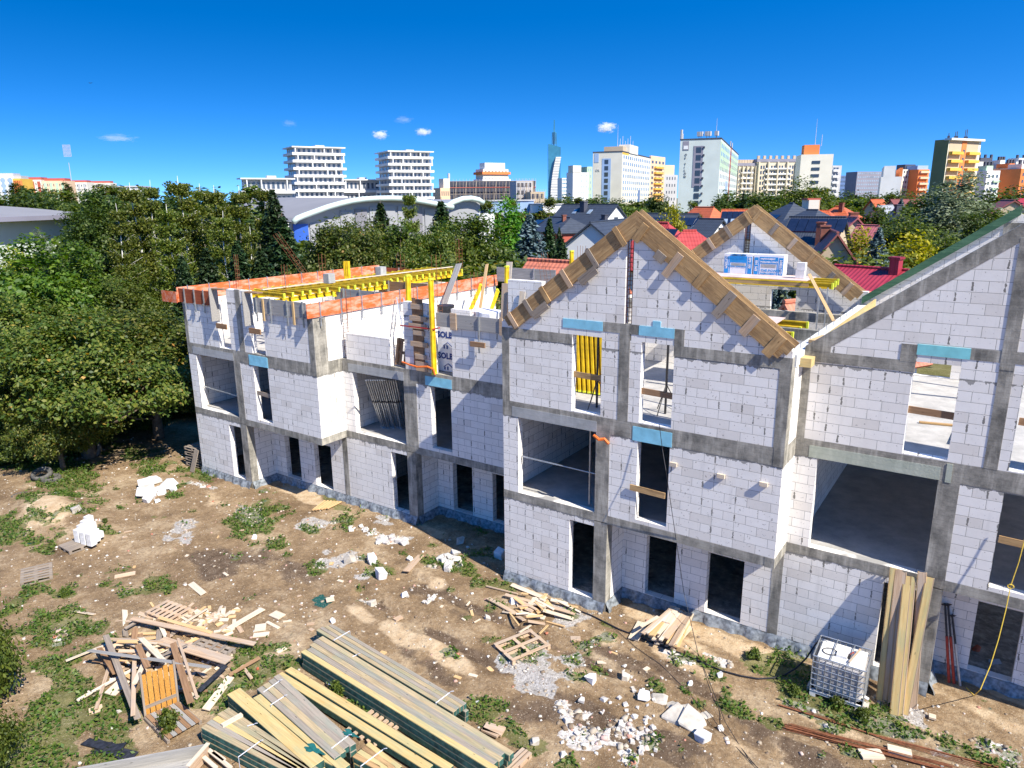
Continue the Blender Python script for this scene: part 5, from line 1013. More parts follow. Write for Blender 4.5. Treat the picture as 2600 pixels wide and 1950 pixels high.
# stacked boards on a pallet in front of the recess
for i in range(26):
    l=i//5; k=i%5; jx=rnd.uniform(-22,22); a=Gc(g4,700+k*42+jx-l*4,478+k*14+rnd.uniform(-25,20)-l*8,GZ+.06+l*.075); b_=Gc(g4,845+k*34+jx*.6,262+k*6+rnd.uniform(-14,20),GZ+.08+l*.08)
    plank('stacked_board',a,b_,rnd.choice([.1,.14,.18]),.04,rnd.choice(['w_pale','w_pale','w_new','w_scrap','w_brown']),(rnd.uniform(-.25,.25),rnd.uniform(-.25,.25),1),'pale board in the untidy stack before the recess door','board','boards stacked before the recess door')
for i,(x0,y0,x1,y1,w,lab) in enumerate(((575,480,640,360,.3,'white board lying flat left of the board stack'),(625,390,750,320,.1,'short board leaning out of the board stack, upper left'),(640,440,860,250,.12,'dark-edged board at the left of the board stack'),(800,360,870,255,.26,'topmost white board of the stack'),(850,540,980,390,.12,'pallet edge board below the board stack'))): plank('stacked_board',Gc(g4,x0,y0,GZ+(.05 if i in(0,4) else .42)),Gc(g4,x1,y1,GZ+(.05 if i in(0,4) else .46)),w,.035,'w_pale' if i!=2 else 'w_scrap',label=lab,cat='board')
for i in range(6): plank('batten',Gc(g5,872+i*16,322-i*2,GZ+.06+.03*(i%2)),Gc(g5,940+i*18,268+i*1,GZ+.06),.07,.05,'w_new',label='yellowish batten in the small bundle below the recess corner',cat='batten',group='battens below the recess corner')
# IBC tank
def ibc():
    P0=[Gc(c5,345,1130,GZ+1.2),Gc(c5,620,1140+10,GZ+1.2)]
    o=Gc(c5,470,1085,GZ+1.16); e=empty('liquid_tank',(o.x,o.y,GZ),'dirty white liquid tank in a steel cage beside the upright planks','tank',rz=.02)
    W=1.2;D=1.0
    def pt(nm,mt,fn,sm=False):
        b=MB(); fn(b); ob=b.build(nm,M[mt],None,sm); ob.parent=e; return ob
    t=pt('plastic_tank','ibc',lambda b:b.box(-W/2+.05,W/2-.05,-D/2+.05,D/2-.05,.17,1.06)); m_=t.modifiers.new('b','BEVEL'); m_.width=.09; m_.segments=3
    t=pt('tank_top','ibct',lambda b:b.box(-W/2+.07,W/2-.07,-D/2+.07,D/2-.07,1.03,1.10)); m_=t.modifiers.new('b','BEVEL'); m_.width=.03; m_.segments=2
    def cage(b):
        for i in range(9):
            x=-W/2+W*i/8
            for y in (-D/2,D/2): b.tube([(x,y,.15),(x,y,1.14)],.011,5)
        for i in range(1,6):
            y=-D/2+D*i/6
            for x in (-W/2,W/2): b.tube([(x,y,.15),(x,y,1.14)],.011,5)
        for k in range(7):
            z=.16+.98*k/6; r_=.013 if k<6 else .017
            b.tube([(-W/2,-D/2,z),(W/2,-D/2,z)],r_,5);b.tube([(-W/2,D/2,z),(W/2,D/2,z)],r_,5);b.tube([(-W/2,-D/2,z),(-W/2,D/2,z)],r_,5);b.tube([(W/2,-D/2,z),(W/2,D/2,z)],r_,5)
        for x in (-.2,.2): b.tube([(x,-D/2,1.15),(x,D/2,1.15)],.013,5)
    pt('wire_cage','steel',cage)
    pt('pallet_base','white',lambda b:(b.box(-W/2,W/2,-D/2,D/2,.10,.14),b.box(-W/2,-W/2+.14,-D/2,D/2,0,.099),b.box(W/2-.14,W/2,-D/2,D/2,0,.099),b.box(-.07,.07,-D/2,D/2,0,.099)))
    pt('screw_lid','dsteel',lambda b:b.tube([(0.12,-.05,1.10),(0.12,-.05,1.14)],.085,14)); pt('filler_ring','w_brown',lambda b:b.tube([(.02,.08,1.10),(.02,.08,1.125)],.07,14)); pt('tap','red_steel',lambda b:b.tube([(.16,.05,1.12),(.22,.12,1.17)],.02,6))
    pt('outlet_valve','white',lambda b:b.tube([(W/2,-.2,.25),(W/2+.1,-.2,.22)],.04,8))
    return o
io=ibc()
b=MB(); b.tube([(io.x-.28+.17*math.cos(t/4),io.y-.1+.14*math.sin(t/4),GZ+1.13+.01*math.sin(t/3)) for t in range(27)],.012,5); tag(b.build('hose_loop',M['hose']),'black hose loop lying on top of the tank','hose')
b=MB(); b.box(io.x-.12,io.x+.12,io.y-.2,io.y+.05,GZ+1.105,GZ+1.17); tag(b.build('white_block',M['white']),'white block piece lying on the tank top','block')
plank('stick',(io.x+.2,io.y-.35,GZ+1.16),(io.x+.34,io.y+.3,GZ+1.2),.04,.03,'w_scrap',label='wooden stick lying on the tank top',cat='stick')
for i,(x,y,s) in enumerate(((345,1280,.5),(560,1360,.3),(475,1330,.2))): p=Gc(c5,x,y); b=MB(); b.box(-s/2,s/2,-.12,.12,0,.2); o=b.build('footing_block',M['stone']); o.location=(p.x,p.y,GZ-.06); o.rotation_euler[2]=.0; tag(o,['large pale block under the left corner of the tank','pale block under the right corner of the tank','small pale block under the front edge of the tank'][i],'block')
# tall formwork planks against the column
def ubeam(lab,fp,tp,w,mat='t_gold'):
    p=Gc(c5,*fp); d_=ray(*c5(*tp)); t_=18.62/d_.y; q=Vector((0,0,CAMH))+d_*t_; d=(q-p).normalized(); sd=d.cross(Vector((0,-1,0))).normalized(); nn=sd.cross(d)
    e=empty('upright_plank',tuple(p),lab,'plank','tall planks leaning by the column')
    plank('face_board',p,q,w,.03,mat,nn,parent=e)
    for s in (-1,1): plank('side_board',p+sd*s*(w/2)+nn*-.03,q+sd*s*(w/2)+nn*-.03,.022,.09,'w_scrap' if s>0 else 'w_form',nn,parent=e)
ubeam('leftmost tall planks leaning over the black doorway',(650,1322),(722,670),.15)
ubeam('second tall plank from the left over the doorway',(700,1350),(768,690),.12,'w_scrap')
ubeam('front middle tall plank leaning over the doorway',(722,1395),(790,708),.17)
ubeam('crossing tall plank in the middle of the group',(772,1392),(900,715),.17)
ubeam('rearmost tall plank, behind the crossing one',(812,1362),(862,690),.17,'w_scrap')
ubeam('tall plank edge just right of the leftmost one over the doorway',(678,1338),(745,675),.13,'w_scrap')
ubeam('second front plank in the middle of the tall group',(752,1400),(818,712),.10)
# red and grey props, red bag, boards in the right recess
for i,(f_,t_,mt,lab) in enumerate((((995,1235),(975,850),'red_steel','left red prop leaning in the recess behind the planks'),((1020,1240),(990,850),'red_steel','right red prop leaning in the recess behind the planks'),((1050,1250),(1010,905),'steel','grey prop leaning right of the red ones'))):
    p=Gc(c5,*f_); d_=ray(*c5(*t_)); q=Vector((0,0,CAMH))+d_*(19.85/d_.y); e=empty('steel_prop',tuple(p),lab,'steel prop'); mm=p.lerp(q,.6)
    b=MB(); b.tube([p,mm],.035,7); b.build('outer_tube',M[mt],e); b=MB(); b.tube([mm,q],.026,7); b.build('inner_tube',M['dsteel'],e); b=MB(); b.beam(q,q+(q-p)*.006,.13,.13); b.build('head_plate',M['dsteel'],e)
c=Gc(c5,1108,1175); o=MB(); o.tube([(c.x,c.y+.6,GZ+.02),(c.x,c.y+.6,GZ+.12),(c.x+.03,c.y+.58,GZ+.3),(c.x+.08,c.y+.6,GZ+.42)],.16,9,.06); tag(o.build('red_bag',M['terracotta'],None,True),'small red-green bag standing in the right recess','bag')
plank('loose_panel',Gc(c5,1270,1235),Gc(c5,1215,1120,GZ+.35),.3,.05,'conc2',label='grey panel leaning in the doorway at the right frame edge',cat='panel')
# rope and hose
P_=[];
for (x,y,yy) in ((1390,420,18.6),(1366,540,18.55),(1340,640,18.5),(1300,757,18.45),(1275,880,18.3),(1240,1020,18.1),(1200,1150,17.9),(1150,1270,17.6)):
    d_=ray(*c5(x,y)); P_.append(Vector((0,0,CAMH))+d_*(yy/d_.y))
P_.append(Gc(c5,1120,1300,GZ+.02)); P_.append(Gc(c5,1080,1260,GZ+.02))
b=MB(); b.tube(P_,.010,6); b.tube([P_[3]+Vector((.06*math.cos(t),-.02,.05*math.sin(t))) for t in range(0,8)],.013,5); tag(b.build('yellow_rope',M['yrope']),'yellow rope with a knot hanging down at the right frame edge','rope')
P_=[Gc(g4,x,y,GZ+.03+ (0 if 1 else 0)) for x,y in ((-60,190),(60,220),(150,260),(280,310),(400,370),(480,410),(560,440),(680,490),(830,550),(920,580),(1000,615),(1100,660),(1200,700),(1330,735),(1450,755),(1560,750),(1640,728))]+[Gc(g4,1720,680,GZ+.15),Gc(g4,1790,610,GZ+.5),Gc(g4,1850,520,GZ+.85),Gc(g4,1895,465,GZ+1.15),Gc(g4,1960,480,GZ+1.2)]
b=MB(); b.tube(P_,.022,6); tag(b.build('water_hose',M['hose']),'long black hose running along the wall up to the tank','hose')
P_=[]
for (x,y,yy) in ((938,1320,17.4),(955,1460,17.3),(975,1580,17.1)): d_=ray(*c2_(x,y)) if 0 else ray(1250+x/2.212,480+y/2.212); P_.append(Vector((0,0,CAMH))+d_*(yy/d_.y))
P_+=[Gc(g4,930,150,GZ+1.2),Gc(g4,965,300,GZ+.75),Gc(g4,1030,580,GZ+.02),Gc(g4,1130,830,GZ+.03),Gc(g4,1220,1060,GZ+.03),Gc(g4,1330,1240,GZ+.03),Gc(g4,1460,1400,GZ+.03)]
b=MB(); b.tube(P_,.009,5); tag(b.build('thin_cable',M['hose']),'thin cable hanging from the gabled shell down to the yard','cable')
b=MB(); b.tube([Gc(g4,x,y,GZ+.03) for x,y in ((430,390),(600,540),(760,650),(930,820),(1000,900),(1110,1000),(1200,1130),(1330,1270),(1450,1382))],.008,5); tag(b.build('thin_cable',M['hose']),'second thin cable lying across the mud track','cable')
for i in range(22):
    o_=rnd.uniform(-14,14); p=Gc(c5,175+rnd.uniform(-8,40),1452+o_,GZ+.03+.02*(i%4)); q=Gc(c5,1010+rnd.uniform(-60,60),1665+o_*1.6,GZ+.03+.02*(i%4)); b=MB(); b.tube([p,p.lerp(q,.5)+Vector((0,rnd.uniform(-.04,.04),0)),q],.008,5); tag(b.build('rebar_rod',M['rust']),'rusty rod in the long bundle at bottom right','steel rod','rusty rods in the long bundle')
for i in range(5):
    o_=i*5; p=Gc(c5,150+i*30,1345+o_,GZ+.04); q=Gc(c5,1240,1655+o_*2,GZ+.04); b=MB(); b.tube([p,p.lerp(q,.45)+Vector((0,-.1,0)),q],.007 if i else .02,5); tag(b.build('rebar_rod',M['rust']),'thin rusty rod lying above the long bundle','steel rod','thin rusty rods above the bundle')
# stack beside the leftmost shell
for i in range(4): pallet('pallet','grey pallet in the stack leaning at the leftmost shell corner',(-30.6,18.3,GZ+.05+i*.26),(1,.1,0),None,1.1,.8,'w_old',5,group='pallets stacked at the leftmost corner')
plank('leaning_board',(-30.1,17.5,GZ),(-29.95,17.78,.75),.3,.04,'w_old',(0,-1,.3),'grey board leaning at the leftmost shell corner','board')
# ------------------------------------------------------------------ trees: trunk + limbs + crown of leaf-sized faces
def crown_broad(rng,h,r,z0,nclu,nleaf,leaf,clr,shape=1.0,droop=0.0,top=1.0):
    "clusters spread through an uneven ellipsoid"
    C=[]
    while len(C)<nclu:
        p=rng.normal(size=3); p/=np.linalg.norm(p); rad=rng.random()**.42
        lob=1+.22*math.sin(3*math.atan2(p[1],p[0])+1.3)+.16*math.sin(5*p[2]+2)
        q=p*rad*lob; zc=(h+z0)/2
        x,y,z=q[0]*r,q[1]*r,zc+q[2]*(h-z0)/2
        if z>zc: 
            k=1-(z-zc)/((h-z0)/2)*.25*top; x*=k;y*=k
        C.append((x,y,z))
    C=np.array(C); n=nleaf//nclu
    cs=clr*(.6+.8*rng.random(len(C)))
    off=rng.normal(size=(len(C),n,3))*cs[:,None,None]*np.array([1,1,.62]); 
    if droop: off[...,2]-=droop*rng.random((len(C),n))
    P=(C[:,None]+off).reshape(-1,3); out=(C-np.array([0,0,(h+z0)/2]))/max(r,.1); out=np.repeat(out,n,0)*.9
    return leaf_cards(P,leaf,rng,.45,1.7,out),C
def limbs(b,rng,C,z0,h,r0,trunk_top,k=14,lean=(0,0)):
    pts=[];N=6
    for i in range(N+1):
        t=i/N; pts.append((lean[0]*t+.12*math.sin(3*t+1)*t,lean[1]*t+.1*math.sin(4*t)*t,trunk_top*t-.3*(i==0)))
    b.tube(pts,r0,9,r0*.45)
    sel=C[rng.choice(len(C),min(k,len(C)),False)]
    for c in sel:
        s=rng.uniform(.45,1.0); a=Vector(pts[min(N,int(s*N))]); c=Vector(c); m_=a.lerp(c,.5)+Vector((0,0,-.08*(c-a).length))
        b.tube([a,m_,c],r0*.34,5,r0*.06)
def make_tree(name,kind,seed,h,r,z0,nclu,nleaf,leaf,clr,mat,bark='bark',r0=.18,tt=.6,k=14,**kw):
    rng=np.random.default_rng(seed); (co,fc),C=crown_broad(rng,h,r,z0,nclu,nleaf,leaf,clr,**kw)
    b=MB(); limbs(b,rng,C,z0,h,r0,h*tt,k)
    cr=npmesh('crown',co,fc,L[mat]); tk=b.build('trunk',M[bark],None,True)
    return cr,tk
def make_birch(seed,h,r,nleaf,leaf):
    rng=np.random.default_rng(seed); b=MB(); pts=[(.15*math.sin(i*.9+seed),.12*math.cos(i*.7),h*i/10-.2*(i==0)) for i in range(11)]; b.tube(pts,.19,8,.014)
    P=[]; nb=64
    for i in range(nb):
        t=.22+.775*rng.random()**.75; zb=h*t; th=rng.uniform(0,6.28); l=r*(1.08-t)**.6*rng.uniform(.55,1.15); up_=.75
        a=Vector(pts[int(t*10)]); e_=a+Vector((math.cos(th)*l,math.sin(th)*l,l*up_)); m_=a.lerp(e_,.5)+Vector((0,0,.12*l)); b.tube([a,m_,e_],.035*(1.15-t),4,.008)
        n=nleaf//nb
        s=rng.random(n)**.7; base=np.array(a)[None]*(1-s[:,None])+np.array(e_)[None]*s[:,None]
        dr=rng.random(n)**1.3*(.5+1.5*s)*(.35+.9*(1-t))-.25*rng.random(n)*(t>.8)
        stx=rng.integers(0,9,n); ang=stx*.7+i; w=.28
        P.append(base+np.stack([np.cos(ang)*w*s+rng.normal(size=n)*.06,np.sin(ang)*w*s+rng.normal(size=n)*.06,-dr],1))
    co,fc=leaf_cards(np.concatenate(P),leaf,rng,.1,1.7)
    return npmesh('crown',co,fc,L['birch']),b.build('trunk',M['birchbark'],None,True)
def make_spruce(seed,h,r,mat,nper=46,leaf=.16,layers=None):
    rng=np.random.default_rng(seed); b=MB(); b.tube([(0,0,-.2),(0,0,h*.5),(0,0,h)],.16*h/9,7,.015)
    P=[];N=[];layers=layers or int(h*4.2)
    for i in range(layers):
        t=i/layers; z=h*(.06+.93*t); L_=r*(1-t)**.75*(1+.12*math.sin(i*2.1+seed)); nb=max(5,int(12*(1-t)+5))
        for j in range(nb):
            th=j/nb*6.283+i*1.1+rng.uniform(-.2,.2); l=L_*rng.uniform(.72,1.15)
            n=max(6,int(nper*(.25+l/r))); s=rng.random(n)**.6
            wid=.26*l*(1-s*.7)+.05
            lat=rng.uniform(-1,1,n)*wid; zz=z-.34*l*s+.16*l*s*s-rng.random(n)*.26-np.abs(lat)*.25
            P.append(np.stack([math.cos(th)*l*s-math.sin(th)*lat,math.sin(th)*l*s+math.cos(th)*lat,zz],1))
            N.append(np.stack([np.full(n,math.cos(th)*.4),np.full(n,math.sin(th)*.4),np.full(n,.6)],1))
    P=np.concatenate(P);N=np.concatenate(N); co,fc=leaf_cards(P,leaf,rng,.5,2.2,N*1.2)
    return npmesh('crown',co,fc,L[mat]),b.build('trunk',M['bark'],None,True)
PROTO={}
def proto(key,fn): 
    cr,tk=fn(); PROTO[key]=(cr.data,tk.data); bpy.data.objects.remove(cr); bpy.data.objects.remove(tk)
proto('apple0',lambda:make_tree('a','a',1,6.6,4.0,1.7,190,44000,.105,.37,'apple',r0=.30,tt=.5,k=26))
proto('apple1',lambda:make_tree('a','a',2,6.0,3.6,1.5,160,38000,.105,.37,'apple',r0=.26,tt=.5,k=24))
proto('walnut',lambda:make_tree('a','a',3,9,4.3,1.5,90,20000,.22,.62,'walnut',r0=.24))
proto('dark0',lambda:make_tree('a','a',4,11,3.9,1.2,110,26000,.19,.60,'dark',r0=.26))
proto('dark1',lambda:make_tree('a','a',5,10,4.3,1.0,90,20000,.22,.7,'bush',r0=.26))
proto('bush0',lambda:make_tree('a','a',6,3.2,2.2,.1,60,12000,.12,.42,'bush',r0=.08,k=10))
proto('weedy',lambda:make_tree('a','a',26,3.2,1.7,.1,26,1500,.30,.34,'bush',r0=.06,k=14))
proto('bush1',lambda:make_tree('a','a',7,4.2,2.6,.1,60,12000,.13,.45,'apple',r0=.08,k=10))
proto('yellow',lambda:make_tree('a','a',8,4.5,2.2,.3,50,9000,.15,.42,'yellow',r0=.08,k=10))
proto('bright',lambda:make_tree('a','a',9,12,2.9,1.0,80,15000,.24,.6,'bright',r0=.2,top=1.8))
proto('silver',lambda:make_tree('a','a',10,12,4.6,1.2,110,22000,.22,.62,'silver',r0=.3))
proto('birch0',lambda:make_birch(11,14,2.7,17000,.125)); proto('birch1',lambda:make_birch(12,13,2.4,14000,.125))
proto('spruce0',lambda:make_spruce(13,11,3.0,'spruce')); proto('spruce1',lambda:make_spruce(14,9.5,2.6,'spruce',40,.17)); proto('blue0',lambda:make_spruce(15,10,3.1,'blue',44,.17))
proto('farA',lambda:make_tree('a','a',16,11,4.6,.6,60,7000,.42,.8,'dark',r0=.25,k=6)); proto('farB',lambda:make_tree('a','a',17,10,5.0,.6,60,7000,.45,.85,'bush',r0=.25,k=6)); proto('farC',lambda:make_tree('a','a',18,12,3.6,.6,50,6000,.42,.7,'apple',r0=.25,k=6))
proto('farS',lambda:make_spruce(19,11,3.0,'spruce',12,.42,16))
proto('poplar',lambda:make_tree('a','a',20,16,1.7,.6,60,6000,.4,.5,'dark',r0=.2,k=5))
PH={'apple0':6.6,'weedy':3.2,'apple1':6.0,'walnut':9,'dark0':11,'dark1':10,'bush0':3.2,'bush1':4.2,'yellow':4.5,'bright':12,'silver':12,'birch0':14.6,'birch1':13.6,'spruce0':11,'spruce1':9.5,'blue0':10,'farA':11.3,'farB':10.3,'farC':12.3,'farS':11,'poplar':16.4}
def tree(kind,p,H,label,wide=1.0,group=None,cat='tree',name=None,rz=None):
    e=empty(name or ('tree' if cat=='tree' else 'shrub'),(p[0],p[1],p[2] if len(p)>2 else GZ),label,cat,group,rz=rnd.uniform(0,6.28) if rz is None else rz)
    s=H/PH[kind]; e.scale=(s*wide,s*wide,s)
    for nm,me in zip(('crown','trunk'),PROTO[kind]):
        o=bpy.data.objects.new(nm,me); COL.objects.link(o); o.parent=e
    return e
def tpx(kind,px_,ytop,dep,label,wide=1.0,base=GZ,**k):
    "tree whose top shows at photo pixel (px,ytop), standing dep metres out"
    t=A(px_,ytop,dep); return tree(kind,(t.x,t.y,base),t.z-base,label,wide,**k)
AP=[(Gc(g1,505,305),6.9,'apple0','old apple tree with thick bare trunk beside the black tyre'),(Gc(g1,948,178),6.6,'apple1','apple tree whose trunk stands at the edge of the shade')]
for p,h_,k_,lab in AP: tree(k_,(p.x-.3,p.y+.6),h_,lab,1.05,name='apple_tree')
for i,(px_,yt,dep,k_,w,lab) in enumerate(((60,905,36,'apple0',1.05,'fruiting apple tree at the left frame edge'),(250,800,43,'apple1',1.15,'apple tree crown behind the thick bare trunk'),(400,850,45,'apple0',.95,'apple tree crown close to the leftmost shell'),(130,1010,33,'apple1',.85,'low apple tree in front at the left edge'),(20,760,47,'apple1',1.2,'apple tree beyond, cut by the left frame edge'),(470,830,52,'dark1',.8,'bushy tree right behind the leftmost shell corner'),
  (60,650,52,'walnut',1.0,'broad bright-leaved walnut tree at the left'),(190,660,56,'walnut',.9,'bright-leaved walnut tree, right of the broad one'),(300,720,55,'dark1',.9,'rounded green tree between walnut and birches'),(215,535,66,'dark0',.75,'tall dark broadleaf tree in front of the grey hall roof'),(270,500,70,'dark0',.8,'tallest dark broadleaf tree left of the birches'),(60,640,74,'bush1',1.0,'olive shrub tree below the grey hall roof'),(100,600,80,'silver',.45,'feathery pale green shrub tree by the hall'),(40,650,80,'yellow',.6,'yellowing shrub tree at the left edge by the hall'),
  (330,700,60,'dark1',.9,'mid green tree in front of the birches'),(430,720,62,'dark1',.8,'green tree low in front of the right birches'))):
    tpx(k_,px_,yt,dep,lab,w,name='apple_tree' if 'apple' in k_ and 'apple' in lab else None)
for i,(px_,yt,dep,w,lab) in enumerate(((330,445,66,1.0,'birch with leaning tops, leftmost of the birch group'),(375,440,70,.9,'second birch from the left in the group'),(450,428,68,1.0,'tallest birch of the group'),(500,450,72,1.0,'birch right of the tallest one'),(545,452,66,1.05,'birch with several white stems in the middle'),(600,455,68,1.0,'birch right of the many-stemmed one'),(665,450,72,.9,'thin-topped birch in front of the pale apartment wing'),(290,500,62,.9,'lower birch at the left end of the group'),(420,500,60,1.0,'front birch with white trunk showing'),(560,520,60,1.0,'lower front birch before the many-stemmed one'),(630,560,58,.9,'lower birch next to the dark spruces'))):
    tpx('birch0' if i%2 else 'birch1',px_,yt,dep,lab,w,name='birch_tree')
SP=((690,470,70,'spruce0',.9,'dark spruce with pointed top before the pale wing'),(715,540,62,'spruce1',1.1,'broad spruce left of the hall door'),(600,600,56,'spruce0',1.0,'low dark spruce in front of the birches'),(520,620,55,'spruce1',1.0,'spruce above the orange formwork'),(460,640,54,'spruce1',.9,'small dark conifer above the far left formwork'),(660,620,56,'spruce1',1.1,'spruce left of the gap to the hall'),
 (965,505,68,'spruce0',1.0,'pointed spruce in front of the hall arch'),(1000,560,62,'spruce1',1.1,'fir with visible branch whorls below the arch'),(1120,500,66,'spruce0',1.15,'large drooping spruce right of the hall arch'),(1090,600,58,'spruce1',1.0,'lower fir in front of the drooping spruce'),(920,610,58,'spruce1',1.0,'small fir standing left of centre behind formwork'),(870,580,66,'dark0',.9,'dark round tree beside the hall wall'),(840,640,60,'dark0',.8,'dark bush-like tree at the gap by the hall'),
 (1180,560,60,'dark0',1.05,'rounded dark green tree right of the drooping spruce'),(1240,600,62,'dark1',1.0,'wide green tree left of the blue spruce'),(1040,465,74,'birch1',.7,'slim birch rising above the hall arch'),(900,560,70,'birch1',.7,'pale birch in front of the hall facade'),(1290,500,66,'bright',.7,'bright green tall tree behind the terrace'),(1215,660,50,'bush1',1.3,'olive shrub behind the red roof left side'),(1290,670,48,'bush1',1.2,'large shrub just left of the red tiled roof'),
 (1345,535,62,'blue0',1.1,'blue spruce left of the dark roofed houses'),(1395,545,66,'spruce0',.8,'brownish-topped conifer behind the blue spruce'),(1425,590,62,'spruce1',.9,'dark conifer right of the blue spruce'),(1100,690,50,'bush0',1.3,'low green bush behind the back formwork'),(760,660,54,'spruce1',.8,'little spruce at the gap left of the hall'),(1010,640,52,'spruce1',1.1,'wide fir behind the yellow beams'))
for px_,yt,dep,k_,w,lab in SP: tpx(k_,px_,yt,dep,lab,w,name={'s':'spruce_tree','b':None}.get(k_[0]) if k_[:3]!='blu' else 'blue_spruce_tree')
RT=((2450,460,105,'silver',1.25,'big silvery willow behind the sloping concrete beam'),(2370,500,110,'dark1',1.2,'dark tree left of the silvery willow'),(2500,540,95,'dark0',1.2,'dark green tree right of the willow'),(2300,560,90,'dark1',1.2,'green tree above the yellow shrub'),(2400,600,80,'dark1',1.1,'green tree in front of the willow'),(2235,570,72,'blue0',.9,'silvery blue spruce left of the yellow shrub'),(2330,625,66,'yellow',.8,'yellow-leaved shrub right of the blue spruce'),(2170,610,75,'yellow',.8,'yellow-green column shrub left of the blue spruce'),(2400,650,64,'bush1',1.3,'reddish-green shrub close to the green rafter'),(2100,650,62,'bush1',1.1,'low green hedge below the brown-red roof'),(2160,660,60,'bush0',1.3,'round hedge bush right of the green one'),(2230,670,58,'bush1',1.1,'shrub behind the red corrugated roof'),(2030,530,120,'spruce1',.9,'small spruce between dark solar roofs'),(2560,560,90,'dark1',1.2,'tree mass at the right frame edge'),(2470,640,70,'dark1',1.0,'dark tree just above the green rafter'),
 (1985,565,58,'blue0',.55,'small blue-green spruce behind the rear gable'),(1715,548,100,'yellow',.5,'yellow tree behind the near gable ridge'),(1420,570,75,'spruce1',.5,'tiny spruce by the white house'),(2050,470,150,'dark1',1.0,'tree beside the cream chimney block'),(2290,500,150,'blue0',.9,'blue-green spruce in front of the orange block'))
for px_,yt,dep,k_,w,lab in RT: tpx(k_,px_,yt,dep,lab,w,name='blue_spruce_tree' if k_=='blue0' else None)
# bottom-left branchy tree close to the camera
for i,(x,y,h_,w,lab) in enumerate(((-35,1640,2.4,.5,'leafy young tree at the lower left corner'),(-110,1500,2.6,.5,'leafy tree cut by the left frame edge, lower left'),(-35,1850,1.8,.5,'leafy bush at the very bottom left corner'))):
    p=G(x,y+150) if y+150<1990 else G(x,1990); tree('bush0',(p.x,p.y),h_,lab,w,name='fruit_tree')
for i,(cf,x,y,s,lab) in enumerate(((g2,1060,1010,.9,'young green sapling growing through the broken crate'),(g3,440,860,.55,'small bright seedling between the timber stacks'),(c5,985,1170,.7,'thin green weed beside the red props'),(g1,660,700,.35,'small grassy tuft in the yard'),(g1,400,1140,.5,'green tuft by the branches on the left'),(c5,400,1290,.5,'leafy weed left of the tank'),(c5,560,1420,.6,'leafy weed in front of the tank'),(g4,1420,620,.6,'weed clump on the sandy strip before the tank'),(g4,1700,870,.5,'flowering weed clump left of the tank'),(g4,2000,960,.55,'leafy weed clump below the tank corner'))):
    p=Gc(cf,x,y); key='weedy'; e=tree(key,(p.x,p.y,gh(p.x,p.y)-.03),s*(.62 if i>1 else .8),lab,.8 if i else .55,cat='plant',name='sapling')
# undergrowth row along the orchard edge
for i in range(30):
    x=rnd.uniform(-60,500); y=1185-(x*.22)+rnd.uniform(-40,20); p=G(x,y); tree('bush0' if i%2 else 'bush1',(p.x-1.0,p.y+1.2),rnd.uniform(.6,1.9),'low leafy undergrowth at the edge of the orchard',1.3,'undergrowth along the orchard',cat='shrub')
# distant tree belts, each tree its own
FK=['farA','farB','farC','farS','farA','farB']
def belt(n,x0,x1,y0,y1,d0,d1,label,group,base=GZ,kinds=FK,seed=1,w=1.0):
    r_=random.Random(seed)
    for i in range(n):
        f=(i+.5)/n; x=x0+(x1-x0)*f+r_.uniform(-.4,.4)*(x1-x0)/n; dep=r_.uniform(d0,d1); yt=y0+(y1-y0)*f+r_.uniform(-9,9)
        tpx(r_.choice(kinds),x,yt,dep,label,w*r_.uniform(.85,1.2),base,group=group)
belt(16,-30,330,505,480,190,260,'dark tree in the belt behind the grey hall roof','trees behind the grey hall',seed=2,w=1.2)
belt(9,250,700,500,490,110,150,'green tree in the mass behind the birches','trees behind the birches',seed=3,w=1.2)
belt(10,280,700,540,560,85,100,'green tree filling in below the birches','trees below the birches',seed=13,w=1.2)
belt(12,1380,1640,508,500,240,300,'tree in the far row before the white slab towers','far trees before the slab towers',seed=4,w=1.1)
belt(8,1560,1720,506,512,200,230,'round green tree at the foot of the cream slab tower','trees at the foot of the cream tower',seed=5,w=1.0)
belt(5,1740,1860,518,510,190,220,'tree hiding the foot of the green-white tower','trees at the foot of the green-white tower',seed=6,w=.9)
belt(16,1850,2110,490,494,210,260,'tree in the dense row below the long balcony block','trees below the long balcony block',seed=7,w=1.15)
belt(18,2100,2360,490,498,230,300,'tree in the row below the dark and orange blocks','trees below the orange blocks',seed=8,w=1.15)
belt(12,2350,2640,500,485,150,200,'tree on the slope at the right below the apartment blocks','trees on the right slope',seed=9,w=1.2)
belt(14,1130,1500,520,520,190,230,'tree in the far row behind the hall and white sheds','trees behind the white sheds',seed=10,w=1.0)
belt(12,2080,2600,530,545,115,145,'garden tree among the distant red roofs','garden trees among the red roofs',seed=12,w=.8)
belt(10,1450,2080,560,560,130,150,'garden tree between the dark roofs','garden trees between the dark roofs',seed=14,w=.45)
for i,(x,yt) in enumerate(((32,455),(48,458),(62,470),(75,472),(112,472),(165,455))): tpx('poplar',x,yt,260+i*8,'slim poplar in front of the far left apartment blocks',.9,group='poplars at far left')
belt(9,810,1210,590,590,56,62,'rounded green tree in the belt below the hall arch','green belt behind the left formwork',kinds=['dark0','dark1','dark1','apple0'],seed=31,w=.75)
belt(8,0,180,500,500,160,180,'olive tree at the left just above the grey hall roof','trees above the hall roof',seed=11,w=1.0)
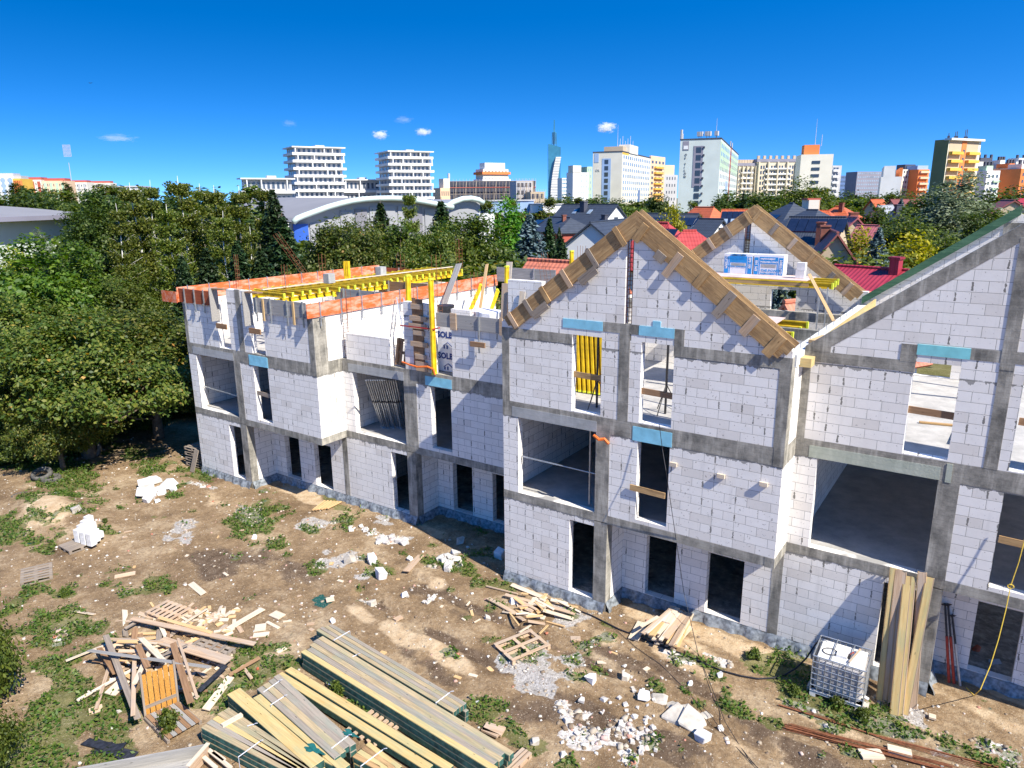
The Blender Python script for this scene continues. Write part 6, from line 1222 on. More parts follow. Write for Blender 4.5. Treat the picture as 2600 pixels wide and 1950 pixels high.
# ------------------------------------------------------------------ far buildings
fh=Vector((math.sin(YAW),math.cos(YAW),0)); rh=rt0
UNIT={}
def unitbox(mt):
    if mt not in UNIT:
        o=MB().box(-.5,.5,-.5,.5,-.5,.5).build('u',M[mt]); UNIT[mt]=o.data; bpy.data.objects.remove(o)
    return UNIT[mt]
def cm(name,c,rough=.8,var=.08,sc=.15,spec=.2): M[name]=plain(name,c,rough,0,var,sc,spec)
cm('c_white',(.74,.74,.73));cm('c_grey',(.45,.45,.46));cm('c_cream',(.70,.66,.56));cm('c_beige',(.62,.54,.40));cm('c_peach',(.74,.52,.34));cm('c_mint',(.58,.64,.60));cm('c_orange',(.72,.22,.07));cm('c_yel',(.72,.44,.08));cm('c_olive',(.24,.23,.11));cm('c_dark',(.07,.075,.10));cm('c_blue',(.12,.19,.36));cm('c_green',(.42,.56,.40));cm('c_red',(.40,.10,.07));cm('c_tan',(.50,.40,.28));cm('c_panelgrey',(.26,.25,.30));cm('c_lblue',(.30,.42,.62))
M['glass']=plain('window_glass',(.045,.06,.085),.15,0,.5,.4,.8); M['glassb']=plain('blue_glass',(.04,.17,.26),.12,0,.3,.05,.8); M['glassl']=plain('pale_window',(.25,.32,.40),.2,0,.4,.3,.7)
M['metalroof']=plain('grey_metal_roof',(.29,.275,.26),.5,.1,.06,.1); M['hallgrey']=plain('hall_cladding',(.33,.335,.35),.5,.1,.08,.2); M['halldark']=plain('hall_dark_cladding',(.22,.215,.24),.5,.1,.1,.3); M['tube']=plain('pale_green_edge',(.55,.66,.62),.4,0,.06,.3); M['hallblue']=plain('blue_cladding',(.03,.10,.42),.5,0,.1,.5)
def hdir(px): d=ray(px,513); return Vector((d.x,d.y,0))
def hit(O,d,px):
    r=hdir(px); det=d.x*(-r.y)+r.x*d.y
    return (-O.x*(-r.y)+(-O.y)*r.x)/det if False else ((-O.x)*(-r.y)-(-r.x)*(-O.y))/(d.x*(-r.y)-(-r.x)*d.y)
def ztop(py,px,dep): return A(px,py,dep).z
class Bld:
    def __init__(s,label,px_c,dep,phi,xl,xr,ytop,wall='c_white',cat='building',name='apartment_building',base=-1,group=None,dflt=14):
        s.O=A(px_c,513,dep); s.O.z=0; s.phi=math.radians(phi)
        s.dL=(-rh*math.cos(s.phi)+fh*math.sin(s.phi)); s.dR=(rh*math.sin(s.phi)+fh*math.cos(s.phi))
        s.L=hit(s.O,s.dL,xl) if xl is not None and abs(xl-px_c)>.5 else dflt; s.Rr=hit(s.O,s.dR,xr) if xr is not None and abs(xr-px_c)>.5 else dflt
        s.H=ztop(ytop,px_c,dep); s.b=base
        s.e=empty(name,(s.O.x,s.O.y,base),label,cat,group)
        s.nR=Vector((s.dR.y,-s.dR.x,0)); s.nL=Vector((-s.dL.y,s.dL.x,0))
        s.wins={}
        s.block('wall',wall,0,s.L,0,s.Rr,base,s.H)
    def P(s,a,b,z): v=s.O+s.dL*a+s.dR*b; return (v.x,v.y,z)
    def block(s,nm,mt,a0,a1,b0,b1,z0,z1,parent=None):
        b=MB(); b.add([s.P(a0,b0,z0),s.P(a1,b0,z0),s.P(a1,b1,z0),s.P(a0,b1,z0),s.P(a0,b0,z1),s.P(a1,b0,z1),s.P(a1,b1,z1),s.P(a0,b1,z1)],[(3,2,1,0),(4,5,6,7),(0,1,5,4),(1,2,6,5),(2,3,7,6),(3,0,4,7)])
        return b.build(nm,M[mt],parent or s.e)
    def win(s,face,u,z,w,h,mt='glass',nm='window',out=.06,t=.2):
        k=s.wins.get(nm,0); s.wins[nm]=k+1
        if face=='L': c=s.O+s.dL*u-s.dR*(out-t/2+.0); d=s.dL
        else: c=s.O+s.dR*u-s.dL*(out-t/2+.0); d=s.dR
        if k>=100:
            s.rest=getattr(s,'rest',{}); s.rest.setdefault((nm,mt),MB()).beam(c-d*(w/2)+Vector((0,0,z)),c+d*(w/2)+Vector((0,0,z)),t,h); return
        o=bpy.data.objects.new(nm,unitbox(mt)); COL.objects.link(o); o.parent=s.e
        o.location=(c.x-s.e.location.x,c.y-s.e.location.y,z-s.b); o.rotation_euler[2]=math.atan2(d.y,d.x); o.scale=(w,t,h)
    def grid(s,face,rows,cols,u0,u1,z0,z1,w=.6,h=.5,mt='glass',nm='window',skip=0,out=.06,t=.2):
        T_=s.L if face=='L' else s.Rr; r_=random.Random(rows*7+cols)
        for i in range(rows):
            for j in range(cols):
                if skip and r_.random()<skip: continue
                cw=(u1-u0)*T_/cols; chh=(z1-z0)/rows
                s.win(face,u0*T_+(j+.5)*cw,z0+(i+.5)*chh,cw*w,chh*h,mt,nm,out,t)
    def done(s):
        for (nm,mt),b in getattr(s,'rest',{}).items(): tag(b.build(nm,M[mt],s.e),kind='stuff')
        return s
# white balcony towers
def terrace_tower(label,c,xl,xr,ytop,dep,rows,cols,fins,phi=72,base=0):
    B=Bld(label,c,dep,phi,xl,xr,ytop,'c_grey'); fl=(B.H-base)/rows
    # right face is the wide one here
    for i in range(rows+1):
        z=base+i*fl
        j=((i*7)%3-1)*.5
        B.block('floor_band','c_white',-1.6-(.3 if i==rows else 0),B.L+.6,-1.8,B.Rr+1.2+j*.6,z-.35,z+(.75 if i<rows else .15))
    for k,f_ in enumerate(fins):
        for i in range(rows):
            if (i+k)%3==2: continue
            u=f_*B.Rr+(.5 if i%2 else -.5); B.block('fin','c_white',-1.62,-.02,u,u+.4,base+i*fl+.76,base+(i+1)*fl-.36)
    B.grid('R',rows,cols,.03,.97,base,B.H,.52,.46,'glass'); B.grid('L',rows,3,.1,.9,base,B.H,.5,.46,'glassl')
    B.block('roof_box','c_grey',B.L*.3,B.L*.7,B.Rr*.5,B.Rr*.7,B.H+.16,B.H+1.2)
    return B.done()
q=lambda cf,x,y=0: cf(x,y)[0]
qy=lambda cf,y: cf(0,y)[1]
terrace_tower('left tall white tower with balcony bands on every floor',q(s1,505),q(s1,438),q(s1,868),qy(s1,236),330,11,9,(0,.35,.62,.8,.99),60)
terrace_tower('right tall white tower with balcony bands on every floor',q(s1,1255),q(s1,1160),q(s1,1565),qy(s1,270),345,11,9,(0,.25,.5,.75,.99),64)
terrace_tower('low white balcony wing at the left of the two towers',q(s1,80),q(s1,58),q(s1,455),qy(s1,484),300,4,9,(0,.3,.6,.85),58,-2)
terrace_tower('low white balcony wing between the two towers',q(s1,872),None,q(s1,1158),qy(s1,494),360,4,8,(0,.4,.9),64,-2)
# cream and orange blocks behind scaffolding
B=Bld('white and brick-orange stepped block above the scaffolding',q(s1,1985),420,60,q(s1,1925),q(s1,2185),qy(s1,410),'c_cream'); 
for i in range(4): B.block('floor_band',['c_orange','c_white'][i%2],-1,B.L+1,-1,B.Rr+1,B.H-3-i*4,B.H-1.6-i*4)
B.grid('R',5,7,.03,.97,B.H-20,B.H,.5,.4); B.grid('L',5,3,.05,.95,B.H-20,B.H,.5,.4); B.block('penthouse','c_white',1,B.L*.8,B.Rr*.1,B.Rr*.9,B.H,B.H+3.5); B.block('lower_block','c_orange',-3,B.L+8,-4,B.Rr-2,-1,B.H-13); B.done()
B=Bld('cream and orange stepped block left of the scaffolding',q(s1,1640),400,60,q(s1,1580),q(s1,1730),qy(s1,560),'c_peach'); B.grid('R',3,5,.05,.95,0,B.H,.4,.4); B.grid('L',3,3,.05,.95,0,B.H,.4,.4); B.block('upper_block','c_cream',2,B.L-2,3,B.Rr,B.H,B.H+5); B.block('chimney','c_grey',6,7,8,9,B.H+5,B.H+8); B.done()
def scaffold(label,xa,xb,ytop,dep,rows,cols,red=True,phi=85,dark='c_dark'):
    B=Bld(label,xa,dep,phi,None,xb,ytop,dark,name='building_under_construction',dflt=12); b=MB(); r2=MB()
    for j in range(cols+1):
        u=B.Rr*j/cols; b.tube([B.P(-1.2,u,0),B.P(-1.2,u,B.H+.8)],.05,4)
        for a in (0,): pass
    for i in range(rows+1):
        z=B.H*i/rows; (r2 if red and i%2 else b).tube([B.P(-1.3,0,z),B.P(-1.3,B.Rr,z)],.14 if red and i%2 else .05,4)
    for j in range(0,cols-1,3): b.tube([B.P(-1.25,B.Rr*j/cols,0),B.P(-1.25,B.Rr*(j+2)/cols,B.H)],.08,4)
    b.build('scaffold_frame',M['c_tan'],B.e)
    if red: r2.build('red_scaffold_rail',M['c_red'],B.e)
    B.grid('R',rows,cols//2,.02,.98,.5,B.H,.6,.55,'c_dark'); return B.done()
scaffold('long dark building wrapped in scaffolding with red rails',q(s1,1718),q(s1,2400),qy(s1,508),260,8,26)
B=scaffold('unfinished grey building with scaffolding, right of the long dark one',q(s2,35),q(s2,165),qy(s2,570),240,7,8,False,80,'c_grey')
scaffold('low brownish scaffolded building before the glass tower',q(s2,150),q(s2,262),qy(s2,655),232,5,6,False,80,'c_tan')
# glass tower with white ribbed sail
dep=1150; O=A(q(s2,338),513,dep); e=empty('glass_skyscraper',(O.x,O.y,-1),'slim blue glass skyscraper with white ribbed sail and antenna','skyscraper')
w1=(q(s2,388)-q(s2,290))/FPX*dep; zt_=A(q(s2,290),qy(s2,276),dep).z; zr_=A(q(s2,388),qy(s2,303),dep).z; zb=A(q(s2,338),qy(s2,88),dep).z
a_=A(q(s2,290),513,dep); 
b=MB(); P4=[a_,a_+rh*w1,a_+rh*w1+fh*26,a_+fh*26]; b.add([(p.x,p.y,-1) for p in P4]+[(P4[0].x,P4[0].y,zt_),(P4[1].x,P4[1].y,zr_),(P4[2].x,P4[2].y,zr_),(P4[3].x,P4[3].y,zt_)],[(3,2,1,0),(4,5,6,7),(0,1,5,4),(1,2,6,5),(2,3,7,6),(3,0,4,7)]); b.build('glass_body',M['glassb'],e)
b=MB()
for i in range(30):
    t=i/29; z=2+t*(A(q(s2,395),qy(s2,385),dep).z-2); off=(.12+.42*t**2.2)*w1; ww=(.85-.25*t)*w1*.7; p=a_+rh*(off+.05*w1)-fh*3; b.beam((p.x,p.y,z),((p+rh*ww).x,(p+rh*ww).y,z),7,1.6 if i%2 else 2.1)
b.build('white_ribbed_sail',M['c_white'],e)
b=MB(); m_=a_+rh*w1*.5+fh*10
for k in range(4):
    sx,sy=((-1,-1),(1,-1),(1,1),(-1,1))[k]; v=lambda s,z:(m_.x+sx*s,m_.y+sy*s,z); b.tube([v(3,zt_-6),v(2.2,zt_+(zb-zt_)*.45),v(.9,zt_+(zb-zt_)*.5),v(.4,zb)],.7,4,.25)
for i in range(12):
    z=zt_+(zb-zt_)*.5*i/12; b.box(m_.x-2.8,m_.x+2.8,m_.y-2.8,m_.y+2.8,z,z+.7)
b.build('antenna_mast',M['glassb'],e)
# blocks right of the skyscraper
B=Bld('low white-blue block right of the glass skyscraper',q(s2,400),900,70,None,q(s2,440),qy(s2,545),'c_white'); B.grid('R',7,3,.05,.95,5,B.H,.8,.35,'glassb'); B.done()
B=Bld('white block with a blank wall, left of the cream slab tower',q(s2,487),330,55,q(s2,435),q(s2,610),qy(s2,500),'c_white'); B.grid('R',6,4,.3,.95,8,B.H,.3,.4,'glassl'); B.block('upper_block','c_cream',-.2,B.L*.7,-.2,B.Rr*.5,B.H,B.H+3); B.done()
B=Bld('green-topped block just left of the cream slab tower',q(s2,598),340,70,None,q(s2,640),qy(s2,455),'c_green'); B.grid('R',8,2,.1,.9,3,B.H,.4,.4,'glassl'); B.done()
# cream slab tower
dep=360; B=Bld('cream slab tower with a blue window strip on its blank end wall',q(s2,875),dep,22,q(s2,643),q(s2,1100),qy(s2,338),'c_cream'); H=B.H
B.block('blue_strip','c_lblue',B.L*.38,B.L*.68,-.12,.0,H-24,H-3); B.block('emblem_panel','c_lblue',B.L*.8,B.L*.95,-.12,0,H-4.8,H-.6)
for i in range(11): B.win('L',B.L*.53,H-4.6-i*3.0,1.9,2.0,'glass',out=.2,t=.25)
B.grid('R',11,14,.02,.98,H-34,H-.8,.55,.5,'glassl'); B.block('blue_strip','c_blue',-.1,0,B.Rr*.55,B.Rr*.62,1,H-18); B.block('yellow_strip','c_yel',-.02,.0,B.Rr*.0,B.Rr*.2,H-1.2,H-.2)
B.block('stair_tower','c_cream',-.4,B.L*.35,B.Rr*.20,B.Rr*.48,H,H+4.2); B.block('penthouse','c_tan',B.L*.1,B.L*.75,B.Rr*.1,B.Rr*.35,H,H+3); B.block('roof_edge','c_dark',-.2,B.L+.2,-.2,B.Rr+.2,H-.02,H+.4)
b=MB(); p=Vector(B.P(B.L*.4,B.Rr*.2,H+3)); 
for k in range(7): b.tube([p+rh*k*1.3,p+rh*k*1.3+Vector((0,0,3+1.2*(k%3)))],.12,4)
b.tube([p,p+Vector((0,0,11))],.15,4,.05); b.build('antenna',M['c_grey'],B.e); B.done()
text_mesh('lettering','OS. TILON'[:3],1.6,M['c_grey'],B.e,frame(Vector(B.P(B.L*.9,-.15,H-9)),-B.dL,(0,0,1)),.05)
B=Bld('peach block with orange balcony bands behind the cream slab tower',q(s2,1100),430,30,q(s2,1090),q(s2,1215),qy(s2,368),'c_peach',dflt=8); H=B.H
B.grid('R',10,4,.02,.98,H-32,H-2,.5,.5,'glass')
for i in range(9): B.block('balcony','c_yel',-1.2,0,B.Rr*.25,B.Rr*.8,H-7-i*3.1,H-6-i*3.1)
B.done()
B=Bld('small pinkish block between the two slab towers',q(s2,1215),460,60,None,q(s2,1320),qy(s2,520),'c_grey'); B.grid('R',6,4,.1,.9,0,B.H,.35,.4); B.block('upper_block','c_peach',1,8,1,B.Rr*.8,B.H,B.H+6); B.done()
# mint slab tower
dep=300; B=Bld('pale green slab tower with vertical lettering on its end wall',q(s2,1648),dep,20,q(s2,1328),q(s2,1792),qy(s2,236),'c_mint'); H=B.H
B.block('grey_strip','c_panelgrey',B.L*.42,B.L*.66,-.12,0,H-19,H-2.6); B.block('emblem_panel','c_panelgrey',B.L*.78,B.L*.93,-.12,0,H-4.2,H-.6); B.block('emblem_mark','c_white',B.L*.80,B.L*.91,-.2,-.12,H-3.8,H-2.4)
for i in range(11): B.win('L',B.L*.53,H-4.2-i*3.05,2.0,2.1,'glass',out=.2,t=.25); B.win('L',B.L*.40,H-3.2-i*3.05,.6,.7,'c_dark','vent',.5,.5)
B.grid('R',11,14,.02,.98,H-34,H-1,.5,.52,'glassl')
for u0,u1,z0,z1,mt in ((.0,.42,H-12,H-1,'c_green'),(.52,.98,H-12,H-1,'c_green'),(.30,.42,2,H-16,'c_lblue'),(.6,.8,1,14,'c_green')): B.block('tinted_panel',mt,-.03,0,B.Rr*u0,B.Rr*u1,z0,z1)
B.block('downpipe','c_red',-.3,0,B.Rr*.47,B.Rr*.49,0,H); B.block('roof_edge','c_dark',-.2,B.L+.2,-.2,B.Rr+.2,H-.02,H+.35)
for i,ch in enumerate('OS TILON'): 
    if ch!=' ': text_mesh('lettering',ch,1.15,M['c_dark'],B.e,frame(Vector(B.P(B.L*.87,-.15,H-6.3-i*1.25)),-B.dL,(0,0,1)),.05)
b=MB()
for u,h_ in ((.98,4),(.95,2.4)): p=Vector(B.P(B.L*u,.5,H)); b.tube([p,p+Vector((0,0,h_))],.55 if u>.96 else .3,6)
for u in (.12,.3,.36,.5,.55): p=Vector(B.P(B.L*u,1,H)); b.tube([p,p+Vector((0,0,2))],.1,4); b.box(p.x-.7,p.x+.7,p.y-.7,p.y+.7,p.z+1.2,p.z+3)
p=Vector(B.P(B.L*.13,1,H)); b.tube([p,p+Vector((0,0,8))],.12,4,.04)
for u in (.5,.6): p=Vector(B.P(.5,B.Rr*u,H)); b.tube([p,p+Vector((0,0,3.2))],.3,5)
b.build('antenna',M['c_grey'],B.e); B.done()
# long beige balcony block
dep=420
for (xc_,xr_,yt,lab) in ((q(s2,1790),q(s2,1945),qy(s2,450),'left end section of the long beige balcony block'),(q(s2,1945),q(s3,388),qy(s3,292),'long beige apartment block with dark balcony rows')):
    B=Bld(lab,xc_,dep,84,None,xr_,yt,'c_beige',dflt=12); H=B.H
    B.grid('R',8,16 if 'long beige apart' in lab else 6,.01,.99,H-25,H-1.5,.6,.62,'glass',skip=.04)
    for i in range(8): B.block('balcony','c_white',-1.1,0,B.Rr*.2,B.Rr*.8,H-24.8+i*2.95,H-24.0+i*2.95)
    for k in range(5): B.block('stair_strip','c_beige',-1.3,0,B.Rr*(.02+.22*k),B.Rr*(.05+.22*k),0,H)
    B.block('roof_band','c_panelgrey',-.3,12.2,-.2,B.Rr+.2,H,H+1.6)
    for k in range(7): B.block('chimney','c_tan',3,4,B.Rr*(.05+k*.14),B.Rr*(.05+k*.14)+1.5,H+1.6,H+3.6)
    B.done()
# grey-white panel tower with orange penthouse
dep=340; B=Bld('plain grey panel tower with orange box on its roof',q(s3,648),dep,12,q(s3,392),None,qy(s3,230),'c_cream',dflt=14); H=B.H
for i in range(10): B.win('L',B.L*.52,H-3.5-i*3.0,3.6,1.3,'glass',out=.2,t=.3)
for i in (4,7): B.block('orange_panel','c_orange',B.L*.43,B.L*.61,-.14,0,H-4.9-i*3,H-4.2-i*3)
B.block('penthouse','c_orange',B.L*.42,B.L*.9,2,9,H,H+4.4); 
b=MB(); p=Vector(B.P(B.L*.55,4,H+4)); b.tube([p,p+Vector((0,0,12))],.14,4,.04); b.tube([p+rh*3,p+rh*3+Vector((0,0,5))],.12,4); b.build('antenna',M['c_grey'],B.e); B.done()
B=Bld('grey block behind the panel tower right side',q(s3,650),380,75,None,q(s3,722),qy(s3,320),'c_grey'); B.grid('R',8,2,.05,.7,3,B.H,.8,.35); 
for i in range(8): B.block('balcony','c_white',-1,0,0,B.Rr*.65,3+i*3,4+i*3)
B.done()
B=Bld('far dark blue block, left part',q(s3,715),620,80,None,q(s3,852),qy(s3,398),'c_blue'); B.grid('R',7,12,.02,.98,5,B.H,.5,.45,'glass'); B.done()
B=Bld('far dark maroon-blue block with many window rows',q(s3,850),560,80,None,q(s3,1060),qy(s3,368),'c_panelgrey'); B.grid('R',9,14,.02,.98,5,B.H,.5,.45,'glassl'); B.done()
B=Bld('white block with blank wall and orange edge',q(s3,1178),380,25,q(s3,1028),q(s3,1208),qy(s3,420),'c_white'); H=B.H; B.block('orange_edge','c_orange',-.1,1.2,-.1,B.Rr+.1,-1,H+4); B.block('upper_block','c_white',3,B.L*.9,2,B.Rr,H,H+5); B.done()
B=Bld('white and orange block with stair tower and chimneys',q(s3,1208),390,75,None,q(s3,1335),qy(s3,350),'c_cream'); B.grid('R',8,6,.05,.95,4,B.H,.4,.45); B.block('orange_strip','c_orange',-.3,0,B.Rr*.5,B.Rr*.75,2,B.H-3); B.block('roof_box','c_dark',2,8,B.Rr*.3,B.Rr*.95,B.H,B.H+2.6); B.done()
B=Bld('orange balcony block left of the yellow tower',q(s3,1335),385,75,None,q(s3,1420),qy(s3,350),'c_orange'); B.grid('R',8,3,.1,.9,2,B.H,.7,.45); B.block('roof_box','c_lblue',1,9,0,B.Rr,B.H,B.H+2)
for i in range(8): B.block('balcony','c_peach',-1.2,0,B.Rr*.1,B.Rr*.9,2+i*3,3+i*3)
B.done()
# yellow-orange tower
dep=270; B=Bld('tower with yellow and orange balconies and olive side wall',q(s3,1545),dep,62,q(s3,1438),q(s3,1800),qy(s3,122),'c_cream'); H=B.H
B.block('olive_side','c_olive',0,B.L+.1,-.15,0,-1,H+.3); B.grid('L',11,4,.45,.98,H-33,H-1,.5,.5,'glassl')
B.block('orange_core','c_tan',-.1,0,B.Rr*.02,B.Rr*.92,0,H-.2); B.block('orange_core','c_orange',-.25,0,B.Rr*.40,B.Rr*.54,0,H-.2)
for i in range(12):
    z=H-5-i*2.9
    for u0,u1 in ((.03,.38),(.56,.9)):
        B.block('balcony','c_yel',-1.5,0,B.Rr*u0,B.Rr*u1,z,z+1.0); B.win('R',B.Rr*(u0+u1)/2,z+1.75,B.Rr*.3,1.3,'glassl')
    B.win('R',B.Rr*.47,z+1.2,1.0,1.2,'glass',out=.35)
B.block('roof_slab','c_white',-1.2,B.L*.3,-.4,B.Rr+.3,H,H+.7); b=MB()
for u in (0.05,.25,.3,.55,.6): p=Vector(B.P(1,B.Rr*u,H)); b.tube([p,p+Vector((0,0,2.4+3*u))],.12,4); b.box(p.x-.4,p.x+.4,p.y-.4,p.y+.4,p.z,p.z+1.6)
b.build('antenna',M['c_dark'],B.e); B.done()
for (x0,x1,yt,d_,mt,mt2,lab) in ((1765,1850,305,360,'c_white','c_grey','white balcony block right behind the yellow tower'),(1800,1990,290,400,'c_cream','c_dark','pale block with dark roof right of the yellow tower'),(1880,1985,360,330,'c_white','c_green','white box block above a lime green base'),(1985,2060,310,380,'c_grey','c_cream','greyish block with chimneys near the right edge'),(2060,2150,340,350,'c_peach','c_orange','block with orange balconies near the right edge'),(2100,2300,290,420,'c_white','c_grey','white stepped block at the far right'),(2150,2300,345,330,'c_orange','c_cream','orange and cream block cut by the right frame edge')):
    B=Bld(lab,q(s3,x0),d_,75,None,q(s3,x1),qy(s3,yt),mt); B.grid('R',6,max(3,(x1-x0)//28),.05,.95,B.H-19,B.H-1,.45,.45)
    for i in range(5): B.block('floor_band',mt2,-.8,0,B.Rr*.5,B.Rr*.95,B.H-18+i*3.2,B.H-17+i*3.2)
    B.block('roof_box',mt2,2,9,B.Rr*.2,B.Rr*.7,B.H,B.H+2.2); B.done()
    for k in range(3): B.block('chimney','c_dark',3,4,B.Rr*(.2+.25*k),B.Rr*(.2+.25*k)+1,B.H+2.2,B.H+4)
# far left blocks
for (x0,x1,xl,yt,d_,mt,mt2,lab) in ((0,142,None,150,420,'c_white','c_lblue','white and blue block at the far left frame edge'),(132,192,None,170,400,'c_yel','c_orange','narrow orange-sided block at the far left'),(168,358,None,180,440,'c_cream','c_red','cream block with brown-red window columns at far left'),(362,545,None,188,440,'c_peach','c_green','peach block with pale green panels at far left'),(545,720,None,200,560,'c_cream','c_grey','far pale block right of the peach one'),(700,905,None,205,600,'c_cream','c_grey','farthest pale block above the trees at left')):
    B=Bld(lab,q(s0,x0)-(30 if x0==0 else 0),d_,82,None,q(s0,x1),qy(s0,yt),mt); n_=max(4,(x1-x0)//16); B.grid('R',8,n_,.02,.98,B.H-25,B.H-1,.4,.5,'glassl' if x0 in(0,) else 'glass')
    for k in range(4): B.block('tinted_panel',mt2,-.25,0,B.Rr*(.08+.25*k),B.Rr*(.08+.25*k)+1.5,B.H-24,B.H-1)
    B.block('roof_box','c_red' if x0>150 else 'c_grey',2,10,B.Rr*.05,B.Rr*.95,B.H,B.H+1.6); B.done()
B=Bld('white low hall roofs seen through the left trees',q(s0,940),300,80,None,q(s0,1130),qy(s0,238),'c_white',name='low_building'); B.grid('R',1,8,.05,.95,2,8,.6,.4); B.block('roof_edge','c_grey',-.5,14.5,-.5,B.Rr+.5,B.H,B.H+.5); B.done()
# floodlight mast
p=A(q(s0,600),513,520); zt_=A(600/3.16,qy(s0,45),520).z; e=empty('floodlight_mast',(p.x,p.y,0),'tall stadium floodlight mast above the left trees','mast'); b=MB(); b.tube([(p.x,p.y,0),(p.x,p.y,zt_)],.3,6,.2); b.build('pole',M['c_grey'],e); b=MB()
for i in range(9): b.beam((p-rh*2.6)+Vector((0,0,zt_-.5-i*.95)),(p+rh*2.6)+Vector((0,0,zt_-.5-i*.95)),.3,.22)
for i in range(7): b.beam((p-rh*2.6+rh*i*.87)+Vector((0,0,zt_-8)),(p-rh*2.6+rh*i*.87)+Vector((0,0,zt_)),.2,.2,(1,0,0))
b.build('lamp_grid',M['c_grey'],e)
# ------------------------------------------------------------------ sports hall with arched roof
e=empty('sports_hall',AH(820,160,0),'large grey sports hall with wavy arched roof and pale edge tube','hall')
F0=A(q(s1,415),513,158);F0.z=0; dF=(rh*.80+fh*.60).normalized(); LF=hit(F0,dF,q(s1,1690)); dB=Vector((-dF.y,dF.x,0))
prof=[(415,845),(450,815),(500,795),(600,760),(700,725),(800,697),(900,675),(1000,661),(1100,655),(1200,653),(1280,655),(1380,665),(1480,682),(1600,705),(1700,725)]
PR=[]
for (x,y) in prof:
    px_,py_=s1(x,y); s_=hit(F0,dF,px_); P_=F0+dF*s_; dep_=(P_.x*fw.x+P_.y*fw.y); 
    # depth along the optical axis so that the pixel row is honoured
    r=ray(px_,py_); k_=(P_.x*r.x+P_.y*r.y)/(r.x*r.x+r.y*r.y); PR.append((s_,CAMH+r.z*k_))
b=MB(); n_=len(PR)
poly=[tuple((F0+dF*s_)+Vector((0,0,z))) for s_,z in PR]; low=[(F0+dF*PR[-1][0]),(F0+dF*PR[0][0])]
b.prism(poly+[(low[0].x,low[0].y,-.5),(low[1].x,low[1].y,-.5)],-Vector((dF.y,-dF.x,0))*0.6); b.build('facade',M['hallgrey'],e)
b=MB(); n0=0; back=dB*62
for s_,z in PR: 
    p=F0+dF*s_; b.v+= [(p.x-dB.x*2,p.y-dB.y*2,z+.35),(p.x+back.x,p.y+back.y,z+.9)]
for i in range(n_-1): b.f.append((2*i,2*i+2,2*i+3,2*i+1))
ro=b.build('roof',M['metalroof'],e); mo=ro.modifiers.new('s','SOLIDIFY'); mo.thickness=.5
b=MB(); b.tube([(F0+dF*s_)-dB*2.2+Vector((0,0,z+.3)) for s_,z in PR],.62,8); b.build('edge_tube',M['tube'],e,True)
for i in range(11):
    s_=LF*(i+.2)/11; zz=[z for t,z in PR if t<=s_][-1]-1.5; p=F0+dF*s_-dB*.15; b=MB(); q2=F0+dF*(s_+LF/11*.8)-dB*.15; b.beam((p.x,p.y,zz/2),(q2.x,q2.y,zz/2),.3,zz,(0,0,1)); b.build('cladding_panel',M['halldark' if i%4==0 else 'hallgrey'],e)
for k in range(3):
    b=MB(); p=F0+dF*(1+LF*.09*k)-dB*.4; q2=p+dF*LF*.07; b.beam((p.x,p.y,2+k*1.2),(q2.x,q2.y,2+k*1.2),.2,.4); b.build('pale_band',M['c_grey'],e)
b=MB(); p=F0+dF*.5-dB*.5; q2=p+dF*3.4; b.beam((p.x,p.y,4.2),(q2.x,q2.y,4.2),.2,5.2,(0,0,1)); b.build('blue_panel',M['hallblue'],e)
b=MB(); p=F0+dF*7.4-dB*.5; q2=p+dF*2.0; b.beam((p.x,p.y,2.2),(q2.x,q2.y,2.2),.3,4.2,(0,0,1)); b.build('door',M['glass'],e)
P2_=[]
e=empty('sports_hall_wing',AH(1110,190,0),'smaller arched wing at the right of the sports hall','hall')
F1=A(q(s1,1660),513,185);F1.z=0; pr=[(1650,725),(1720,680),(1790,655),(1860,650),(1920,662),(1955,688)]
PR=[]
for (x,y) in pr:
    px_,py_=s1(x,y); s_=hit(F1,dF,px_); P_=F1+dF*s_; r=ray(px_,py_); k_=(P_.x*r.x+P_.y*r.y)/(r.x*r.x+r.y*r.y); PR.append((s_,CAMH+r.z*k_))
b=MB(); poly=[tuple((F1+dF*s_)+Vector((0,0,z))) for s_,z in PR]; b.prism(poly+[((F1+dF*PR[-1][0]).x,(F1+dF*PR[-1][0]).y,-.5),((F1+dF*PR[0][0]).x,(F1+dF*PR[0][0]).y,-.5)],dB*25); b.build('wall',M['hallgrey'],e)
b=MB(); b.tube([(F1+dF*s_)-dB*1.5+Vector((0,0,z+.2)) for s_,z in PR],.7,8); b.build('edge_tube',M['tube'],e,True)
# left hall part
e=empty('long_hall',AH(60,135,0),'long pale hall with curved grey roof at the left edge','hall')
H0=A(-60,513,120);H0.z=0;H1=A(245,513,150);H1.z=0; d_=(H1-H0); L_=d_.length; d_.normalize(); nb_=Vector((-d_.y,d_.x,0)); zE=A(100,541,128).z
b=MB(); 
for f_,dz in ((0,0),(.05,.05),(.3,.12),(.6,.2),(1,.3)): pass
b.prism([tuple(H0-d_*30+Vector((0,0,-.5))),tuple(H1+Vector((0,0,-.5))),tuple(H1+Vector((0,0,zE-1))),tuple(H0-d_*30+Vector((0,0,zE-1)))],nb_*40); b.build('wall',M['c_mint'],e)
b=MB(); N_=10
for i in range(N_+1):
    t=i/N_; p0=H0-d_*30+nb_*(45*t-2); p1=H1+nb_*(45*t-2); z=zE-1+(2.6*math.sin(t*math.pi*.62)); z0=zE-1+(.9*math.sin(t*math.pi*.62)); b.v+=[(p0.x,p0.y,z0),(p1.x,p1.y,z)]
for i in range(N_): b.f.append((2*i,2*i+1,2*i+3,2*i+2))
ro=b.build('roof',M['metalroof'],e); mo=ro.modifiers.new('s','SOLIDIFY'); mo.thickness=.3
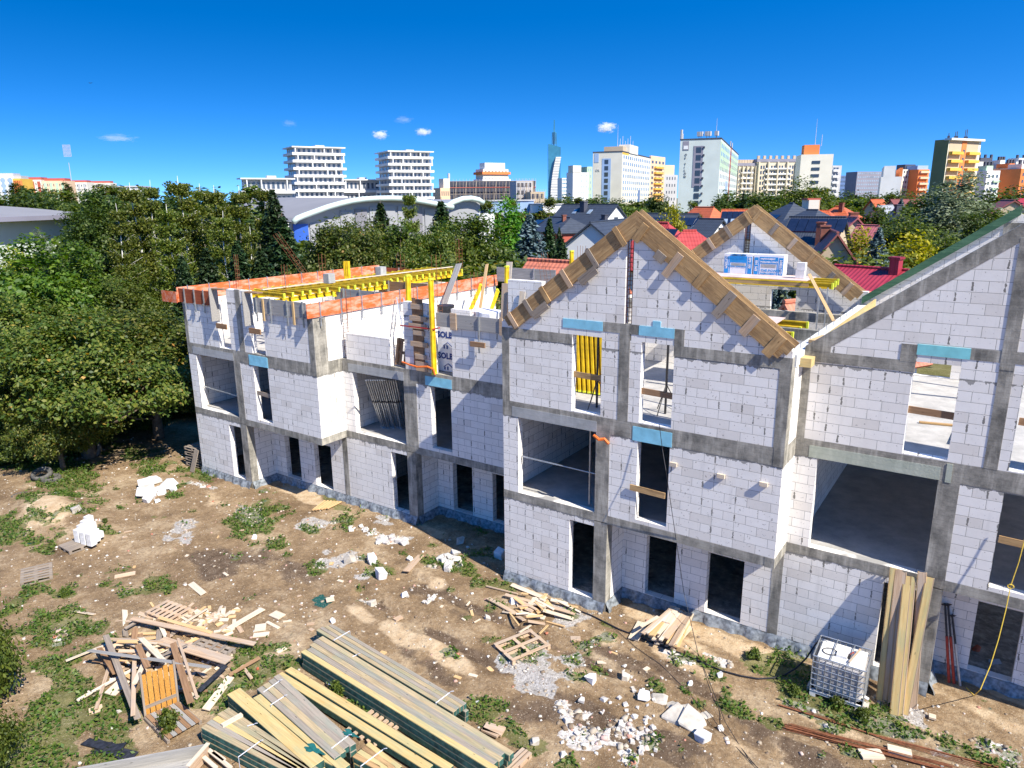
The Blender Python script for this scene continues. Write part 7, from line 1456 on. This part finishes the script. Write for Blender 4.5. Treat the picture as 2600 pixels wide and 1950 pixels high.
b=MB(); p0=H0-d_*30-nb_*2.4; p1=H1-nb_*2.4; b.beam((p0.x,p0.y,zE-.9),(p1.x,p1.y,zE-.9),.8,.8); b.build('gutter_rail',M['c_panelgrey'],e)
# ------------------------------------------------------------------ houses among the gardens
RM={}
def roofm(nm,c,row=.36,metal=False,rd=.5):
    M[nm]=tile_mat(nm,c,row,None,metal,rd)
roofm('tile_dark',(.045,.055,.075));roofm('tile_orange',(.50,.115,.04));roofm('tile_red',(.42,.055,.05));roofm('tile_brown',(.26,.085,.07),.36,True);roofm('tile_pink',(.36,.11,.11),.36);roofm('roof_red',(.33,.03,.05),.36,True);roofm('roof_grey',(.33,.34,.36),.36,True);roofm('tile_terra',(.52,.17,.10));roofm('tile_maroon',(.22,.07,.06),.36,True)
M['solar']=plain('solar_panel',(.012,.016,.035),.15,0,.2,2,.8)
def house(label,pa,pb,da,db,W,drop,roof,wall='c_white',hip=0.0,chim=(),sky=(),solar=None,wins=3,eave=.5,group=None,base=GZ,asym=1.0):
    "pa,pb: photo pixels of the ridge ends at depths da,db; W: half width; drop: ridge to eave"
    a=A(*pa,da); b_=A(*pb,db); zr=(a.z+b_.z)/2; a.z=b_.z=0; d=b_-a; L_=d.length; d.normalize(); n_=Vector((-d.y,d.x,0))
    e=empty('house',(a.x,a.y,base),label,'house',group,rz=math.atan2(d.y,d.x)); Z=zr-base
    def pt(nm,mt,bb,par=None,loc=None):
        o=bb.build(nm,M[mt] if isinstance(mt,str) else mt); o.parent=par or e
        if loc: o.location=loc
        return o
    h=hip*W; W2=W*asym
    b=MB(); zw=Z-drop+eave*.7
    b.box(.4-h,L_-.4+h,-W+eave+.1,W2-eave-.1,0,zw-.15); 
    if not hip:
        for x in (.4,L_-.6): b.prism([(x,-W+eave+.1,zw-.15),(x,W2-eave-.1,zw-.15),(x,0,Z-.28)],(.2,0,0))
    pt('wall',wall,b)
    b=MB(); zl=Z-drop
    b.add([(0,0,Z),(L_,0,Z),(L_+h,-W,zl),(-h,-W,zl),(L_+h,W2,zl),(-h,W2,zl)],[(0,1,2,3),(1,0,5,4)]+([(1,4,2),(0,3,5)] if hip else []))
    ro=pt('roof',roof,b); mo=ro.modifiers.new('s','SOLIDIFY'); mo.thickness=.22; mo.offset=-1
    b=MB(); b.tube([(0,0,Z+.03),(L_,0,Z+.03)],.12,6); pt('ridge',roof,b,ro)
    sl=drop/W
    for (u,v,s,hh,mt) in chim: b=MB(); b.box(u*L_-s/2,u*L_+s/2,v*W-s/2,v*W+s/2,Z-abs(v)*drop-1,Z-abs(v)*drop+hh); b.box(u*L_-s/2-.08,u*L_+s/2+.08,v*W-s/2-.08,v*W+s/2+.08,Z-abs(v)*drop+hh,Z-abs(v)*drop+hh+.15); pt('chimney',mt,b,ro)
    for (u,v) in sky:
        b=MB(); y=-v*W; b.prism([(u*L_-.45,y-.5,Z-v*drop-.5*sl+.08),(u*L_+.45,y-.5,Z-v*drop-.5*sl+.08),(u*L_+.45,y+.5,Z-v*drop+.5*sl+.08),(u*L_-.45,y+.5,Z-v*drop+.5*sl+.08)],(0,0,.1)); pt('skylight','glassl',b,ro)
    if solar:
        u0,v0,nu,nv=solar
        for i in range(nu):
            for j in range(nv):
                x=u0*L_+i*1.1; y=-v0*W-j*1.75; z=Z-(v0*drop)-j*1.75*sl+.1
                b=MB(); b.prism([(x,y,z),(x+1.04,y,z),(x+1.04,y-1.65,z-1.65*sl),(x,y-1.65,z-1.65*sl)],(0,0,.06)); p_=pt('solar_panel','solar',b,ro)
                b=MB(); b.tube([(x,y,z+.07),(x+1.04,y,z+.07),(x+1.04,y-1.65,z+.07-1.65*sl),(x,y-1.65,z+.07-1.65*sl),(x,y,z+.07)],.03,4); 
    for i in range(wins):
        u=(i+.5)/wins
        for z0,mt in ((zw-1.9,'glass'),(zw-4.6,'glass')):
            if z0<.4: continue
            b=MB(); b.box(u*L_-.55,u*L_+.55,-W+eave+.04,-W+eave+.15,z0,z0+1.2); w_=pt('window','c_white',b); b=MB(); b.box(u*L_-.45,u*L_+.45,-W+eave+.0,-W+eave+.1,z0+.1,z0+1.1); pt('pane','glass',b,w_)
    if not hip:
        b=MB(); b.box(L_-.42,L_-.34,-.6,.6,zw+.2,zw+1.5); pt('gable_window','glass',b); b=MB(); b.box(L_-.42,L_-.34,-1.6,-.6,max(.5,zw-2.2),max(1.6,zw-.9)); pt('gable_window','glass',b)
        b=MB(); b.box(.34,.42,-.6,.6,zw+.2,zw+1.5); pt('gable_window','glass',b)
    return e
P3=lambda x,y:s2(x,y); P4=lambda x,y:s3(x,y)
house('white house with long anthracite tiled roof and two skylights',P3(405,757),P3(850,758),150,140,5.5,4.2,'tile_dark',chim=((.48,-.25,1.1,1.6,'c_dark'),(.99,-.7,.9,1.0,'c_dark')),sky=((.35,.35),(.62,.35)))
house('dark hip-roofed house left of the white one',P3(300,862),P3(470,905-50),128,120,4.0,2.3,'tile_dark','c_red',hip=.8,chim=((.9,-.2,.6,.8,'brick'),),solar=(-.3,.3,3,1))
house('house with big anthracite tiled gable roof behind left formwork slope',P3(625,925),P3(925,850),88,100,6.5,5.0,'tile_dark',solar=(.0,.82,2,1),wins=0)
house('dark house with a row of solar panels behind the near ridge',P3(1060,830),P3(1500,832),118,112,5.0,3.2,'tile_dark',solar=(.12,.22,9,1),wins=4)
house('dark tiled house wing with two skylights, right of the solar row',P3(1500,872),P3(1700,872),104,101,4.0,3.0,'tile_dark',sky=((.2,.8),(.4,.8)),wins=0)
house('house with bright red tiled hip roof behind the right formwork slope',P3(1165,905),P3(1255,905),76,75,4.6,4.6,'tile_red',hip=1,solar=(-.1,.15,3,1),wins=0)
house('lower red tiled hip wing next to the bright red roof',P3(1370,968),P3(1480,968),72,72,3.0,2.2,'tile_red',hip=.9,wins=0)
house('orange tiled house with hipped roof, left of the orange pair',P3(1470,778),P3(1620,776),165,160,5.0,4.4,'tile_orange','c_cream',hip=.6,sky=((.9,.7),),chim=((.1,.6,.8,1.0,'brick'),))
house('orange tiled house with skylights and dark solar field',P3(1680,798),P3(1900,797),150,148,4.5,4.0,'tile_orange','c_cream',sky=((.22,.6),(.5,.6)),solar=(.05,.12,6,2))
house('dark blue hip-roofed house with solar panels left of rear gable',P4(335,618),P4(365,618),118,117,8.0,5.5,'tile_dark','c_cream',hip=.9,solar=(-1,.35,3,1),wins=0)
house('dark tiled bungalow wing right of the blue hip roof',P4(470,672),P4(560,674),112,110,4.5,2.6,'tile_dark','c_cream',hip=.7,wins=0)
house('long black-tiled house with a row of six solar panels',P4(330,732),P4(790,728),88,84,6.5,5.6,'tile_dark','c_tan',solar=(.05,.06,6,1),chim=((.72,-.5,.8,2.2,'brick'),),wins=0)
house('steep brown-red metal roofed house behind the corrugated shed',P4(655,828),P4(720,880-18),66,60,4.6,6.2,'tile_brown','c_tan',chim=((.1,-.1,.75,.9,'brick'),),wins=0)
house('house with pink-red roof right of the long black one',P4(800,728),P4(880,735),98,94,5.5,5.5,'tile_pink','c_tan',chim=((.1,.1,1,1.0,'brick'),))
house('low pink-red roof wing right of the steep pink roof',P4(870,797),P4(1050,800),92,90,4.0,3.0,'tile_pink','c_tan',wins=0)
house('bright orange tiled house with hipped roof and brick chimney',P4(700,645),P4(760,645),132,131,6.0,4.0,'tile_orange','c_cream',hip=.9,chim=((1.2,-.2,.7,1.3,'brick'),),wins=0)
house('low orange roof between cream chimney block and bright orange house',P4(560,680),P4(650,680),125,124,4,2.4,'tile_orange','c_cream',hip=.5,wins=0)
house('beige house with grey metal roof and visible gable window',P4(1035,640),P4(1160,640),135,140,5.0,4.2,'roof_grey','c_beige',wins=2)
house('house with dark roof right of the beige one',P4(1170,650),P4(1290,690),130,125,4.5,3.2,'tile_dark','c_beige',chim=((.6,-.2,.9,1.4,'c_dark'),),wins=0)
house('long brown-roofed house far behind the beige one',P4(1140,590),P4(1290,590),180,180,6,3.6,'tile_maroon','c_tan')
house('brown-roofed house with small solar panels near the trees',P4(1300,592),P4(1400,592),175,175,6,4.4,'tile_maroon','c_tan',solar=(.2,.5,4,1))
house('small orange-brown roof left of the long brown one',P4(980,590),P4(1085,590),185,185,4,2.4,'tile_orange','c_tan')
house('dark red roofed house at the right frame edge',P4(2030,590),P4(2140,600),130,125,6,3.6,'tile_maroon','c_tan')
house('white-walled house with red-brown roof at far right edge',P4(2150,580),P4(2260,590),150,150,6,3.0,'roof_red','c_white')
house('large dark red corrugated roof with maroon chimney',P4(690,1130),P4(1290,1150),52,48,7.0,3.2,'roof_red','c_tan',chim=((.86,-.05,.6,.9,'roof_red'),),wins=0,asym=.3)
house('orange tiled roof between the terrace and the near gable',(1340,660),(1560,672),47,43,6.0,5.0,'tile_terra','c_white',wins=0)
house('orange tiled house seen through the rear gable window',(1990,770),(2260,740),36.5,40,3.0,3.5,'tile_terra','c_white',sky=((.2,.2),(.35,.5)),wins=0)
B=Bld('cream and peach chimney block rising behind the dark hip roof',q(s3,516),128,8,q(s3,432),q(s3,574),qy(s3,592),'c_cream',name='stair_tower_building',dflt=5); B.block('parapet','c_red',-.2,B.L+.2,-.2,B.Rr+.2,B.H,B.H+.3); B.block('side_wall','c_peach',-.05,.1,.0,B.Rr,-1,B.H-.1); B.grid('L',2,2,.2,.8,1,B.H,.3,.3); B.done()
B=Bld('white sheds between the hall and the dark-roofed houses',q(s2,250),205,75,None,q(s2,405),qy(s2,758),'c_white',name='shed'); B.grid('R',1,5,.1,.9,1,B.H,.3,.4); B.block('roof_edge','c_grey',-.3,14.3,-.3,B.Rr+.3,B.H,B.H+.3); B.done()
B=Bld('low blue-grey flat hall below the scaffolded building',q(s1,1960),215,80,None,q(s2,175),qy(s1,668),'c_lblue',name='shed'); B.grid('R',1,9,.05,.95,2,B.H,.5,.3,'c_grey'); B.block('roof_edge','c_grey',-.3,14.3,-.3,B.Rr+.3,B.H,B.H+.4); B.done()
B=Bld('white low shed in front of the right arched wing',q(s1,1945),150,80,None,q(s1,2070),qy(s1,768),'c_white',name='shed',dflt=6); B.grid('R',1,3,.1,.9,1,B.H,.3,.4); B.done()
# street lamp near the hall and road strip
p=A(q(s1,668),513,150); e=empty('street_lamp',(p.x,p.y,GZ),'dark street lamp in front of the hall door','lamp post'); zt_=A(q(s1,668),qy(s1,882),150).z; b=MB(); b.tube([(p.x,p.y,GZ),(p.x,p.y,zt_)],.12,6); b.build('pole',M['dsteel'],e); b=MB(); b.beam((p.x,p.y,zt_),(p.x+rh.x*1.8,p.y+rh.y*1.8,zt_),.3,.15); b.build('lamp_head',M['dsteel'],e)
c0=G(*s1(505,1130));c1_=G(*s1(640,1150)); b=MB(); b.prism([(c0-rh*12)+Vector((0,0,.02)),(c1_+rh*6)+Vector((0,0,.02)),(c1_+rh*6+fh*16)+Vector((0,0,.02)),(c0-rh*12+fh*16)+Vector((0,0,.02))],(0,0,.02)); tag(b.build('road',M['c_grey']),kind='structure')
# ------------------------------------------------------------------ small fair-weather clouds: soft volumes
def cloud_mat(dens):
    m=bpy.data.materials.new('cloud'); m.use_nodes=True; t=m.node_tree; t.nodes.clear(); out=t.nodes.new('ShaderNodeOutputMaterial'); pv=t.nodes.new('ShaderNodeVolumePrincipled'); pv.inputs['Anisotropy'].default_value=0.0; pv.inputs['Color'].default_value=(1,1,1,1)
    tc=t.nodes.new('ShaderNodeTexCoord'); ln=t.nodes.new('ShaderNodeVectorMath'); ln.operation='LENGTH'; t.links.new(tc.outputs[3],ln.inputs[0])
    oi=t.nodes.new('ShaderNodeObjectInfo'); ad=t.nodes.new('ShaderNodeVectorMath'); ad.operation='ADD'; t.links.new(tc.outputs[3],ad.inputs[0]); t.links.new(oi.outputs['Location'],ad.inputs[1])
    nz=t.nodes.new('ShaderNodeTexNoise'); nz.inputs['Scale'].default_value=2.1; nz.inputs['Detail'].default_value=5; nz.inputs['Roughness'].default_value=.62; t.links.new(ad.outputs[0],nz.inputs[0])
    a=t.nodes.new('ShaderNodeMath'); a.operation='SUBTRACT'; a.inputs[0].default_value=1.0; t.links.new(ln.outputs['Value'],a.inputs[1])
    b=t.nodes.new('ShaderNodeMath'); b.operation='MULTIPLY_ADD'; t.links.new(nz.outputs[0],b.inputs[0]); b.inputs[1].default_value=2.4; b.inputs[2].default_value=-1.45
    c=t.nodes.new('ShaderNodeMath'); c.operation='ADD'; t.links.new(a.outputs[0],c.inputs[0]); t.links.new(b.outputs[0],c.inputs[1])
    d=t.nodes.new('ShaderNodeMath'); d.operation='MULTIPLY'; d.use_clamp=False; cl=t.nodes.new('ShaderNodeClamp'); t.links.new(c.outputs[0],cl.inputs[0]); t.links.new(cl.outputs[0],d.inputs[0]); d.inputs[1].default_value=dens; t.links.new(d.outputs[0],pv.inputs['Density']); t.links.new(pv.outputs[0],out.inputs[1]); return m
M['cloud']=cloud_mat(.10); M['wisp']=cloud_mat(.009)
for i,(x,y,w,hh,mt,lab) in enumerate(((965,342,50,22,'cloud','small bright cloud above the right white tower'),(1075,335,48,18,'cloud','cloud right of the brightest left one'),(1025,304,62,18,'wisp','thin cloud highest on the left'),(1540,323,60,24,'cloud','small bright cloud above the cream slab tower'),(735,313,44,18,'wisp','faint cloud wisp at upper left'),(300,350,110,20,'wisp','faint long wisp far left'))):
    dep=3000; c=A(x,y,dep); W_=w/FPX*dep/2; b=bmesh.new(); bmesh.ops.create_icosphere(b,subdivisions=3,radius=1); me=bpy.data.meshes.new('cloud'); b.to_mesh(me); b.free(); me.materials.append(M[mt]); o=bpy.data.objects.new('cloud',me); COL.objects.link(o); o.location=c; o.scale=(W_,W_,hh/FPX*dep/2*1.3); o.rotation_euler[2]=-YAW; tag(o,lab,'cloud',kind='structure')

p=A(229,211,150); b=MB(); b.tube([p-rh*.0-fh*.22,p,p+fh*.22],.07,6,.03); b.add([p,p+rh*.35+Vector((0,0,.12)),p+rh*.42+fh*.15+Vector((0,0,.08)),p+fh*.15],[(0,1,2,3)]); b.add([p,p-rh*.35+Vector((0,0,.10)),p-rh*.42+fh*.15+Vector((0,0,.06)),p+fh*.15],[(3,2,1,0)]); tag(b.build('bird',M['dsteel']),'tiny dark bird flying high in the upper left sky','bird')
